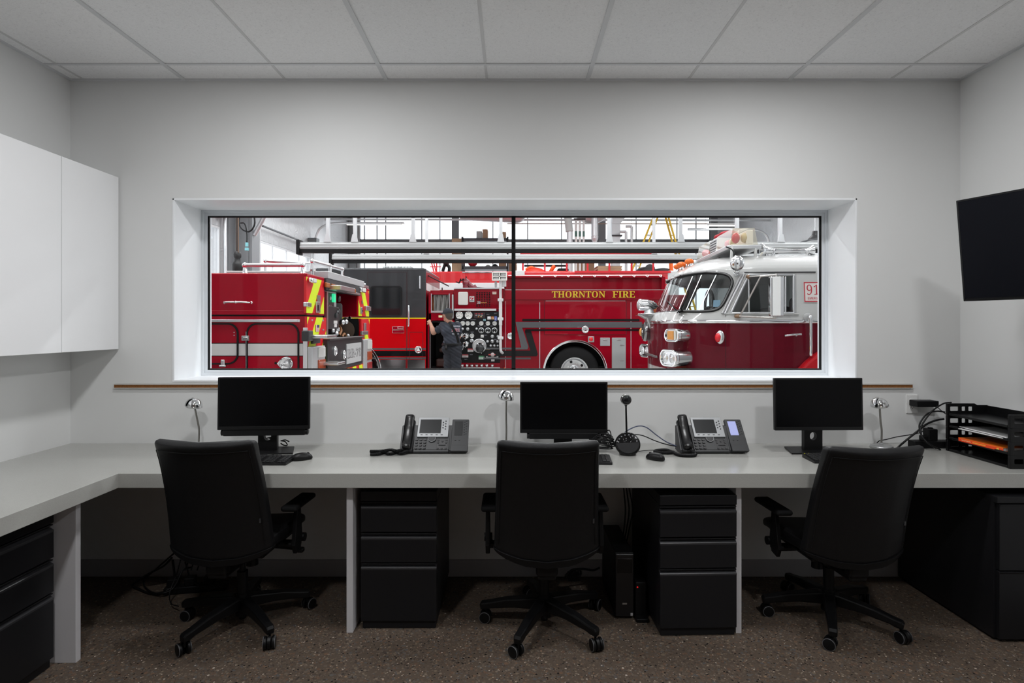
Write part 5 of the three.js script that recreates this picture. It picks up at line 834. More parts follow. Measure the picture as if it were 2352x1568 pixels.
  const plate = (x0, y0, x1, y1, tex, z = 0.002, name = 'label_plate', host = t) => { const [a, b] = e2(x0, y0), [c, d] = e2(x1, y1); const g = new THREE.PlaneGeometry(c - a, b - d).translate((a + c) / 2, (b + d) / 2, z + 0.0045), m = part(host, name, [bx(a, c, d, b, z - 0.02, z + 0.004)], mat([0.5, 0.5, 0.5], 0.4)); part(m, 'label_print', g, mat([1, 1, 1], 0.5, 0, { map: tex })); return m; };
  plate(1198, 803, 1245, 858, emb, -0.012, 'emblem_plate');
  { // louvre
    const [a, b] = e2(1258, 765), [c, d] = e2(1396, 902), g = part(top, 'grille_backing', bx(a, c, d, b, -0.021, -0.017), BLACK);
    for (let i = 0; i <= 9; i++) part(g, 'grille_bar', bx(a, c, d + (b - d) * i / 9 - 0.006, d + (b - d) * i / 9 + 0.006, -0.019, -0.008), RED2);
    for (let i = 0; i <= 6; i++) part(g, 'grille_bar', bx(a + (c - a) * i / 6 - 0.008, a + (c - a) * i / 6 + 0.008, d, b, -0.019, -0.006), RED2);
    plate(1268, 852, 1300, 874, canvas(64, 48, (q, w, h) => { q.fillStyle = '#a99'; q.fillRect(0, 0, w, h); q.fillStyle = '#822'; q.fillRect(4, 8, 18, 26); q.fillStyle = '#655'; q.fillRect(28, 8, 30, 26); q.fillStyle = '#ccc'; q.fillRect(34, 14, 6, 14); q.fillRect(46, 14, 6, 14); }), -0.005, 'badge');
    part(g, 'grille_script', tube(Array.from({ length: 23 }, (_, i) => [e2(1303 + i * 2.5, 0)[0], e2(0, 865 + (i % 2 ? 4 : -4) * (i % 5 ? 0.7 : 1.2))[1], -0.003]), 0.0035, 90, 5), mat([0.6, 0.35, 0.1], 0.4));
  }
  plate(1412, 762, 1448, 786, canvas(64, 40, (q, w, h) => { q.fillStyle = '#ddd3c4'; q.fillRect(0, 0, w, h); q.fillStyle = '#b03030'; q.fillRect(4, 4, 56, 8); q.fillStyle = '#777'; for (let i = 0; i < 3; i++) q.fillRect(6, 17 + i * 7, 50, 2); }), -0.012);
  const pp = part(t, 'pump_panel', [b2(1064, 945, 1482, 1420, -0.055, -0.02, 0.004)], mat([0.006, 0.006, 0.0065], 0.4, 0, { specularIntensity: 0.5 }));
  const FACE = mat([0.72, 0.72, 0.7], 0.5);
  const dial = canvas(128, 128, (c) => { c.fillStyle = '#d9d9d4'; c.fillRect(0, 0, 128, 128); c.strokeStyle = '#222'; c.lineWidth = 3; for (let i = 0; i < 21; i++) { const a = 2.36 + i * 0.2356; c.beginPath(); c.moveTo(64 + Math.cos(a) * 44, 64 + Math.sin(a) * 44); c.lineTo(64 + Math.cos(a) * 56, 64 + Math.sin(a) * 56); c.stroke(); } c.fillStyle = '#555'; for (let i = 0; i < 5; i++) { const a = 2.36 + i * 1.178; c.fillRect(59 + Math.cos(a) * 35, 61 + Math.sin(a) * 35, 10, 6); } c.fillRect(50, 94, 28, 5); });
  const DIAL = mat([1, 1, 1], 0.4, 0, { map: dial });
  const gauge = (x, y, rz, ang = 0.6) => { const [a, b] = e2(x, y), r = rz * L2; const g = part(t, 'gauge', zlathe(a, b, -0.02, [[r * 0.84, 0.012], [r * 0.86, 0.022], [r * 0.93, 0.028], [r, 0.02], [r, 0]], 28), rz > 25 ? CHROME : STEEL); part(g, 'gauge_dial', new THREE.CircleGeometry(r * 0.86, 28).translate(a, b, -0.007), DIAL); part(g, 'gauge_needle', xf(bx(-0.003, 0.003, -r * 0.15, r * 0.65, 0, 0.003), [a, b, -0.005], [0, 0, ang]), BLACK); };
  gauge(1107, 980, 35, 2.2); gauge(1192, 980, 36, 2.0);
  for (const [x, y, r] of [[1087, 1056, 22], [1137, 1055, 22], [1183, 1055, 21], [1230, 1055, 21], [1309, 1055, 21], [1370, 1055, 21], [1432, 1055, 21], [1120, 1161, 21], [1223, 1170, 21]]) gauge(x, y, r, 1.5 + rnd());
  const knobAt = (x, y, rz, m = STEEL, h = 0.04, name = 'valve_knob') => { const [a, b] = e2(x, y), r = rz * L2; return part(t, name, zlathe(a, b, -0.02, [[0, h], [r * 0.5, h], [r * 0.6, h * 0.8], [r * 0.62, h * 0.5], [r * 0.9, h * 0.4], [r, h * 0.25], [r, 0]], 20), m); };
  for (const [x, y] of [[1308, 1120], [1370, 1120], [1431, 1120]]) { const [a, b] = e2(x, y), k = part(t, 'valve_control', [tor(a, b, -0.012, 22 * L2, 0.011, 28), zlathe(a, b, -0.02, [[0, 0.05], [0.018, 0.05], [0.02, 0]], 16)], STEEL); part(k, 'valve_handle', [bx(a - 0.045, a + 0.045, b - 0.012, b + 0.012, 0.02, 0.045, 0.008), bx(a - 0.016, a + 0.016, b - 0.05, b + 0.01, 0.015, 0.04, 0.006)], BLACK); part(k, 'valve_mark', bx(a - 0.01, a + 0.01, b - 0.045, b - 0.02, 0.04, 0.044), WHITEDECAL); }
  for (const [x, y, r] of [[1265, 1105, 11], [1135, 1107, 12], [1220, 1215, 18], [1366, 1222, 13], [1411, 1220, 17], [1460, 1222, 14], [1396, 1262, 12], [1430, 1262, 12], [1460, 1262, 10], [1411, 1175, 16], [1462, 1175, 12], [1183, 1107, 15]]) knobAt(x, y, r, r > 14 ? STEEL : DULLALU);
  const outlet = (x, y, rz, len) => { const [a, b] = e2(x, y), r = rz * L2; const o = part(t, 'hose_outlet', zlathe(a, b, -0.02, [[0, len], [r * 0.7, len], [r * 0.78, len * 0.9], [r * 0.78, len * 0.6], [r * 0.88, len * 0.55], [r * 0.88, len * 0.25], [r * 0.7, len * 0.2], [r, 0.01], [r, 0]], 32), CHROME); for (let k = 0; k < 3; k++) { const q = k * 2.09 + 0.4; part(o, 'outlet_lug', cyl([a + Math.cos(q) * r * 0.75, b + Math.sin(q) * r * 0.75, len * 0.7], [a + Math.cos(q) * r * 1.0, b + Math.sin(q) * r * 1.0, len * 0.75], 0.012, 0.01, 8), STEEL); } return o; };
  outlet(1168, 1172, 30, 0.16); outlet(1170, 1246, 30, 0.16); outlet(1125, 1280, 30, 0.18);
  { const [a, b] = e2(1291, 1262), o = part(t, 'intake_ring', [zlathe(a, b, -0.02, [[0.06, 0.05], [0.13, 0.06], [0.15, 0.05], [0.15, 0]], 40), tor(a, b, 0.03, 0.135, 0.014, 40)], STEEL); const [c, d] = e2(1299, 1285); part(o, 'intake_cap', zlathe(c, d, -0.01, [[0, 0.2], [0.06, 0.2], [0.07, 0.17], [0.085, 0.15], [0.09, 0.03], [0.1, 0.02], [0.1, 0]], 30), mat([0.06, 0.06, 0.062], 0.3, 0.6)); for (let k = 0; k < 6; k++) part(o, 'cap_lug', cyl([c + Math.cos(k) * 0.08, d + Math.sin(k) * 0.08, 0.05], [c + Math.cos(k) * 0.105, d + Math.sin(k) * 0.105, 0.08], 0.014, 0.01, 8), STEEL); }
  // panel display and printed plates
  plate(1243, 957, 1340, 1005, canvas(256, 128, (c, w, h) => { c.fillStyle = '#151517'; c.fillRect(0, 0, w, h); c.strokeStyle = '#5a1420'; c.lineWidth = 5; c.strokeRect(3, 3, w - 6, h - 6); c.fillStyle = '#c02a3a'; for (let i = 0; i < 3; i++) c.fillRect(30 + i * 70, 18, 44, 16); c.fillStyle = '#888'; for (let i = 0; i < 3; i++) c.fillRect(26 + i * 70, 52, 50, 20); c.fillStyle = '#a86a20'; c.fillRect(90, 88, 30, 20); c.fillStyle = '#b8a870'; c.fillRect(150, 88, 40, 20); }), -0.014, 'pressure_display');
  const lines = (bg, fg, head) => canvas(128, 80, (c, w, h) => { c.fillStyle = bg; c.fillRect(0, 0, w, h); if (head) { c.fillStyle = head; c.fillRect(0, 0, w, 26); } c.fillStyle = fg; for (let i = 0; i < 4; i++) c.fillRect(10, 34 + i * 11, 100 - (i * 17) % 40, 4); });
  plate(1366, 992, 1396, 1018, lines('#e4e4e4', '#444'), -0.014); plate(1401, 992, 1425, 1018, lines('#c89a70', '#422', '#b06a3a'), -0.014); plate(1430, 990, 1453, 1030, lines('#4a5aa0', '#ccd', '#5a6ab0'), -0.014);
  plate(1183, 1288, 1236, 1318, lines('#d8d0d0', '#555', '#a83038'), -0.014); plate(1132, 1342, 1188, 1370, lines('#b9b0ad', '#555', '#9a3a40'), -0.014); plate(1345, 1282, 1388, 1301, lines('#b09a78', '#3a3020'), -0.014); plate(1285, 1355, 1338, 1388, lines('#cfe0d4', '#3a6a4a', '#3a8a5a'), -0.014); plate(1326, 1014, 1350, 1032, lines('#7aa0a8', '#333'), -0.014); plate(1303, 1160, 1331, 1186, lines('#d0d0cc', '#333'), -0.014);
  for (const [x, y] of [[1085, 1021], [1150, 1021], [1220, 1021], [1245, 1021], [1290, 1080], [1345, 1080], [1405, 1080], [1370, 973], [1440, 963], [1225, 1137], [1140, 1188], [1215, 1345], [1165, 1388], [1350, 1165], [1440, 1205]]) plate(x - 14, y - 4, x + 14, y + 4, lines('#25262a', '#889', '#6a6a70'), -0.017, 'small_label');
  { const [a, b] = e2(1352, 1308), [c, d] = e2(1466, 1406), f = part(t, 'drain_frame', [ring(a, c, d + 0.06, b, 0.01, 0.035, 0.02, -0.022), bx((a + c) / 2 - 0.02, c - 0.08, d, d + 0.06, -0.022, -0.004)], mat([0.5, 0.5, 0.5], 0.4, 0.5)); const cx = (a + c) / 2 + 0.01, cy = (b + d) / 2 + 0.03; part(f, 'drain_valve', [zlathe(cx, cy, -0.02, [[0, 0.06], [0.03, 0.06], [0.045, 0.03], [0.05, 0]], 20)], mat([0.5, 0.4, 0.4], 0.4)); part(f, 'drain_handle', [bx(cx - 0.09, cx + 0.06, cy - 0.012, cy + 0.012, 0.0, 0.02, 0.006)], mat([0.5, 0.05, 0.05], 0.4)); }
  // bottom strip with a row of drain valves and the running board
  part(t, 'lower_strip', b2(1100, 1420, 1482, 1462, -0.05, -0.01, 0.006), RED2);
  for (const x of [1135, 1178, 1223, 1268, 1313, 1360, 1411]) { const [a, b] = e2(x, 1446); part(t, 'drain_knob', [zlathe(a, b, -0.012, [[0, 0.05], [0.018, 0.05], [0.03, 0.02], [0.035, 0]], 14), bx(a - 0.028, a + 0.028, b + 0.01, b + 0.022, 0.0, 0.03, 0.004)], STEEL); }
  part(t, 'running_board', b2(1094, 1461, 1482, 1520, -0.02, 0.03), DIAMOND); part(t, 'amber_light', b2(1519, 1465, 1530, 1500, 0, 0.02, 0.005), mat([0.8, 0.2, 0.03], 0.3));
  // ---- scene light on its mast
  { const [a, b] = e2(1487, 665), [c, d] = e2(1487, 1290); part(t, 'light_mast', [cyl([a, d, 0.08], [a, b, 0.08], 0.028, 0.028, 14), cyl([a, d + 0.5, 0.08], [a, b - 0.4, 0.08], 0.036, 0.036, 14), tube([[a, d, 0.08], [a + 0.01, d - 0.05, 0.08], [a + 0.04, d - 0.09, 0.02]], 0.03, 16, 10), bx(a + 0.03, a + 0.12, b - 0.12, b + 0.02, -0.04, 0.06, 0.01), ...[0.2, 0.6, 1.0].map((k) => bx(a - 0.06, a + 0.06, d + k, d + k + 0.06, -0.02, 0.11, 0.01))], mat([0.66, 0.66, 0.66], 0.3, 0.3));
    const [p, q] = e2(1410, 665), [r, s] = e2(1547, 587), l = part(t, 'scene_light', [ring(p, r, q, s, 0.015, 0.022, 0.12, 0.05), bx(p + 0.01, r - 0.01, q + 0.01, s - 0.01, 0.04, 0.06), bx(p, r, (q + s) / 2 - 0.01, (q + s) / 2 + 0.01, 0.06, 0.16), bx((p + r) / 2 - 0.012, (p + r) / 2 + 0.012, q, s, 0.06, 0.16)], mat([0.7, 0.69, 0.65], 0.35)); for (const x of [0, 1]) for (const y of [0, 1]) part(l, 'lamp_glass', bx(p + 0.03 + x * (r - p) / 2, p + (r - p) / 2 - 0.02 + x * (r - p) / 2, q + 0.03 + y * (s - q) / 2 - 0.01, q + (s - q) / 2 - 0.02 + y * (s - q) / 2, 0.06, 0.1), mat([0.55, 0.56, 0.56], 0.15, 0.7)); part(l, 'light_bracket', b2(1432, 668, 1452, 720, -0.1, 0.02), DULLALU); }
  // ---- water cannon on top of the pump housing
  { const q = (x, y, z = -0.9) => e2(x, y).concat(z), m = mat([0.16, 0.01, 0.02], 0.4, 0, { clearcoat: 0.5 });
    const g = part(t, 'water_cannon', [cyl(q(1135, 735), q(1135, 660), 0.075, 0.065, 18), cyl(q(1118, 622), q(1225, 720), 0.065, 0.05, 18), sph(q(1140, 655), 0.09, 18, 12), cyl(q(1200, 690, -0.85), q(1218, 718, -0.85), 0.085, 0.085, 18)], m);
    part(g, 'cannon_handwheel', [cyl(q(1035, 642), q(1070, 655), 0.012, 0.012, 8), cyl(q(1070, 655), q(1085, 612), 0.016, 0.016, 8), cyl(q(1078, 632), q(1115, 622), 0.014, 0.014, 8), cyl(q(1100, 618), q(1120, 628), 0.03, 0.03, 12)], BLACK); part(g, 'cannon_base', [cyl(q(1138, 733), q(1138, 670), 0.05, 0.05, 14), cyl(q(1138, 590), q(1138, 625), 0.012, 0.02, 10)], BLACK); part(g, 'cannon_nozzle', cyl(q(1222, 705), q(1335, 722), 0.035, 0.045, 18), mat([0.05, 0.05, 0.055], 0.35)); }
  // ---- body with wheel arch
  const [bx0] = e2(1520, 0), [bx1, bt] = e3(1480, 612), ysh = e3(0, 745)[1], AR = 297 / 4.02 * D / F;
  const s = new THREE.Shape(); s.moveTo(bx0, 0.48); s.lineTo(wx - AR, 0.48); s.lineTo(wx - AR, wy); s.absarc(wx, wy, AR, PI, 0, true); s.lineTo(wx + AR, 0.48); s.lineTo(bx1, 0.48); s.lineTo(bx1, ysh); s.lineTo(bx0, ysh);
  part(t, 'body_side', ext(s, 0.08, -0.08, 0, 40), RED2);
  part(t, 'body_core', [bx(bx0, wx - AR - 0.02, 0.5, ysh - 0.01, -2.28, -0.08), bx(wx + AR + 0.02, bx1, 0.5, ysh - 0.01, -2.28, -0.08), bx(wx - AR - 0.02, wx + AR + 0.02, wy + AR + 0.02, ysh - 0.01, -2.28, -0.08)], RED2);
  part(t, 'wheel_well', [ext((() => { const q = new THREE.Shape(); q.moveTo(wx - AR - 0.01, 0.48); q.lineTo(wx - AR - 0.01, wy); q.absarc(wx, wy, AR + 0.01, PI, 0, true); q.lineTo(wx + AR + 0.01, 0.48); q.lineTo(wx + AR + 0.03, 0.48); q.lineTo(wx + AR + 0.03, wy); q.absarc(wx, wy, AR + 0.03, 0, PI, false); q.lineTo(wx - AR - 0.03, 0.48); return q; })(), 0.6, -0.68, 0, 30), bx(wx - AR, wx + AR, 0.5, wy + AR, -0.72, -0.68)], BLACK);
  part(t, 'wheel_arch_trim', ext((() => { const q = new THREE.Shape(); q.absarc(wx, wy, AR + 0.005, 0, PI, false); q.absarc(wx, wy, AR - 0.045, PI, 0, true); return q; })(), 0.06, -0.03, 0.008, 44), CHROME);
  part(t, 'hose_bed', [b3(10, 632, 1455, 745, -0.2, -0.12), b3(10, 612, 1465, 634, -0.22, -0.015, 0.02), b3(1450, 625, 1482, 745, -0.3, -0.02), b3(8, 630, 24, 745, -0.3, -0.03), bx(bx0, bx1, ysh - 0.01, bt - 0.06, -2.25, -2.15), bx(bx0, bx0 + 0.06, ysh - 0.01, bt - 0.05, -2.2, -0.2), bx(bx1 - 0.06, bx1, ysh - 0.01, bt - 0.05, -2.2, -0.2)], RED2);
  part(t, 'top_rail', tube([e3(30, 612).concat(-0.1), e3(700, 611).concat(-0.1), e3(1460, 608).concat(-0.1)], 0.014, 20, 8), WHITE);
  part(t, 'rope_hook', [340, 463, 584, 708, 827, 946, 1072, 1192, 1314, 1438].map((x) => tube([e3(x - 16, 608).concat(-0.06), e3(x - 4, 622).concat(0.0), e3(x + 3, 627).concat(0.004), e3(x + 8, 618).concat(0.0), e3(x + 12, 608).concat(-0.06)], 0.0075, 20, 6)), WHITE);
  part(t, 'edge_trim', [b3(0, 743, 1480, 748, -0.01, 0.012), b3(375, 846, 1110, 850, 0, 0.006), b3(317, 860, 323, 1486, 0, 0.012), b3(1159, 860, 1165, 1486, 0, 0.012), b3(4, 850, 7, 1486, 0, 0.008)], mat([0.6, 0.55, 0.56], 0.3, 0.6));
  part(t, 'fascia', [b3(0, 750, 1478, 838, -0.01, 0.016, 0.008)], RED2);
  part(t, 'locker_door', [ext(r3(366, 852, 1117, 1158, 0.01), 0.012, 0, 0.004), b3(370, 852, 1113, 1158, 0.0, 0.01)], RED2); part(t, 'locker_seam', [ring3(362, 848, 1121, 1162, 0.012, 0.007, 0.003, 0.0)], SEAM);
  // Z-shaped stripes
  const zs = (pts, m, z = 0.013) => part(t, 'side_stripe', ext(pts.map(([x, y]) => e3(x, y)), 0.002, z), m);
  zs([[97, 1042], [1262, 1042], [1262, 1095], [158, 1095], [216, 1270], [205, 1295], [-200, 1295], [-200, 1278], [150, 1278]], STRIPEGREY);
  zs([[158, 1020], [164, 1014], [1240, 1014], [1240, 1034], [164, 1034], [158, 1028]], STRIPEBLACK); zs([[190, 1108], [1240, 1108], [1240, 1124], [240, 1124], [303, 1340], [290, 1358], [-200, 1358], [-200, 1306], [235, 1306], [183, 1130]], STRIPEBLACK); zs([[-200, 1370], [238, 1370], [238, 1386], [-200, 1386]], STRIPEGREY, 0.006);
  const roundLatch = (x, y, rz) => { const [a, b] = e3(x, y), r = rz / 4.02 * D / F, m = part(t, 'round_latch', zlathe(a, b, 0.008, [[0, 0.012], [r * 0.4, 0.014], [r * 0.55, 0.008], [r * 0.62, 0.022], [r * 0.85, 0.03], [r, 0.018], [r, 0]], 32), CHROME); part(m, 'latch_bar', bx(a - r * 0.4, a + r * 0.4, b - 0.008, b + 0.008, 0.014, 0.024, 0.004), STEEL); };
  roundLatch(740, 1112, 34); roundLatch(50, 1172, 32);
  { const [a, b] = e3(765, 1228), [c, d] = e3(822, 1175), f = part(t, 'marker_light', bx(a, c, b, d, -0.01, 0.014, 0.005), STEEL); part(f, 'red_lens', zlathe((a + c) / 2, (b + d) / 2, 0.01, [[0, 0.016], [0.035, 0.012], [0.048, 0]], 24), mat([0.6, 0.02, 0.02], 0.25)); }
  for (const [x0, y0, x1, y1, h] of [[878, 1187, 968, 1262, []], [986, 1187, 1114, 1470, [1255, 1400]]]) { const f = part(t, 'grey_hatch', ext(r3(x0, y0, x1, y1, 0.008), 0.02, -0.005, 0.006), mat([0.35, 0.36, 0.36], 0.4, 0.4)); const cx = (x0 + x1) / 2; part(f, 'hatch_latch', b3(cx - 18, y0 + 18, cx + 18, y0 + 28, 0.012, 0.02, 0.002), STEEL); for (const y of h) part(f, 'hatch_hinge', b3(x1 - 52, y - 5, x1 - 16, y + 5, 0.012, 0.02, 0.002), STEEL); }
  part(t, 'rub_rail', [b3(0, 1502, 340, 1516, -0.05, 0.03), b3(945, 1502, 1480, 1516, -0.05, 0.03)], DULLALU);
  { // gold lettering with black outline
    const [a, b] = e3(432, 818), [c, d] = e3(925, 757), [p] = e3(990, 0), [q] = e3(1198, 0), gold = mat([0.62, 0.42, 0.03], 0.35, 0.2), k = 0.007;
    part(t, 'lettering_shadow', [textGeo('THORNTON', fontSerif, a + k, c + k, b - k, d - k * 0.5, 0.004, 0.015), textGeo('FIRE', fontSerif, p + k, q + k, b - k, d - k * 0.5, 0.004, 0.015)], BLACK);
    part(t, 'lettering', [textGeo('THORNTON', fontSerif, a, c, b, d, 0.006, 0.016), textGeo('FIRE', fontSerif, p, q, b, d, 0.006, 0.016)], gold, 'gold lettering THORNTON FIRE');
  }
  part(t, 'rear_wall', [bx(bx1, bx1 + 0.5, 0.5, ysh - 0.1, -2.2, -0.1, 0.02)], RED2); part(t, 'rear_light', b3(1482, 648, 1500, 690, -0.2, 0.02, 0.01), STEEL);
}
// ================================================================== NEAR RED BRUSH TRUCK BR-76
{
  const D = 5.2, RX0 = -1.847, t = thing('fire_truck', 'near red and white fire truck, its yellow and red striped tail reading BR-76', 'fire truck', [RX0, 0, -D]);
  const sp = (x, y, z = 0) => { const p = onPlane(t, 'z', z, ...z1(x, y)); return [p.x, p.y]; };           // a point of the near side
  const rp = (x, y, v = 0) => { const p = onPlane(t, 'x', v, ...z1(x, y)); return [p.z, p.y]; };           // a point of the tail, as [z, y]
  const BR = mat([0.33, 0.001, 0.014], 0.35, 0, AUTO), HIVIS = mat([0.62, 0.75, 0.01], 0.45), HRED = mat([0.6, 0.005, 0.01], 0.4), WD = 2.28;
  const [, top] = sp(500, 590), [, mid0] = sp(500, 975), [, mid1] = sp(500, 990), X1 = -5.2, yb = 0.62;
  // tail face pieces, drawn in (z, y) and stood up at a given x: shape x runs from the near corner away from the viewer
  const tailExt = (pts, dep, x, bevel = 0) => ext(pts.map(([z, y]) => [-z, y]), dep, 0, bevel).rotateY(PI / 2).translate(x, 0, 0);
  part(t, 'chassis', bx(-6.9, -0.1, 0.45, 0.7, -1.9, -0.4), BLACK);
  for (const x of [-1.6, -5.9]) for (const z of [-0.02, -1.95]) truckWheel(t, x, z, 0.47, 0.3, 0.27);
  const lower = new THREE.Shape(); lower.moveTo(X1, yb); lower.lineTo(-2.2, yb); lower.absarc(-1.6, 0.47, 0.62, 2.9, 0.24, true); lower.lineTo(0, yb); lower.lineTo(0, mid1); lower.lineTo(X1, mid1);
  part(t, 'lower_body', [ext(lower, 0.06, -0.06, 0, 30), bx(X1, -0.75, 1.12, mid1, -WD, -0.06), bx(-0.75, -0.02, yb, mid1, -0.48, -0.06), bx(-0.75, -0.02, yb, mid1, -WD, -1.74), bx(X1, -2.3, yb, 1.12, -WD, -0.06)], BR);
  part(t, 'upper_body', [bx(X1, 0, mid0 + 0.01, top, -0.5, 0.0, 0.012), bx(X1, 0, mid0 + 0.01, top, -WD, -1.74, 0.012), bx(X1, -0.75, mid0, top - 0.02, -1.8, -0.4)], BR);
  part(t, 'body_gap', bx(X1, -0.02, mid1 - 0.005, mid0 + 0.015, -0.49, -0.012), BLACK);
  part(t, 'lower_ledge', bx(X1, 0.0, mid0, sp(0, 936)[1], -0.48, 0.006, 0.004), BR);
  // white stripe, trim strips and locker doors with black seals on the near side
  const sb = (x0, y0, x1, y1, za, zb, r = 0) => { const [a, b] = sp(x0, y0), [c, d] = sp(x1, y1); return bx(a, c, d, b, za, zb, r); };
  const [xl] = sp(-400, 0), [xs] = sp(952, 0);
  part(t, 'white_stripe', bx(xl, xs, sp(0, 1354)[1], sp(0, 1240)[1], -0.001, 0.003), mat([0.62, 0.61, 0.6], 0.35, 0, AUTO)); part(t, 'stripe_edge', [bx(xl, xs, sp(0, 1359)[1], sp(0, 1352)[1], 0, 0.0035), bx(xl, xs, sp(0, 1242)[1], sp(0, 1235)[1], 0, 0.0035)], BLACK);
  const tr = part(t, 'drip_rail', bx(xl, sp(925, 0)[0], sp(0, 1044)[1], sp(0, 1018)[1], 0, 0.014, 0.004), ALU); for (const x of [165, 547, 905]) part(tr, 'rail_screw', disc(...sp(x, 1031), 0.005, 0.013, 0.003, 12), STEEL);
  const seal = (x0, y0, x1, y1, r, w = 0.014) => { const [a, b] = sp(x0, y0), [c, d] = sp(x1, y1); return ring(a, c, d, b, r, w, 0.016, -0.003); };
  const lockers = [[428, 1052, 916, 1640], [-500, 1052, 356, 1434], [-500, 1490, 356, 1700]];
  lockers.forEach(([x0, y0, x1, y1], i) => { const d = part(t, 'locker_door', (() => { const [a, b] = sp(x0 + 10, y0 + 10), [c, q] = sp(x1 - 10, y1 - 10); return ext(rr(a, c, q, b, 0.08), 0.004, -0.001, 0.001); })(), BR); part(d, 'door_seal', seal(x0, y0, x1, y1, 0.095), RUBBER); });
  part(t, 'white_stripe', [bx(sp(435, 0)[0], sp(908, 0)[0], sp(0, 1352)[1], sp(0, 1242)[1], 0.002, 0.0046), bx(xl, sp(348, 0)[0], sp(0, 1352)[1], sp(0, 1242)[1], 0.002, 0.0046)], mat([0.62, 0.61, 0.6], 0.35, 0, AUTO));
  part(t, 'locker_seam', sb(424, 1130, 434, 1640, 0.0, 0.014), CHROME);
  { const [a, b] = sp(424, 1190); part(t, 'door_latch', [ext(rr(a - 0.035, a + 0.036, b - 0.025, b + 0.022, 0.006), 0.02, 0.002, 0.005), bx(a - 0.012, a + 0.03, b - 0.012, b + 0.01, 0.02, 0.034, 0.005)], CHROME); const [c, d] = sp(217, 1420); part(t, 'door_latch', [bx(c - 0.018, c + 0.018, d - 0.02, d + 0.03, 0, 0.025, 0.006), bx(c - 0.03, c + 0.03, d - 0.035, d - 0.018, 0, 0.03, 0.006)], CHROME); }
  for (const y of [1138, 1165]) part(t, 'rivet', disc(...sp(314, y), 0.005, 0, 0.004, 12), CHROME);
  { const [a, b] = sp(228, 864), [c, d] = sp(478, 864); part(t, 'grab_rail', [tube([[a, b, 0], [a + 0.012, b, 0.04], [a + 0.06, b + 0.003, 0.05], [c - 0.06, d + 0.003, 0.05], [c - 0.012, d, 0.04], [c, d, 0]], 0.0085, 50, 10), ...[[a, b], [c, d], [(a + c) / 2, b + 0.003]].map(([x, y], i) => sph([x, y, i === 2 ? 0.048 : 0.01], 0.014, 14, 10))], CHROME); }
  { const [a, b] = sp(800, 1426), r = 66 / 4.02 * D / F, f = part(t, 'fuel_filler', [zlathe(a, b, 0, [[0, 0.008], [r * 0.45, 0.01], [r * 0.5, 0.02], [r * 0.7, 0.012], [r * 0.78, 0.028], [r * 0.9, 0.03], [r, 0.012], [r, 0]], 44)], CHROME); part(f, 'filler_lug', ext([[a - r * 1.35, b], [a - r * 0.8, b + r * 0.62], [a - r * 0.8, b - r * 0.62]], 0.01, 0), CHROME); part(f, 'filler_cap', zlathe(a, b, 0.008, [[0, 0.016], [r * 0.36, 0.014], [r * 0.42, 0]], 28), STEEL); part(f, 'filler_grip', bx(a - r * 0.34, a + r * 0.34, b - 0.008, b + 0.008, 0.02, 0.032, 0.004), CHROME); part(f, 'filler_screw', [0.8, 2.4, 3.9, 5.5].map((q) => disc(a + Math.cos(q) * r * 0.87, b + Math.sin(q) * r * 0.87, 0.005, 0.029, 0.003, 10)), DARKGREY); part(f, 'filler_keyhole', disc(a - r * 1.55, b + 0.004, 0.012, 0, 0.004, 14), BLACK); }
  part(t, 'corner_guard', [bx(-0.034, 0.004, yb, sp(960, 1095)[1], -0.012, 0.008, 0.003)], ALU);
  // tail: red and yellow diagonal bands, each band a plate
  const panel = (x0, x1, yt, yb2, dirFar, v, name) => {   // zoomed corners of an upright panel on the tail
    const z0 = rp(x0, 800, v)[0], z1_ = rp(x1, 800, v)[0], Y1 = yt, Y0 = yb2;
    part(t, name, [bx(v - 0.02, v + 0.001, Y0, Y1, z1_, z0)], HRED);
    const w = 0.19, step = 0.385, s = dirFar ? -1 : 1, H = Y1 - Y0, slope = 1.22;   // bands lean outwards from the middle
    for (let k = -4; k < 6; k++) {
      let pts = []; const base = k * step - (H > 0.6 ? 0.122 : 0.04);   // band between two slanted lines, clipped to the panel
      const u = (y) => base + (y - Y0) / slope, W0 = z0 - z1_;
      const poly0 = [[base, Y0], [base + w, Y0], [base + w + H / slope, Y1], [base + H / slope, Y1]];
      const clip = (pts, f) => { const o = []; for (let i = 0; i < pts.length; i++) { const a = pts[i], b = pts[(i + 1) % pts.length], fa = f(a), fb = f(b); if (fa >= 0) o.push(a); if (fa * fb < 0) { const q = fa / (fa - fb); o.push([a[0] + (b[0] - a[0]) * q, a[1] + (b[1] - a[1]) * q]); } } return o; };
      pts = clip(clip(poly0, (p) => p[0]), (p) => W0 - p[0]);
      if (pts.length < 3) continue;
      part(t, 'yellow_band', tailExt(pts.map(([q, y]) => [s > 0 ? z0 - q : z1_ + q, y]).reverse(), 0.002, v), HIVIS);
    }
  };
  const zn0 = 985, yA = rp(985, 1000)[1];
  panel(978, 1140, top - 0.035, mid0 + 0.015, false, 0.002, 'tail_panel'); panel(985, 1160, mid1 - 0.005, yb + 0.05, false, 0.002, 'tail_panel');
  panel(1460, 1556, top - 0.035, mid0 + 0.015, true, 0.002, 'tail_panel'); panel(1480, 1562, mid1 - 0.005, yb + 0.05, true, 0.002, 'tail_panel');
  const rb = (x0, y0, x1, y1, va, vb, r = 0) => { const v = vb > 0.01 ? vb : 0, [a, b] = rp(x0, (y0 + y1) / 2, v), [c] = rp(x1, (y0 + y1) / 2, v), [, Y0] = rp((x0 + x1) / 2, y1, v), [, Y1] = rp((x0 + x1) / 2, y0, v); return bx(va, vb, Y0, Y1, c, a, r); };
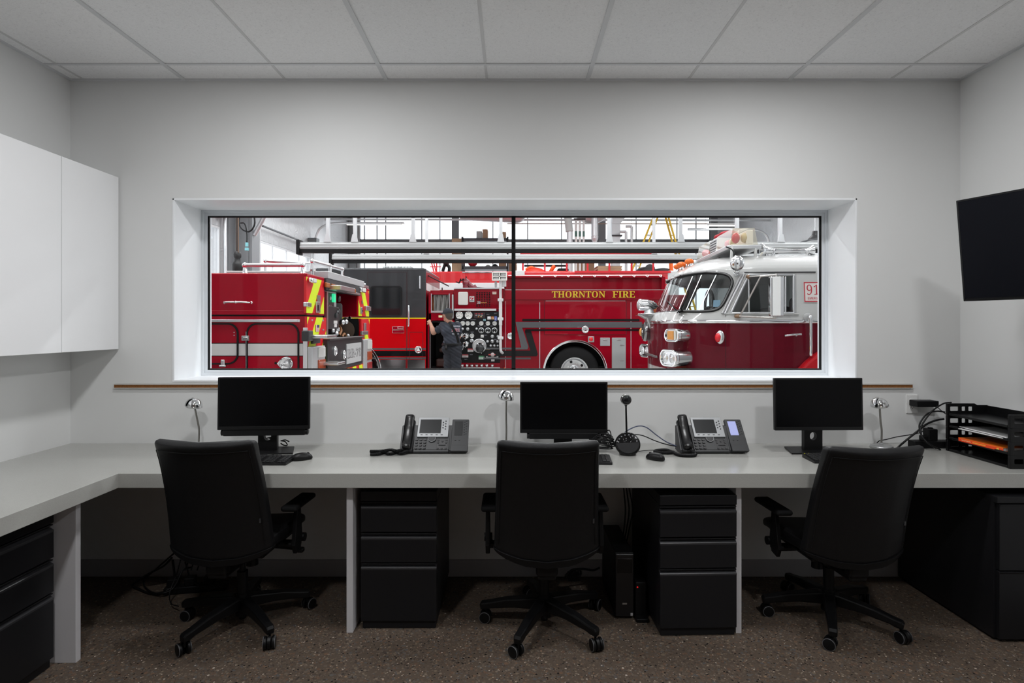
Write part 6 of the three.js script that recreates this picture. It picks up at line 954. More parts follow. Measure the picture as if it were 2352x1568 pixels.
  const tailLamp = (x, y) => { const l = part(t, 'corner_lamp', rb(x - 22, y - 24, x + 22, y + 24, 0, 0.05, 0.02), CHROME); part(l, 'lamp_lens', rb(x - 8, y - 18, x + 18, y + 18, 0.045, 0.056, 0.01), mat([0.7, 0.7, 0.68], 0.15)); }; tailLamp(1060, 660); tailLamp(1514, 748);
  for (const [x0, y0, x1, y1] of [[1076, 795, 1112, 958], [1486, 845, 1502, 965]]) { const f = part(t, 'grab_plate', rb(x0 + 8, y0, x1, y1 - 90, 0.003, 0.012, 0.003), mat([0.35, 0.34, 0.33], 0.35, 0.8)); part(f, 'grab_handle', rb(x0, y0 + 60, x1, y1, 0.003, 0.02, 0.006), STEEL); part(f, 'grab_slot', rb(x0 + 11, y0 + 90, x0 + 20, y1 - 20, 0.02, 0.023), BLACK); }
  for (const [x, y] of [[1003, 880], [1552, 915]]) part(t, 'corner_latch', [rb(x - 14, y - 22, x + 14, y + 22, 0, 0.04, 0.01), rb(x + 6, y - 14, x + 26, y + 24, 0, 0.02, 0.004)], STEEL);
  for (const [x, y] of [[1028, 1026], [1128, 1028], [1130, 1115], [1010, 1300]]) part(t, 'rivet', rb(x - 6, y - 7, x + 6, y + 7, 0, 0.01, 0.004), STEEL);
  { // small flag
    const f = canvas(64, 96, (c) => { for (let i = 0; i < 7; i++) { c.fillStyle = i % 2 ? '#ddd' : '#a02030'; c.fillRect(i * 9.2, 0, 9.2, 96); } c.fillStyle = '#2a3060'; c.fillRect(28, 0, 36, 40); }); const [z0, y1] = rp(1058, 1068), [zz, y0] = rp(1094, 1132); part(t, 'flag_decal', new THREE.PlaneGeometry(z0 - zz, y1 - y0).rotateY(PI / 2).translate(0.0065, (y0 + y1) / 2, (z0 + zz) / 2), mat([1, 1, 1], 0.5, 0, { map: f }));
  }
  // recess with the pump controls between the pillars
  const zi0 = -0.5, zi1 = -1.74;
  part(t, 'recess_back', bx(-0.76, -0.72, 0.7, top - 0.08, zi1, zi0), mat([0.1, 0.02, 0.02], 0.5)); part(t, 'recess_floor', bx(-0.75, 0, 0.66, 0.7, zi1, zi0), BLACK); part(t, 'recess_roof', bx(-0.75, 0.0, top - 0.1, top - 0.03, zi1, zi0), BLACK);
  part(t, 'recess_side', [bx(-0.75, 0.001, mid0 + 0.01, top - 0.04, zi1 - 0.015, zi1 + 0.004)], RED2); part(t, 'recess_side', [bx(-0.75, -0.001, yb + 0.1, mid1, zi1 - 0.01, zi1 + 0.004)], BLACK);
  part(t, 'grey_cover', ext(rr(0.2, 0.56, 1.42, 1.78, 0.03), 0.01, 0, 0.003).translate(-0.75, 0, zi1 + 0.004), mat([0.45, 0.45, 0.44], 0.4, 0.3));
  part(t, 'recess_trim', [rb(1160, 760, 1172, 1200, -0.02, 0.01), rb(1290, 780, 1300, 1040, -0.35, -0.32)], STEEL);
  const cp = part(t, 'control_panel', [rb(1176, 768, 1262, 905, -0.06, -0.03), rb(1180, 900, 1298, 1105, -0.06, -0.02, 0.005)], mat([0.02, 0.02, 0.021], 0.4));
  part(cp, 'panel_frame', [rb(1173, 762, 1264, 772, -0.06, -0.02), rb(1256, 766, 1298, 900, -0.09, -0.05)], DULLALU);
  const rdisc = (x, y, rz, v, dep, m, name, host = t) => { const [z, Y] = rp(x, y, v), r = rz / 4.02 / F * D * 1.2; return part(host, name, xf(lathe([[0, dep], [r * 0.8, dep], [r, dep * 0.6], [r, 0]], 22), [v, Y, z], [0, 0, -PI / 2]), m); };
  rdisc(1202, 822, 17, -0.03, 0.006, mat([0.6, 0.6, 0.6], 0.4), 'round_sticker', cp); rdisc(1275, 828, 30, -0.05, 0.02, mat([0.02, 0.02, 0.02], 0.3), 'panel_gauge', cp); rdisc(1272, 945, 22, -0.02, 0.02, DARKGREY, 'panel_gauge', cp); rdisc(1250, 980, 24, -0.02, 0.02, DARKGREY, 'panel_gauge', cp); rdisc(1270, 945, 9, 0.0, 0.004, DULLALU, 'gauge_dial', cp);
  part(t, 'green_light', rb(1238, 782, 1254, 860, -0.03, 0.0, 0.008), mat([0.02, 0.5, 0.25], 0.3, 0, { emissive: new THREE.Color(0.05, 0.9, 0.4), emissiveIntensity: 0.7 }), 'glowing green light strip');
  part(cp, 'panel_label', [rb(1248, 1030, 1280, 1058, -0.02, -0.016), rb(1253, 1060, 1275, 1090, -0.02, -0.016)], mat([0.6, 0.58, 0.57], 0.5)); part(cp, 'panel_screw', [[1190, 880], [1190, 790], [1186, 965], [1186, 1030], [1216, 888], [1230, 888]].map(([x, y]) => rb(x - 4, y - 4, x + 4, y + 4, -0.03, -0.024)), STEEL);
  // pump with pipes and hoses
  const PB = (x, y, v) => { const [z, Y] = rp(x, y, v); return [v, Y, z]; };
  part(t, 'pump', [tube([PB(1385, 1020, -0.3), PB(1382, 1060, -0.28), PB(1390, 1095, -0.25), PB(1420, 1110, -0.25)], 0.03, 20, 10), sph(PB(1408, 1120, -0.25), 0.1, 20, 14), cyl(PB(1400, 1100, -0.22), PB(1450, 1150, -0.15), 0.07, 0.06, 16), cyl(PB(1430, 1100, -0.22), PB(1440, 1180, -0.2), 0.045, 0.045, 12), sph(PB(1445, 1130, -0.15), 0.06, 14, 10)], STEEL);
  part(t, 'pump_housing', [cyl(PB(1330, 1120, -0.4), PB(1330, 1120, -0.15), 0.12, 0.12, 20), sph(PB(1345, 1090, -0.35), 0.1, 16, 12), cyl(PB(1215, 1080, -0.3), PB(1215, 1170, -0.25), 0.05, 0.05, 14)], mat([0.07, 0.045, 0.03], 0.45, 0.4));
  part(t, 'pump_pipe', [tube([PB(1300, 1030, -0.3), PB(1340, 1018, -0.3), PB(1400, 1022, -0.3), PB(1440, 1050, -0.28), PB(1450, 1080, -0.25)], 0.022, 30, 8), tube([PB(1300, 1065, -0.2), PB(1330, 1050, -0.2), PB(1365, 1060, -0.2)], 0.018, 20, 8)], mat([0.3, 0.22, 0.14], 0.5)); part(t, 'pump_hose', [tube([PB(1280, 1165, -0.1), PB(1300, 1125, -0.12), PB(1290, 1090, -0.15), PB(1270, 1075, -0.2)], 0.016, 20, 8), tube([PB(1310, 1180, -0.1), PB(1330, 1150, -0.1), PB(1345, 1180, -0.1)], 0.014, 20, 8)], mat([0.25, 0.1, 0.03], 0.5));
  part(t, 'pump_valve', [[1215, 1120], [1260, 1110], [1310, 1045], [1340, 1040], [1360, 1170], [1250, 1150]].map(([x, y]) => sph(PB(x, y, -0.12), 0.035, 12, 8)), STEEL);
  part(t, 'pump_lever', [cyl(PB(1382, 1060, -0.2), PB(1378, 1005, -0.15), 0.008, 0.008, 8), sph(PB(1378, 1003, -0.15), 0.016, 12, 8)], DARKGREY);
  part(t, 'arched_guard', (() => { const q = new THREE.Shape(); q.moveTo(0.02, 1.05); q.lineTo(0.6, 1.05); q.lineTo(0.6, 1.3); q.absarc(0.45, 1.3, 0.15, 0, PI / 2); q.lineTo(0.02, 1.45); return ext(q, 0.015, 0).translate(-0.75, 0, zi1 + 0.02); })(), BLACK);
  // hood over the recess and row of amber lamps
  { const [z0, y0] = rp(1146, 730), [z1_] = rp(1300, 730); part(t, 'tail_hood', [bx(-0.03, 0.14, 1.872, 1.918, -1.08, -0.56, 0.006), bx(-0.03, 0.03, 1.875, 1.9, -1.72, -1.08, 0.004)], STEEL); }
  part(t, 'lamp_rail', bx(-0.03, 0.02, top - 0.12, top - 0.01, zi1 - 0.02, zi0 + 0.02), DARKGREY); for (let k = 0; k < 6; k++) part(t, 'amber_lamp', bx(0.012, 0.035, top - 0.1, top - 0.05, zi0 - 0.06 - k * 0.19, zi0 + 0.06 - k * 0.19 - 0.0, 0.01), mat([0.35, 0.1, 0.02], 0.2));
  // tail gate with the plate
  const [, gt] = rp(1320, 1188), [, gb] = rp(1320, 1478);
  part(t, 'tail_board', [bx(0, 0.05, 1.055, 1.372, zi1 + 0.02, -0.43, 0.006), bx(-0.3, 0.07, 1.368, 1.382, zi1 + 0.02, -0.43, 0.004)], mat([0.035, 0.036, 0.038], 0.35, 0.3)); part(t, 'board_edge', [bx(-0.02, 0.075, 1.382, 1.388, zi1 + 0.02, -0.43)], ALU);
  for (const [x, y] of [[1243, 1310], [1326, 1345]]) { const [z, Y] = rp(x, y, 0.05), k = part(t, 'tie_down_ring', xf(new THREE.TorusGeometry(0.042, 0.009, 8, 28), [0.055, Y, z], [0, PI / 2, 0]), CHROME); part(k, 'ring_hub', xf(lathe([[0, 0.015], [0.02, 0.012], [0.03, 0]], 18), [0.05, Y, z], [0, 0, -PI / 2]), STEEL); }
  { const tx = canvas(512, 400, (c, w, h) => { c.fillStyle = '#b4b4b4'; c.fillRect(0, 0, w, h); for (let i = 0; i < 900; i++) { c.fillStyle = i % 2 ? '#acacac' : '#bcbcbc'; c.fillRect(rnd() * w, rnd() * h, 40, 1); } c.font = 'bold 190px serif'; c.textAlign = 'center'; c.textBaseline = 'middle'; c.save(); c.translate(w / 2, h / 2); c.scale(0.9, 1.25); c.fillStyle = '#111'; c.fillText('BR-76', 8, 8); c.fillStyle = '#b0b0b0'; c.fillText('BR-76', 0, 0); c.lineWidth = 5; c.strokeStyle = '#1a1a1a'; c.strokeText('BR-76', 0, 0); c.restore(); });
    const [z0, y1] = rp(1352, 1245, 0.056), [z1_, y0] = rp(1486, 1410, 0.056), Y1 = rp(1352, 1245, 0.056)[1], Y0 = rp(1352, 1432, 0.056)[1], p = part(t, 'number_plate', bx(0.048, 0.056, Y0, Y1, z1_, z0, 0.002), ALU); part(p, 'plate_print', new THREE.PlaneGeometry(z0 - z1_, Y1 - Y0).rotateY(PI / 2).translate(0.0575, (Y0 + Y1) / 2, (z0 + z1_) / 2), mat([1, 1, 1], 0.4, 0.0, { map: tx }), 'silver plate lettered BR-76'); }
  // tail lamps in steel boxes, folding steps
  for (const [x0, y0, x1, y1, va] of [[1035, 1265, 1160, 1600, 0.0], [1512, 1200, 1590, 1500, 0.0]]) { const b = part(t, 'tail_lamp_box', rb(x0, y0, x1 - 6, y1, va, 0.05, 0.01), DULLALU); const n = 3, h = (y1 - y0) / n; for (let i = 0; i < n; i++) part(b, 'tail_lamp', rb(x0 + (x1 - x0) * 0.5, y0 + i * h + 10, x1, y0 + (i + 1) * h - 8, 0.045, 0.062, 0.012), [mat([0.6, 0.6, 0.58], 0.2), mat([0.35, 0.06, 0.02], 0.2), mat([0.3, 0.02, 0.02], 0.2)][i]); }
  part(t, 'folding_step', [(() => { const [z, y] = rp(1110, 1170, 0.1); return bx(0.0, 0.2, y - 0.02, y + 0.01, z - 0.17, z + 0.13, 0.01); })()], STEEL); part(t, 'step_bracket', [rb(1005, 1120, 1045, 1220, 0, 0.07, 0.012), rb(1045, 1170, 1110, 1240, 0, 0.03, 0.005)], DARKGREY); part(t, 'folding_step', (() => { const [z, y] = rp(1190, 1425, 0.1); return bx(0.0, 0.2, y - 0.015, y + 0.012, z - 0.2, z + 0.05, 0.01); })(), STEEL);
  part(t, 'far_latch', [rb(1490, 1015, 1545, 1160, 0, 0.03, 0.006)], HRED); part(t, 'far_latch_bar', [rb(1520, 1050, 1535, 1120, 0.03, 0.05, 0.005), rb(1500, 1125, 1552, 1160, 0.02, 0.05, 0.006)], STEEL);
  // rear bumper with bands and number
  const RB = (pts, m, name) => part(t, name, tailExt(pts, 0.003, 0.041), m);
  part(t, 'rear_bumper', bx(0, 0.04, 0.5, 1.05, -WD + 0.02, zi0 + 0.05, 0.01), HRED);
  for (let k = 0; k < 6; k++) { const z = -0.62 - k * 0.28; RB([[z, 0.7], [z - 0.15, 0.7], [z - 0.02, 1.045], [z + 0.13, 1.045]].map(([a, b]) => [Math.max(a, -WD + 0.03), b]), HIVIS, 'yellow_band'); }
  { const tx = canvas(256, 64, (c) => { c.fillStyle = '#9fb010'; c.fillRect(0, 0, 256, 64); c.fillStyle = '#702030'; c.font = 'bold 44px sans-serif'; c.fillText('CO-TMM', 10, 48); }); part(t, 'number_decal', new THREE.PlaneGeometry(0.36, 0.075).rotateY(PI / 2).translate(0.0455, 0.99, -2.03), mat([1, 1, 1], 0.5, 0, { map: tx })); }
  // roof: tray with tubular rails
  part(t, 'roof_tray', [bx(-1.0, 0.02, top - 0.005, top + 0.07, -1.95, -0.55, 0.008)], DULLALU); part(t, 'tray_screw', [-0.9, -0.65, -0.4, -0.15].map((x) => disc(x, top + 0.035, 0.008, -0.551, 0.003, 10)), DARKGREY);
  const rail = (pts) => part(t, 'roof_rail', tube(pts, 0.019, 40, 10), STEEL);
  const yr = top + 0.1;
  { const a = onPlane(t, 'z', -0.25, ...z1(412, 518)), b = onPlane(t, 'z', -0.25, ...z1(945, 516)); rail([[a.x, a.y, -0.25], [b.x, b.y, -0.25]]); for (const p of [a, b]) part(t, 'rail_stanchion', [lathe([[0, 0], [0.045, 0], [0.045, 0.012], [0.02, 0.03], [0.016, 0.07], [0, 0.1]], 16).translate(p.x - Math.sign(p.x - b.x + 0.01) * 0, top - 0.003, -0.25), sph([p.x, p.y, -0.25], 0.026, 14, 10)], CHROME);
    const c = onPlane(t, 'x', -0.12, ...z1(1035, 482)), d = onPlane(t, 'x', -0.12, ...z1(1310, 558)); const e = (k) => c.clone().lerp(d, k); rail([[c.x, c.y, c.z], [d.x, d.y, d.z]]); for (const k of [0, 0.55, 1]) { const p = e(k); part(t, 'rail_stanchion', [cyl([p.x, top, p.z], [p.x, p.y, p.z], 0.014, 0.014, 10), cyl([p.x, top + 0.06, p.z], [p.x, top + 0.08, p.z], 0.034, 0.034, 14), sph([p.x, p.y, p.z], 0.025, 14, 10)], CHROME); }
    const f = onPlane(t, 'z', -1.7, ...z1(600, 478)), g = onPlane(t, 'z', -1.7, ...z1(740, 500)); rail([[f.x, f.y, -1.7], [g.x + 0.6, g.y - 0.02, -1.7]]); part(t, 'rail_stanchion', [cyl([f.x, top, -1.7], [f.x, f.y, -1.7], 0.014, 0.014, 10), sph([f.x, f.y, -1.7], 0.025, 14, 10), cyl([g.x + 0.6, top, -1.7], [g.x + 0.6, g.y - 0.02, -1.7], 0.014, 0.014, 10)], CHROME); }
  part(t, 'far_rail', [tube([[-0.5, top + 0.04, -2.1], [0.0, top + 0.04, -2.1]], 0.018, 10, 8), bx(-0.4, 0.01, top, top + 0.03, -2.2, -1.98)], STEEL);
  // hidden front: plain crew cab, only met from the side
  part(t, 'crew_cab', [bx(-6.9, X1 - 0.05, 0.62, 1.5, -2.2, -0.08, 0.08), bx(-6.4, X1 - 0.05, 1.48, 2.15, -2.1, -0.16, 0.1)], BR); part(t, 'cab_window', bx(-6.1, X1 - 0.35, 1.55, 1.98, -0.17, -0.155, 0.005), DARKGLASS);
}
// ================================================================== WHITE AND MAROON ANTIQUE TRUCK
{
  const t = thing('antique_fire_truck', 'old rounded fire truck with white roof, maroon lower body and chrome lamps', 'fire truck', [1.65, 0, -6.0], -0.083);
  const MAROON = mat([0.1, 0.0012, 0.009], 0.35, 0, AUTO), CREAM = mat([0.44, 0.44, 0.43], 0.3, 0, { clearcoat: 0.8, clearcoatRoughness: 0.06 });
  const LEN = 3.4, WD = 2.24, RC = 0.7, LA = LEN - RC, LB = RC * PI / 2, LC = WD - 2 * RC, LT = 2 * LA + 2 * LB + LC;
  const outline = (s) => {   // [x, z] along the plan outline, near side rear -> nose -> far side rear
    if (s < LA) return [LEN - s, 0]; s -= LA;
    if (s < LB) { const a = s / RC; return [RC - RC * Math.sin(a), -RC + RC * Math.cos(a)]; } s -= LB;
    if (s < LC) { const q = 2 * s / LC - 1; return [-0.035 * (1 - q * q), -RC - s]; } s -= LC;
    if (s < LB) { const a = PI / 2 - s / RC; return [RC - RC * Math.sin(a), -WD + RC - RC * Math.cos(a)]; } s -= LB;
    return [RC + s, -WD];
  };
  const LV = [[0.4, 0.03, 0.02], [0.6, 0, 0], [1.035, 0, 0], [1.45, 0, 0], [1.535, 0.004, 0.004], [1.545, -0.012, -0.012], [1.565, -0.012, -0.012], [1.575, 0.004, 0.004], [1.61, 0.02, 0.008], [1.655, 0.05, 0.012], [2.075, 0.25, 0.05]];
  for (let k = 1; k <= 12; k++) { const a = k / 12 * PI / 2, q = 1 - Math.cos(a); LV.push([2.075 + 0.265 * Math.sin(a), 0.25 + 0.95 * q, 0.05 + 1.085 * q]); }
  const NV = LV.length - 1;
  const S = (s, v) => { const i = Math.min(NV - 1, Math.max(0, Math.floor(v))), f = v - i, l = LV[i].map((a, k) => a + (LV[i + 1][k] - a) * f), [x, z] = outline(s); return V(x + l[1] * Math.max(0, 1 - x / 2.6), l[0], -WD / 2 + (z + WD / 2) * (1 - l[2] / (WD / 2))); };
  const nrm = (s, v) => { const e = 0.004, a = S(Math.min(LT, s + e), v).sub(S(Math.max(0, s - e), v)), b = S(s, Math.min(NV, v + e)).sub(S(s, Math.max(0, v - e))); return b.cross(a).normalize(); };
  t.updateWorldMatrix(true, false); const M = t.matrixWorld, proj = (p) => { const w = p.clone().applyMatrix4(M); return [CX + w.x / -w.z * F, CY - (w.y - EYE) / -w.z * F]; };
  const grid = []; for (let i = 0; i <= 260; i++) for (let v = 0; v <= NV; v += 0.25) { const s = i / 260 * (LA + LB + LC + LB * 0.7); grid.push([s, v, ...proj(S(s, v))]); }
  const find = (px, py, vmin = 0, vmax = NV, smax = 99) => {   // surface parameters under a pixel, nearest sheet first
    let best = null, bd = 1e9; for (const g of grid) { if (g[1] < vmin || g[1] > vmax || g[0] > smax) continue; const d = Math.hypot(g[2] - px, g[3] - py) + g[0] * 0.3; if (d < bd) { bd = d; best = g; } }
    let [s, v] = best, st = 0.03, sv = 0.2; const err = (a, b) => { const q = proj(S(a, b)); return Math.hypot(q[0] - px, q[1] - py); }; let e = err(s, v);
    for (let n = 0; n < 60; n++) { let hit = false; for (const [a, b] of [[st, 0], [-st, 0], [0, sv], [0, -sv], [st, sv], [-st, -sv], [st, -sv], [-st, sv]]) { const ns = Math.min(LT, Math.max(0, s + a)), nv = Math.min(vmax, Math.max(vmin, v + b)), q = err(ns, nv); if (q < e) { e = q; s = ns; v = nv; hit = true; } } if (!hit) { st /= 2; sv /= 2; } }
    return [s, v];
  };
  const on4 = (x, y, off = 0, vmin, vmax, smax) => { const [s, v] = find(...z4(x, y), vmin, vmax, smax); return S(s, v).addScaledVector(nrm(s, v), off); };
  const sheet = (s0, s1, v0, v1, ns, nv, off = 0, keep = null) => {
    const pos = [], idx = [];
    for (let j = 0; j <= nv; j++) for (let i = 0; i <= ns; i++) { const s = s0 + (s1 - s0) * i / ns, v = v0 + (v1 - v0) * j / nv, p = S(s, v); if (off) p.addScaledVector(nrm(s, v), off); pos.push(p.x, p.y, p.z); }
    for (let j = 0; j < nv; j++) for (let i = 0; i < ns; i++) { if (keep && !keep(s0 + (s1 - s0) * (i + 0.5) / ns, v0 + (v1 - v0) * (j + 0.5) / nv)) continue; const a = j * (ns + 1) + i; idx.push(a, a + ns + 1, a + 1, a + 1, a + ns + 1, a + ns + 2); }
    const g = new THREE.BufferGeometry(); g.setAttribute('position', new THREE.Float32BufferAttribute(pos, 3)); g.setIndex(idx); g.computeVertexNormals(); return g;
  };
  const inPoly = (p, P2) => { let c = false; for (let i = 0, j = P2.length - 1; i < P2.length; j = i++) { const [a, b] = P2[i], [e, f] = P2[j]; if ((b > p[1]) !== (f > p[1]) && p[0] < (e - a) * (p[1] - b) / (f - b) + a) c = !c; } return c; };
  const dense = (pts, n = 8) => { const c = new THREE.CatmullRomCurve3(pts.map(([x, y]) => V(x, y, 0)), true, 'centripetal'); return c.getSpacedPoints(pts.length * n).slice(0, -1).map((p) => [p.x, p.y]); };
  const sharp = (pts, n = 10) => pts.flatMap((p, i) => { const q = pts[(i + 1) % pts.length]; return Array.from({ length: n }, (_, k) => [p[0] + (q[0] - p[0]) * k / n, p[1] + (q[1] - p[1]) * k / n]); });
  // window outlines, read on the shell
  const shieldZ = dense([[318, 938], [420, 940], [560, 944], [700, 944], [800, 934], [850, 915], [890, 870], [930, 790], [962, 720], [972, 670], [950, 625], [900, 600], [780, 588], [640, 580], [520, 585], [455, 598], [428, 620], [400, 690], [360, 800]], 5);
  const sideZ = sharp([[1122, 608], [1536, 608], [1538, 960], [958, 962]], 14);
  const SC = LA + LB + LC / 2, half = shieldZ.map(([x, y]) => find(...z4(x, y), 8.8, 10.3)).filter((p, i) => shieldZ[i][0] > 480 && p[0] < SC - 0.02), k0 = half.reduce((b, p, i) => { const g = p[0] - (half[(i + 1) % half.length])[0]; const d = Math.hypot(g, (p[1] - half[(i + 1) % half.length][1]) * 0.3); return d > b[0] ? [d, i + 1] : b; }, [0, 0])[1], near = [...half.slice(k0), ...half.slice(0, k0)], shield = [...near, ...near.map(([s, v]) => [LT - s, v]).reverse()], side = sideZ.map(([x, y]) => find(...z4(x, y), 8.6, 10, LA + 0.3));
  const farSide = side.map(([s, v]) => [LT - s, v]);
  part(t, 'cab_lower', [sheet(0, LT, 2, 4, 220, 4), sheet(LA + LB * 1.6, LT, 0, 2, 120, 2), sheet(0, LA - 0.4, 0, 2, 30, 2)], MAROON);
  part(t, 'cab_apron', sheet(LA - 0.4, LA + LB * 1.6, 0, 2, 80, 2), CREAM, 'white lower apron');
  part(t, 'belt_trim', sheet(0, LT, 4, 7, 220, 3), CHROME); part(t, 'cowl', sheet(0, LT, 7, 9, 220, 3), CREAM);
  part(t, 'cab_upper', sheet(0, LT, 9, 10, 560, 30, 0, (s, v) => !inPoly([s, v], shield) && !inPoly([s, v], side) && !inPoly([s, v], farSide)), CREAM); part(t, 'cab_roof', sheet(0, LT, 10, NV, 220, 36, 0, (s, v) => !inPoly([s, v], shield)), CREAM);
  const GL = mat([0.75, 0.8, 0.8], 0, 0, { transmission: 1, thickness: 0, ior: 1.55, side: THREE.DoubleSide });
  const glassOf = (poly2) => { const ss = poly2.map((p) => p[0]), vv = poly2.map((p) => p[1]); return sheet(Math.min(...ss) - 0.03, Math.max(...ss) + 0.03, Math.min(...vv) - 0.04, Math.min(NV, Math.max(...vv) + 0.04), 160, 36, -0.006, (s, v) => inPoly([s, v], poly2)); };
  const round = (poly2, r, off) => tube(poly2.map(([s, v]) => S(s, v).addScaledVector(nrm(s, v), off)), r, poly2.length * 2, 8, true);
  const ws = part(t, 'windshield', glassOf(shield), GL); part(ws, 'windshield_gasket', round(shield, 0.016, 0.002), RUBBER); part(ws, 'gasket_trim', round(shield.map(([s, v]) => [s, v]), 0.008, 0.015), mat([0.1, 0.1, 0.1], 0.3));
  const sw = part(t, 'door_window', glassOf(side), GL); part(sw, 'window_frame', round(side, 0.013, 0.004), STEEL); part(t, 'far_window', glassOf(farSide), GL);
  const line4 = (pts, r, m, name, off = 0.004, a = 0, b = NV) => part(t, name, tube(pts.map(([x, y]) => on4(x, y, off, a, b)), r, 40, 8), m);
  line4([[1120, 622], [1125, 760], [1128, 958]], 0.008, STEEL, 'window_divider', 0.0, 8.6, 10); line4([[1464, 622], [1464, 958]], 0.009, STEEL, 'window_divider', 0.0, 8.6, 10);
  line4([[1085, 592], [1040, 690], [960, 850], [905, 968]], 0.013, STEEL, 'pillar_trim', 0.006, 7, 10.2); line4([[1060, 600], [1000, 720], [920, 880], [882, 966]], 0.014, mat([0.42, 0.42, 0.42], 0.35, 0.6), 'pillar_trim', 0.006, 7, 10.2);
  line4([[1080, 586], [1300, 584], [1560, 583], [1740, 582]], 0.007, DARKGREY, 'drip_line', 0.003, 9.5, 11); line4([[912, 978], [912, 1200], [914, 1500]], 0.0025, SEAM, 'door_seam', 0.0005, 0, 8.9); line4([[1560, 600], [1562, 960]], 0.003, mat([0.3, 0.3, 0.3], 0.5), 'door_seam', 0, 8.6, 10);
  for (const [y0, y1] of [[1055, 1110], [1485, 1512]]) line4([[920, y0], [920, y1]], 0.006, MAROON, 'door_hinge', 0.004);
  line4([[910, 966], [1200, 968], [1585, 970]], 0.008, CREAM, 'window_ledge', 0.008, 7, 9.5);
  // interior
  part(t, 'cab_floor', bx(0.15, 2.4, 1.0, 1.05, -2.2, -0.1), DARKGREY); part(t, 'rear_partition', bx(1.75, 1.8, 1.05, 2.25, -2.15, -0.15), mat([0.85, 0.87, 0.86], 0.6)); part(t, 'dashboard', bx(0.25, 0.62, 1.4, 1.62, -2.1, -0.2, 0.06), mat([0.03, 0.03, 0.03], 0.5));
  part(t, 'seat', [bx(1.1, 1.7, 1.2, 1.4, -1.0, -0.25, 0.05), bx(1.55, 1.72, 1.35, 1.85, -1.0, -0.25, 0.06), bx(1.1, 1.7, 1.2, 1.4, -2.05, -1.25, 0.05), bx(1.55, 1.72, 1.35, 1.75, -2.05, -1.25, 0.06)], mat([0.02, 0.02, 0.02], 0.5));
  const WH = (() => { const p = onPlane(t, 'z', -0.7, ...z4(760, 905)); return [p.x, p.y, p.z]; })();
  part(t, 'steering_wheel', [xf(new THREE.TorusGeometry(0.19, 0.016, 10, 40), WH, [0, PI / 2, 0]), cyl(WH, [WH[0] - 0.25, 1.5, WH[2]], 0.02, 0.02, 10), cyl([WH[0], WH[1], WH[2] - 0.18], [WH[0], WH[1], WH[2] + 0.18], 0.01, 0.01, 8)], BLACK);
  part(t, 'cab_vent', bx(1.73, 1.752, 2.0, 2.08, -1.2, -0.95), GREYPAINT); part(t, 'rear_view_mirror', bx(0.55, 0.58, 1.98, 2.06, -1.45, -1.15, 0.01), BLACK);
  { const p = on4(830, 872, 0.001, 8.8, 10), n = nrm(...find(...z4(830, 872), 8.8, 10)); const g = new THREE.BoxGeometry(0.07, 0.075, 0.002); const m = new THREE.Matrix4().lookAt(n, V(0, 0, 0), V(0, 1, 0)); g.applyMatrix4(m).translate(p.x, p.y, p.z); part(t, 'window_sticker', g, mat([0.12, 0.22, 0.3], 0.5)); }
  line4([[370, 842], [420, 890], [480, 950]], 0.006, BLACK, 'wiper_blade', 0.02, 8.5, 10.3); line4([[405, 882], [440, 915], [478, 955], [482, 966]], 0.008, mat([0.25, 0.25, 0.25], 0.3, 0.8), 'wiper_arm', 0.026, 7.5, 10.3);
  { const p = on4(482, 966, 0.01, 7, 9.5); part(t, 'wiper_pivot', [sph(p, 0.018, 14, 10), cyl(p, p.clone().add(V(0.05, -0.01, 0)), 0.012, 0.012, 10)], CHROME); }
  // lamp pods: oval chrome shells pointing forward
  const pod = (name, c, len, hw, hh, yaw, lens) => {   // c = lens centre in the truck's frame
    const sh = (k) => { const q = new THREE.Shape(); q.absellipse(0, 0, hw * k, hh * k, 0, 2 * PI); return q; };
    const P0 = (g) => xf(g, c, [0, -PI / 2 + yaw, 0]);   // +z of the shape becomes forward
    const o = part(t, name, [P0(ext(rr(-hw, hw, -hh, hh, hh * 0.92), len, -len, 0.012, 16))], mat([0.6, 0.6, 0.6], 0.16, 1));
    const rim = rr(-hw * 1.06, hw * 1.06, -hh * 1.08, hh * 1.08, hh); rim.holes.push(rr(-hw * 0.86, hw * 0.86, -hh * 0.82, hh * 0.82, hh * 0.7, THREE.Path)); part(o, 'lamp_rim', P0(ext(rim, 0.045, -0.03, 0.008, 16)), CHROME); lens(o, P0); return o;
  };
  const twin = (o, P0) => { for (const x of [-0.062, 0.062]) { part(o, 'lamp_lens', P0(zlathe(x, 0, -0.004, [[0, 0.014], [0.03, 0.012], [0.055, 0.004], [0.058, -0.006]], 24)), mat([0.75, 0.77, 0.78], 0.12, 0.55)); part(o, 'lamp_bulb', P0(sph([x, 0, 0.008], 0.016, 12, 8)), CHROME); } };
  const amber = (o, P0) => part(o, 'amber_lens', P0(ext(rr(-0.075, 0.04, -0.048, 0.048, 0.015), 0.02, -0.005, 0.006)), mat([0.62, 0.25, 0.03], 0.25), 'amber lens'), amberB = (o, P0) => { amber(o, P0); part(o, 'clear_lens', P0(ext(rr(0.045, 0.085, -0.05, 0.05, 0.012), 0.018, -0.005, 0.005)), mat([0.6, 0.58, 0.52], 0.2)); };
  pod('headlight_pair', [0.02, 1.165, -0.22], 0.36, 0.15, 0.086, 0.4, twin); pod('turn_signal', [0.06, 1.408, -0.24], 0.3, 0.13, 0.066, 0.4, amberB); pod('headlight_pair', [0.02, 1.165, -2.0], 0.28, 0.15, 0.086, 0.3, twin); pod('turn_signal', [0.06, 1.408, -1.98], 0.24, 0.13, 0.066, 0.3, amberB);
  part(t, 'front_strap', [bx(-0.05, -0.03, 1.14, 1.165, -1.6, -0.62, 0.006)], mat([0.2, 0.2, 0.2], 0.4, 0.7));
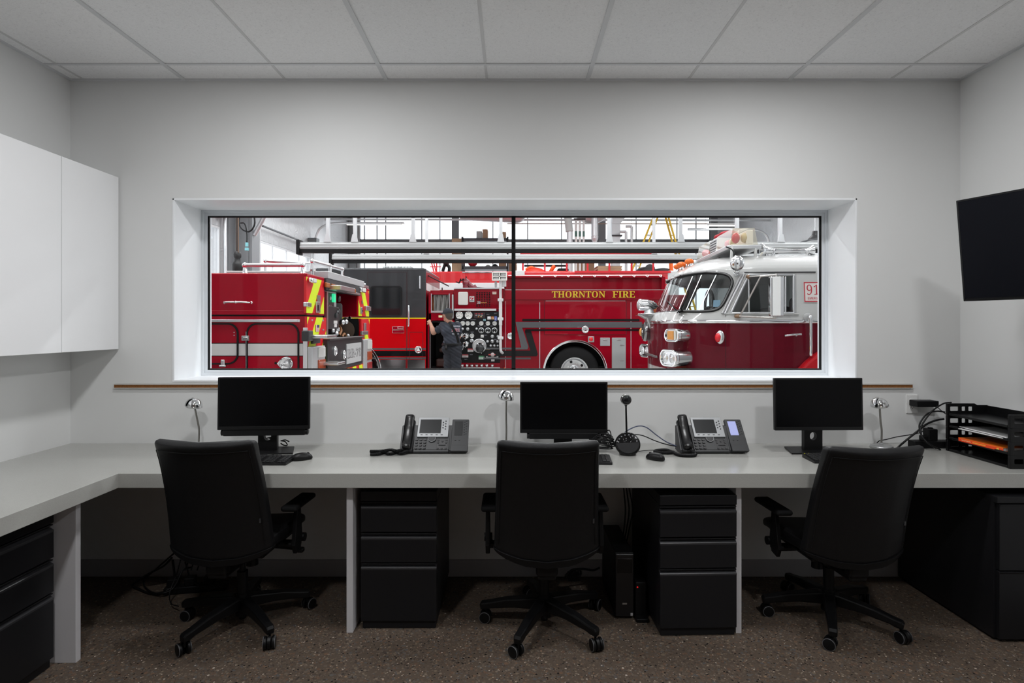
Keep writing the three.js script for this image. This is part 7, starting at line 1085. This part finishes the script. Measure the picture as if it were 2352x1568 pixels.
  { // bullet lamp, bracket and siren on the nose
    const pp = (x, y, z) => { const p = onPlane(t, 'z', z, ...z4(x, y)); return p; };
    const zc = -1.25, a = pp(105, 882, zc), b = pp(285, 895, zc), L = a.distanceTo(b);
    const bl = part(t, 'bullet_lamp', along(lathe([[0.0, 0.0], [0.066, 0.0], [0.074, 0.012], [0.074, 0.03], [0.07, 0.04], [0.072, L * 0.45], [0.06, L * 0.7], [0.035, L * 0.92], [0.0, L]], 32), a, b), CHROME); part(bl, 'lamp_lens', along(lathe([[0, -0.02], [0.03, -0.016], [0.066, 0.0]], 28), a, b), mat([0.7, 0.72, 0.73], 0.1, 0.5)); part(bl, 'lamp_stem', [cyl(pp(205, 925, zc), pp(205, 965, zc), 0.045, 0.07, 20)], DULLALU);
    const top = pp(95, 972, zc), rt = pp(335, 972, zc + 0.1), bt = pp(262, 1225, zc + 0.1);
    part(t, 'lamp_bracket', [ext([[top.x, top.y], [rt.x, rt.y], [bt.x + 0.02, bt.y], [bt.x - 0.03, bt.y + 0.03], [top.x + 0.1, top.y - 0.06]], 0.22, zc - 0.11, 0.02)], mat([0.45, 0.45, 0.45], 0.25, 1)); part(t, 'bracket_plate', bx(top.x - 0.01, rt.x + 0.05, top.y - 0.015, top.y + 0.008, zc - 0.14, zc + 0.14, 0.006), CHROME);
    const s0 = pp(150, 1130, zc), s1 = pp(258, 1135, zc); const si = part(t, 'siren', [along(lathe([[0, 0], [0.1, 0], [0.118, 0.01], [0.122, 0.04], [0.11, 0.05], [0.11, s0.distanceTo(s1)], [0.07, s0.distanceTo(s1) + 0.03]], 36), s0, s1)], mat([0.3, 0.3, 0.3], 0.2, 1)); part(si, 'siren_grille', [0.02, 0.045, 0.07, 0.095].map((r) => xf(new THREE.TorusGeometry(r, 0.005, 6, 32), [s0.x - 0.004, s0.y, s0.z], [0, PI / 2, 0])), DARKGREY); part(si, 'siren_hub', sph([s0.x, s0.y, s0.z], 0.02, 12, 8), CHROME);
    part(t, 'amber_lamp', sph(pp(135, 1135, zc - 0.35), 0.055, 18, 12, [0.6, 1, 1]), mat([0.6, 0.25, 0.05], 0.25)); part(t, 'nose_hoop', tube([pp(262, 1020, zc + 0.1), pp(268, 1140, zc + 0.12), pp(258, 1230, zc + 0.12), pp(235, 1248, zc + 0.1), pp(222, 1225, zc + 0.1)], 0.014, 30, 8), CHROME);
  }
  { const p = on4(862, 1182, 0.0), l = part(t, 'side_marker', xf(new THREE.SphereGeometry(0.075, 28, 18), p.toArray(), [0, 0, 0], [0.62, 1, 0.55]), CHROME); part(l, 'red_lens', xf(new THREE.SphereGeometry(0.05, 20, 14), [p.x - 0.028, p.y - 0.004, p.z + 0.012], [0, 0, 0], [0.6, 1, 0.8]), mat([0.65, 0.02, 0.03], 0.15), 'red lens'); part(l, 'marker_rim', xf(new THREE.TorusGeometry(0.066, 0.008, 8, 30), [p.x + 0.002, p.y, p.z + 0.006], [0, 0.35, 0], [0.75, 1, 1]), CHROME); }
  // handle, grab rail, mirror
  { const a = on4(1438, 1168, 0.05), b = on4(1592, 1155, 0.05), c = on4(1545, 1160, 0); part(t, 'door_handle', [tube([a, a.clone().lerp(b, 0.5).add(V(0, 0.003, 0.006)), b], 0.011, 24, 10), cyl(c, c.clone().add(V(0, 0, 0.05)), 0.022, 0.014, 14)], CHROME); }
  { const q = (x, y, o) => { const p = onPlane(t, 'z', o, ...z4(x, y)); return p; }; part(t, 'grab_rail', [tube([q(1690, 985, 0), q(1690, 990, 0.07), q(1695, 1050, 0.08), q(1697, 1200, 0.08), q(1697, 1340, 0.07), q(1697, 1350, 0)], 0.017, 50, 12)], CHROME); part(t, 'rail_plate', [sph(q(1668, 995, 0), 0.04, 16, 10, [1.1, 1, 0.25])], mat([0.4, 0.4, 0.4], 0.4));
    const zM = 0.3, m = (x, y) => onPlane(t, 'z', zM, ...z4(x, y)), a = m(1312, 988), b = m(1446, 622);
    const mr = part(t, 'side_mirror', [xf(bx(-(b.x - a.x) / 2, (b.x - a.x) / 2, -(b.y - a.y) / 2, (b.y - a.y) / 2, -0.03, 0.03, 0.014), [(a.x + b.x) / 2, (a.y + b.y) / 2, zM], [0, 0.12, 0])], CHROME); part(mr, 'mirror_shell', xf(bx(-(b.x - a.x) * 0.36, (b.x - a.x) * 0.2, -(b.y - a.y) / 2 + 0.004, (b.y - a.y) / 2 - 0.004, 0.028, 0.034, 0.002), [(a.x + b.x) / 2, (a.y + b.y) / 2, zM], [0, 0.12, 0]), mat([0.85, 0.85, 0.84], 0.25), 'bright white mirror shell');
    const arm = (p, e, r) => cyl(p, e, r, r, 10); part(t, 'mirror_arm', [arm(on4(1118, 628, 0.01, 8, 10.3), m(1385, 606), 0.008), arm(on4(1045, 980, 0.01, 7, 10), onPlane(t, 'z', 0.2, ...z4(1235, 622)), 0.008), arm(on4(1020, 990, 0.01, 7, 9), m(1375, 1005), 0.01), arm(onPlane(t, 'z', 0.2, ...z4(1235, 622)), m(1385, 606), 0.01), arm(m(1382, 606), m(1380, 626), 0.01), arm(m(1375, 985), m(1375, 1010), 0.012)], mat([0.5, 0.48, 0.46], 0.3, 0.9)); part(t, 'arm_mount', [sph(on4(1118, 628, 0.005, 8, 10.3), 0.024, 12, 8), sph(on4(1022, 990, 0.005, 7, 9), 0.03, 12, 8, [1.2, 0.7, 1])], mat([0.25, 0.16, 0.1], 0.6, 0.4)); }
  { // emergency number plate
    const tx = canvas(512, 384, (c, w, h) => { c.fillStyle = '#c9c4c0'; c.fillRect(0, 0, w, h); c.strokeStyle = '#a82c38'; c.lineWidth = 22; c.strokeRect(14, 14, w - 28, h - 28); c.fillStyle = '#a82c38'; c.font = '250px serif'; c.textAlign = 'center'; c.textBaseline = 'middle'; c.save(); c.translate(w / 2, 152); c.scale(1.0, 1.05); c.fillText('911', 0, 0); c.restore(); c.font = 'bold 62px sans-serif'; c.fillText('EMERGENCY', w / 2, 312, 430); });
    const a = on4(1634, 860, 0, 8, 10.5), b = on4(1636, 672, 0, 8, 10.5), h = b.y - a.y, w = h * 1.18, lean = Math.atan2(b.z - a.z, h); const pl = part(t, 'number_sign', xf(bx(0, w, 0, h, 0, 0.004, 0.001, 1), [a.x, a.y, a.z + 0.002], [lean, 0, 0]), mat([0.6, 0.58, 0.57], 0.4)); part(pl, 'sign_print', xf(new THREE.PlaneGeometry(w, h).translate(w / 2, h / 2, 0.0055), [a.x, a.y, a.z + 0.002], [lean, 0, 0]), mat([1, 1, 1], 0.4, 0, { map: tx }), '911 EMERGENCY in red on white');
  }
  // roof: light bar across, amber markers, spotlight, air horns
  { const x0 = 0.72, x1 = 1.02, y0 = 2.385, zN = -0.42, zF = -1.98, zm = (zN + zF) / 2;
    const lb = part(t, 'light_bar', [bx(x0 - 0.03, x1 + 0.03, y0 - 0.03, y0 + 0.012, zF - 0.02, zN + 0.02, 0.008), bx(x0 + 0.02, x1 - 0.02, y0, y0 + 0.19, zm - 0.16, zm + 0.16, 0.01)], ALU);
    const cap = [[x0, y0 + 0.01], [x1, y0 + 0.01], [x1 - 0.035, y0 + 0.2], [x0 + 0.03, y0 + 0.2]];
    const shell = poly(cap); for (const [a, b] of [[zm + 0.16, zN], [zF, zm - 0.16]]) { part(lb, 'clear_lens', ext(cap, b - a, a, 0.006), mat([0.92, 0.9, 0.84], 0.05, 0, { transmission: 0.9, thickness: 0 })); part(lb, 'reflector', [bx(x1 - 0.12, x1 - 0.045, y0 + 0.015, y0 + 0.18, a + 0.02, b - 0.02, 0.01), bx(x0 + 0.03, x1 - 0.05, y0 + 0.012, y0 + 0.03, a + 0.02, b - 0.02)], mat([0.75, 0.72, 0.66], 0.35)); }
    part(lb, 'red_dome', [sph([x0 + 0.08, y0 + 0.1, zN - 0.07], 0.055, 18, 12, [0.8, 1.1, 0.9]), sph([x0 + 0.1, y0 + 0.08, zN - 0.4], 0.05, 16, 10), sph([x0 + 0.1, y0 + 0.1, zF + 0.1], 0.055, 16, 10)], mat([0.5, 0.02, 0.03], 0.2)); part(lb, 'amber_dome', [sph([x0 + 0.17, y0 + 0.1, zN - 0.06], 0.05, 18, 12, [0.8, 1.1, 0.9]), sph([x0 + 0.1, y0 + 0.08, zN - 0.25], 0.045, 16, 10)], mat([0.5, 0.4, 0.2], 0.2)); part(lb, 'grille_slot', [0.03, 0.06, 0.09, 0.12, 0.15].map((k) => bx(x0 + 0.018, x0 + 0.021, y0 + k, y0 + k + 0.012, zm - 0.14, zm + 0.14)), DARKGREY);
    part(t, 'light_bar_leg', [[x0 + 0.02, zN + 0.0], [x1 - 0.02, zN - 0.02], [x0 + 0.02, zF + 0.05], [x1, zF + 0.05], [x0 + 0.1, zm]].map(([x, z]) => tube([[x, y0 - 0.01, z], [x - 0.01, y0 - 0.05, z + (z > zm ? 0.03 : -0.03)], [x - 0.03, 2.1 + 0.1 * (1 - Math.abs(z - zm)), z + (z > zm ? 0.05 : -0.05)]], 0.016, 14, 8)), CREAM);
    part(t, 'red_cloth', [xf(sph([0, 0, 0], 1, 16, 10, [0.12, 0.045, 0.12]), [x0 + 0.18, y0 + 0.235, zm + 0.1]), xf(sph([0, 0, 0], 1, 14, 10, [0.07, 0.035, 0.1]), [x0 + 0.1, y0 + 0.22, zm + 0.0])], mat([0.35, 0.01, 0.02], 0.8)); }
  for (const [x, y] of [[457, 492], [497, 476], [578, 460]]) { const [s, v] = find(...z4(x, y + 22), 10, NV); const p = S(s, v); const m = part(t, 'amber_marker', [sph([p.x - 0.02, p.y + 0.045, p.z], 0.05, 18, 12, [1.1, 0.75, 0.8])], mat([0.75, 0.14, 0.01], 0.2)); part(m, 'marker_base', [cyl([p.x, p.y - 0.01, p.z], [p.x, p.y + 0.02, p.z], 0.045, 0.035, 16), sph([p.x + 0.05, p.y + 0.03, p.z], 0.035, 12, 8)], CHROME); }
  { const p = on4(1012, 598, 0.02, 9, 11), h = onPlane(t, 'z', p.z + 0.12, ...z4(1018, 500)); const l = part(t, 'spot_lamp', [xf(sph([0, 0, 0], 0.078, 28, 18, [0.9, 1, 0.95]), h.toArray())], CHROME); part(l, 'spot_bracket', [cyl(h.clone().add(V(0, -0.07, 0)), p, 0.022, 0.016, 14), sph(h.clone().lerp(p, 0.75), 0.032, 14, 10), cyl(p, p.clone().add(V(0.0, -0.03, -0.05)), 0.03, 0.02, 12)], CHROME); part(l, 'spot_rim', xf(new THREE.TorusGeometry(0.074, 0.008, 8, 30), [h.x - 0.02, h.y, h.z + 0.01], [0, PI / 2 - 0.3, 0]), STEEL); part(t, 'spot_cable', tube([h.clone().add(V(-0.02, 0.06, 0)), h.clone().add(V(-0.04, 0.14, -0.03)), h.clone().add(V(-0.09, 0.18, -0.08))], 0.007, 20, 6), BLACK); }
  { const zH = -0.55, q = (x, y) => onPlane(t, 'z', zH, ...z4(x, y)), a = q(1238, 382), b = q(1660, 388), L = a.distanceTo(b); const h = part(t, 'air_horn', along(lathe([[0.078, 0.0], [0.08, 0.012], [0.05, 0.04], [0.034, 0.09], [0.024, 0.18], [0.019, 0.3], [0.016, L * 0.8], [0.024, L * 0.93], [0.024, L], [0.0, L]], 36), a, b), CHROME); const c = q(1720, 382), d = q(1600, 392); part(h, 'second_bell', along(lathe([[0.058, 0.0], [0.06, 0.01], [0.035, 0.04], [0.02, 0.1], [0.016, c.distanceTo(d)]], 30), c, d), CHROME);
    for (const [x, k] of [[1350, 0.03], [1665, 0.03], [1290, 0.02]]) { const p = q(x, 392), g = p.clone(); g.y = q(x, 432).y - 0.05; part(h, 'horn_bracket', [cyl(g, p, 0.016, 0.02, 12), tor(p.x, p.y, p.z, 0.03, 0.008, 20).applyMatrix4(new THREE.Matrix4().makeTranslation(-p.x, -p.y, -p.z)).rotateY(PI / 2).translate(p.x, p.y, p.z)], CHROME); } }
  // running gear and front fender behind the door
  { const fx = 1.9, fy = 0.58, q = new THREE.Shape(); q.absarc(fx, fy, 0.8, 0, PI, false); q.absarc(fx, fy, 0.66, PI, 0, true); part(t, 'fender', ext(q, 0.5, -0.42, 0.03, 30), mat([0.42, 0.006, 0.012], 0.35, 0, AUTO)); part(t, 'wheel_well', xf(new THREE.CylinderGeometry(0.66, 0.66, 0.05, 36), [fx, fy, 0.0], [PI / 2, 0, 0]), BLACK); truckWheel(t, fx, 0.06, 0.52, 0.3, 0.28); part(t, 'fender_trim', ext((() => { const r = new THREE.Shape(); r.absarc(fx, fy, 0.67, 0, PI, false); r.absarc(fx, fy, 0.65, PI, 0, true); return r; })(), 0.03, 0.07, 0, 30), CHROME); truckWheel(t, fx, -1.95, 0.52, 0.3, 0.28); part(t, 'chassis', bx(0.4, 3.3, 0.4, 0.7, -1.7, -0.6), BLACK); }
  part(t, 'rear_body', [bx(LEN - 0.02, 5.2, 0.5, 1.9, -2.25, -0.03, 0.06)], MAROON); truckWheel(t, 4.4, 0.0, 0.52, 0.3, 0.28); truckWheel(t, 4.4, -1.95, 0.52, 0.3, 0.28);
}
// ================================================================== FIREFIGHTER AT THE PUMP PANEL
{
  const D = 11.5, p2 = (x, y, d = D) => P(...z2(x, y), d);
  const root = p2(1040, 1290); const t = thing('person', 'person in navy T-shirt, dark trousers and cap, left arm raised to the open truck compartment', 'person', [root.x, 0, -D]);
  const o = V(root.x, 0, -D), L = (v) => v.clone().sub(o);
  // joints in the person's own frame (x right, y up, z towards the camera)
  const J = {}; const set = (n, x, y, d) => { J[n] = L(p2(x, y, d)); };
  set('hip', 1040, 1275, 11.5); set('waist', 1036, 1225, 11.49); set('chest', 1028, 1120, 11.48); set('neckB', 1012, 1052, 11.47); set('head', 997, 988, 11.42);
  set('shL', 962, 1082, 11.55); set('shR', 1085, 1085, 11.42); set('elL', 868, 1140, 11.72); set('wrL', 838, 1055, 11.95); set('haL', 818, 1026, 12.03);
  set('elR', 1098, 1180, 11.62); set('wrR', 1060, 1215, 11.85); set('haR', 1045, 1200, 11.93);
  set('hpL', 1010, 1290, 11.53); set('hpR', 1075, 1292, 11.47); J.knL = V(J.hpL.x - 0.01, 0.53, J.hpL.z - 0.03); J.knR = V(J.hpR.x + 0.005, 0.53, J.hpR.z - 0.03); J.anL = V(J.hpL.x - 0.02, 0.1, J.hpL.z + 0.02); J.anR = V(J.hpR.x + 0.015, 0.1, J.hpR.z + 0.02);
  J.toL = V(J.anL.x - 0.06, 0.045, J.anL.z - 0.17); J.toR = V(J.anR.x - 0.0, 0.045, J.anR.z - 0.18);
  const mid = (a, b, k) => J[a].clone().lerp(J[b], k);
  const cap = (p, a, b, ra, rb) => { const d = b.clone().sub(a), k = Math.min(1, Math.max(0, p.clone().sub(a).dot(d) / Math.max(1e-9, d.lengthSq()))); return p.distanceTo(a.clone().addScaledVector(d, k)) - (ra + (rb - ra) * k); };
  const smin = (a, b, k) => { const h = Math.max(k - Math.abs(a - b), 0) / k; return Math.min(a, b) - h * h * k * 0.25; };
  const fieldOf = (bones, k) => (p) => { let d = 9; for (const [a, b, ra, rb] of bones) d = smin(d, cap(p, a, b, ra, rb), k); return d; };
  function marchField(f, lo, hi, cell) {   // a mesh of the field's zero surface
    const size = Math.max(hi.x - lo.x, hi.y - lo.y, hi.z - lo.z), res = Math.ceil(size / cell) + 4, half = res / 2, c = lo.clone().add(hi).multiplyScalar(0.5), sc = half * cell;
    const mc = new MarchingCubes(res, new THREE.MeshStandardMaterial(), false, false, 120000); mc.isolation = 0;
    const v = V(0, 0, 0); for (let z = 0; z < res; z++) for (let y = 0; y < res; y++) for (let x = 0; x < res; x++) { v.set(c.x + (x - half) / half * sc, c.y + (y - half) / half * sc, c.z + (z - half) / half * sc); const inside = v.x >= lo.x - cell && v.x <= hi.x + cell && v.z >= lo.z - cell && v.z <= hi.z + cell && v.y >= lo.y - cell && v.y <= hi.y + cell; mc.field[x + y * res + z * res * res] = inside ? -f(v) : -1; }
    mc.update(); const n = mc.count ?? mc.geometry.drawRange.count, g = new THREE.BufferGeometry();
    g.setAttribute('position', new THREE.BufferAttribute(mc.positionArray.slice(0, n * 3), 3)); g.setAttribute('normal', new THREE.BufferAttribute(mc.normalArray.slice(0, n * 3), 3));
    const q = g.attributes.position; for (let i = 0; i < q.count; i++) q.setXYZ(i, c.x + q.getX(i) * sc, c.y + q.getY(i) * sc, c.z + q.getZ(i) * sc);
    const m = mergeVertices((g.deleteAttribute('normal'), g), 1e-5); m.computeVertexNormals(); return m;
  }
  const bounds = (bones, pad) => { const lo = V(9, 9, 9), hi = V(-9, -9, -9); for (const [a, b, ra, rb] of bones) for (const [q, r] of [[a, ra], [b, rb]]) { lo.min(q.clone().subScalar(r + pad)); hi.max(q.clone().addScalar(r + pad)); } return [lo, hi]; };
  const tr = [J.shL.clone().lerp(J.shR, 0.25), J.shL.clone().lerp(J.shR, 0.75)];
  const torso = [[J.hip.clone().add(V(-0.07, 0, 0)), J.hip.clone().add(V(0.07, 0, -0.01)), 0.12, 0.12], [J.hip, J.waist, 0.135, 0.13], [J.waist, J.chest, 0.132, 0.15], [J.chest.clone().add(V(-0.06, 0.02, 0.02)), J.chest.clone().add(V(0.07, 0.02, -0.02)), 0.125, 0.125], [tr[0], tr[1], 0.1, 0.1], [J.shL, tr[0], 0.07, 0.09], [J.shR, tr[1], 0.07, 0.09], [J.chest, J.neckB, 0.11, 0.075]];
  const arms = [[J.shL, J.elL, 0.056, 0.043], [J.elL, mid('elL', 'wrL', 0.35), 0.042, 0.044], [mid('elL', 'wrL', 0.35), J.wrL, 0.044, 0.029], [J.shR, J.elR, 0.056, 0.043], [J.elR, J.wrR, 0.044, 0.029]];
  const legs = [[J.hpL, J.knL, 0.092, 0.06], [J.knL, J.anL, 0.058, 0.042], [J.hpR, J.knR, 0.092, 0.06], [J.knR, J.anR, 0.058, 0.042], [J.anL, J.toL, 0.045, 0.035], [J.anR, J.toR, 0.045, 0.035]];
  const neck = [[J.neckB, J.head.clone().add(V(0.01, -0.06, 0.01)), 0.062, 0.058]];
  const slim = torso.map(([a, b, c, d]) => [a, b, c * 0.82, d * 0.82]), slimL = legs.map(([a, b, c, d]) => [a, b, c * 0.85, d * 0.85]);
  const bodyF = fieldOf([...slim, ...arms, ...slimL, ...neck], 0.04);
  const all = [...torso, ...arms, ...legs, ...neck];
  // head, turned to the left and slightly down; nose, brow, chin, ears
  const fwd = V(-0.8, -0.12, -0.58).normalize(), rt = fwd.clone().cross(V(0, 1, 0)).normalize(), up = rt.clone().cross(fwd).normalize(), hd = (f, u, r) => J.head.clone().addScaledVector(fwd, f).addScaledVector(up, u).addScaledVector(rt, r);
  const headB = [[hd(-0.02, 0.045, 0), hd(0.015, 0.04, 0), 0.085, 0.08], [hd(0.02, -0.02, 0), hd(0.045, -0.06, 0), 0.062, 0.042], [hd(0.06, -0.075, 0.012), hd(0.06, -0.075, -0.012), 0.025, 0.025], [hd(0.078, 0.02, 0), hd(0.1, -0.02, 0), 0.012, 0.015], [hd(0.072, 0.028, 0.03), hd(0.072, 0.028, -0.03), 0.018, 0.018], [hd(-0.005, 0.01, 0.078), hd(-0.012, -0.03, 0.074), 0.014, 0.01], [hd(-0.005, 0.01, -0.078), hd(-0.012, -0.03, -0.074), 0.014, 0.01], [hd(-0.03, -0.04, 0), hd(-0.03, -0.1, 0), 0.06, 0.058], [hd(0.08, -0.052, 0.014), hd(0.08, -0.052, -0.014), 0.009, 0.009]];
  const headF = fieldOf(headB, 0.022), SKIN = mat([0.42, 0.22, 0.15], 0.55, 0, { sheen: 0.2 });
  // hands: palm and five bent fingers each
  const hand = (w, h, side, curl) => { const f = h.clone().sub(w).normalize(), n = V(0, 0, -1).sub(f.clone().multiplyScalar(-f.z)).normalize(), s = f.clone().cross(n).multiplyScalar(side).normalize(), q = (a, b, c) => w.clone().addScaledVector(f, a).addScaledVector(s, b).addScaledVector(n, c); const B = [[q(0, 0, 0), q(0.08, 0.018, 0), 0.026, 0.02], [q(0, 0, 0), q(0.08, -0.022, 0), 0.026, 0.018], [w.clone().addScaledVector(f, -0.05), w, 0.029, 0.027]]; [[0.03, 0.092, 0.07], [0.01, 0.096, 0.078], [-0.01, 0.092, 0.072], [-0.03, 0.084, 0.058]].forEach(([b, a, l]) => { const k = q(a, b, 0), m = q(a + l * 0.45 * Math.cos(curl), b, l * 0.45 * Math.sin(curl)), e = q(a + l * 0.45 * Math.cos(curl) + l * 0.5 * Math.cos(curl * 2), b, l * 0.45 * Math.sin(curl) + l * 0.5 * Math.sin(curl * 2)); B.push([q(0.06, b * 0.8, 0), k, 0.011, 0.01], [k, m, 0.0098, 0.009], [m, e, 0.009, 0.0075]); }); B.push([q(0.02, 0.03, 0), q(0.05, 0.055, 0.012), 0.014, 0.011], [q(0.05, 0.055, 0.012), q(0.08, 0.062, 0.028), 0.011, 0.008]); return B; };
  const hL = hand(J.wrL, J.haL, 1, 0.75), hR = hand(J.wrR, J.haR, -1, 0.6);
  const skinB = [...arms, ...neck, ...torso, ...legs], [lo, hi] = bounds(skinB, 0.02);
  const gBody = marchField(bodyF, lo, hi, 0.0145), gHead = marchField(headF, ...bounds(headB, 0.012), 0.0042), gHL = marchField(fieldOf(hL, 0.012), ...bounds(hL, 0.008), 0.0036), gHR = marchField(fieldOf(hR, 0.012), ...bounds(hR, 0.008), 0.0036);
  part(t, 'body', [gBody, gHead, gHL, gHR], SKIN);
  part(t, 'eye', [sph(hd(0.079, 0.012, 0.03), 0.009, 10, 8), sph(hd(0.079, 0.012, -0.03), 0.009, 10, 8)], mat([0.3, 0.28, 0.26], 0.3)); part(t, 'hair', marchField((p) => Math.max(fieldOf([[hd(-0.03, 0.04, 0), hd(0.0, 0.05, 0), 0.093, 0.085], [hd(-0.04, -0.02, 0), hd(-0.045, -0.05, 0), 0.07, 0.06]], 0.03)(p), p.clone().sub(hd(0.01, 0, 0)).dot(fwd)), ...bounds([[hd(-0.03, 0.03, 0), hd(-0.03, -0.03, 0), 0.11, 0.11]], 0.02), 0.006), mat([0.07, 0.055, 0.045], 0.8));
  // clothes
  const NAVY = mat([0.022, 0.027, 0.04], 0.8), NAVY2 = mat([0.011, 0.013, 0.019], 0.85);
  const sl = [mid('shL', 'elL', 0.62), mid('shR', 'elR', 0.62)], wr2 = (p) => 0.006 * Math.sin(p.y * 42 + p.x * 18) * Math.sin(p.x * 25 + p.z * 14) + 0.004 * Math.sin(p.y * 90 + p.x * 60);
  const shirtB = [...torso.map(([a, b, c, d]) => [a, b, c + 0.017, d + 0.017]), [J.shL, sl[0], 0.078, 0.074], [J.shR, sl[1], 0.078, 0.074]], shF0 = fieldOf(shirtB, 0.05), yW = J.waist.y - 0.045, nk = J.neckB.y + 0.02;
  const shF = (p) => Math.max(shF0(p) - wr2(p), yW - p.y, p.y - nk, (p.clone().sub(sl[0]).dot(J.elL.clone().sub(J.shL).normalize())) * (p.x < J.shL.x + 0.05 ? 1 : 0) - 0.005);
  part(t, 'shirt', marchField(shF, ...bounds(shirtB, 0.02), 0.011), NAVY, 'navy T-shirt lettered THORNTON FIRE RESCUE');
  const trB = [[J.hip.clone().add(V(-0.07, -0.01, 0)), J.hip.clone().add(V(0.07, -0.01, -0.01)), 0.138, 0.138], [J.hpL, J.knL, 0.115, 0.09], [J.knL, J.anL, 0.088, 0.08], [J.hpR, J.knR, 0.115, 0.09], [J.knR, J.anR, 0.088, 0.08]], trF0 = fieldOf(trB, 0.035);
  part(t, 'trousers', marchField((p) => Math.max(trF0(p) - wr2(p), p.y - yW - 0.012, 0.05 - p.y), ...bounds(trB, 0.02), 0.0125), NAVY2);
  { const bF = (p) => Math.max(Math.min(shF0(p), trF0(p)) - 0.012, Math.abs(p.y - yW + 0.005) - 0.022); part(t, 'belt', marchField(bF, J.hip.clone().add(V(-0.3, -0.1, -0.3)), J.hip.clone().add(V(0.3, 0.2, 0.3)), 0.009), BLACK); }
  part(t, 'boot', [J.anL, J.anR].map((a, i) => { const b = i ? J.toR : J.toL; return marchField(fieldOf([[a, a.clone().setY(0.05), 0.058, 0.05], [a.clone().setY(0.05), b.clone().setY(0.045), 0.05, 0.044]], 0.03), ...bounds([[a, b, 0.07, 0.07]], 0.02), 0.01).translate(0, 0.0, 0); }), BLACK);
  // cap with a peak
  { const c = hd(-0.018, 0.062, 0), q = new THREE.Quaternion().setFromRotationMatrix(new THREE.Matrix4().makeBasis(rt, up, fwd.clone().negate())); const place = (g) => g.applyQuaternion(q).translate(c.x, c.y, c.z); const dome = new THREE.SphereGeometry(0.102, 28, 14, 0, 2 * PI, 0, PI / 2).scale(0.97, 0.95, 1.08); const peak = new THREE.SphereGeometry(0.1, 24, 10, 0, 2 * PI, 0, PI / 2).scale(0.8, 0.16, 0.75).translate(0, -0.004, -0.1); const m = part(t, 'cap', [place(dome), place(peak), place(cyl([0, -0.02, 0], [0, 0.004, 0], 0.1, 0.101, 28).scale(0.97, 1, 1.08))], mat([0.022, 0.025, 0.034], 0.8)); part(m, 'cap_button', place(sph([0, 0.098, 0], 0.008, 10, 8)), NAVY2); }
  // strap, radio and lettering follow the shirt
  const hitShirt = (x, y, off) => { const a = L(rayO), d = L(p2(x, y, 11)).sub(a).normalize(), p = a.clone().addScaledVector(d, 10.6); for (let i = 0; i < 80; i++) { const e = Math.min(shF0(p) - wr2(p), trF0(p)) - off; if (e < 0.0006) break; p.addScaledVector(d, Math.min(e, 0.05)); } return p; };
  { const pts = [[1012, 1042], [1030, 1070], [1052, 1110], [1072, 1150], [1088, 1190], [1098, 1235]].map(([x, y]) => hitShirt(x, y, 0.006)), pos = [], idx = []; pts.forEach((p, i) => { const a = pts[Math.max(0, i - 1)], b = pts[Math.min(pts.length - 1, i + 1)], d = b.clone().sub(a).normalize(), s = d.cross(V(0, 0, 1)).normalize().multiplyScalar(0.026); for (const [k, z] of [[1, -0.01], [1, 0.008], [-1, 0.008], [-1, -0.01]]) pos.push(p.x + s.x * k, p.y + s.y * k, p.z + z); }); for (let i = 0; i < pts.length - 1; i++) for (let k = 0; k < 4; k++) { const a = i * 4 + k, b = i * 4 + (k + 1) % 4; idx.push(a, b, a + 4, b, b + 4, a + 4); } const g = new THREE.BufferGeometry(); g.setAttribute('position', new THREE.Float32BufferAttribute(pos, 3)); g.setIndex(idx); const g2 = g.toNonIndexed(); g2.computeVertexNormals(); part(t, 'shoulder_strap', g2, BLACK); }
  { const p = hitShirt(985, 1272, 0.012), r = part(t, 'radio', [bx(p.x - 0.026, p.x + 0.026, p.y - 0.06, p.y + 0.05, p.z - 0.02, p.z + 0.022, 0.008), cyl([p.x - 0.012, p.y + 0.05, p.z], [p.x - 0.012, p.y + 0.1, p.z], 0.006, 0.005, 8)], BLACK); part(r, 'radio_clip', bx(p.x - 0.014, p.x + 0.014, p.y - 0.02, p.y + 0.03, p.z + 0.02, p.z + 0.026, 0.002), DARKGREY); }
  { const tx = canvas(256, 256, (c) => { c.clearRect(0, 0, 256, 256); c.textAlign = 'center'; c.fillStyle = '#b9bcc4'; c.font = 'bold 50px sans-serif'; c.fillText('THORNTON', 128, 56, 246); c.fillText('RESCUE', 128, 240, 210); c.font = 'bold 104px serif'; c.lineWidth = 10; c.strokeStyle = '#b9bcc4'; c.strokeText('FIRE', 128, 168, 220); c.fillStyle = '#a02438'; c.fillText('FIRE', 128, 168, 220); });
    const n = 14, pos = [], uv = [], idx = []; for (let j = 0; j <= n; j++) for (let i = 0; i <= n; i++) { const p = hitShirt(1028 + 88 * i / n, 1068 + 96 * j / n, 0.0035); pos.push(p.x, p.y, p.z); uv.push(i / n, 1 - j / n); } for (let j = 0; j < n; j++) for (let i = 0; i < n; i++) { const a = j * (n + 1) + i; idx.push(a, a + n + 1, a + 1, a + 1, a + n + 1, a + n + 2); } const g = new THREE.BufferGeometry(); g.setAttribute('position', new THREE.Float32BufferAttribute(pos, 3)); g.setAttribute('uv', new THREE.Float32BufferAttribute(uv, 2)); g.setIndex(idx); g.computeVertexNormals(); part(t, 'shirt_print', g, mat([1, 1, 1], 0.8, 0, { map: tx, transparent: true, side: THREE.DoubleSide })); }
}
scene.traverse((o) => { if (o.isRectAreaLight) o.castShadow = false; });
renderer.render(scene, camera);
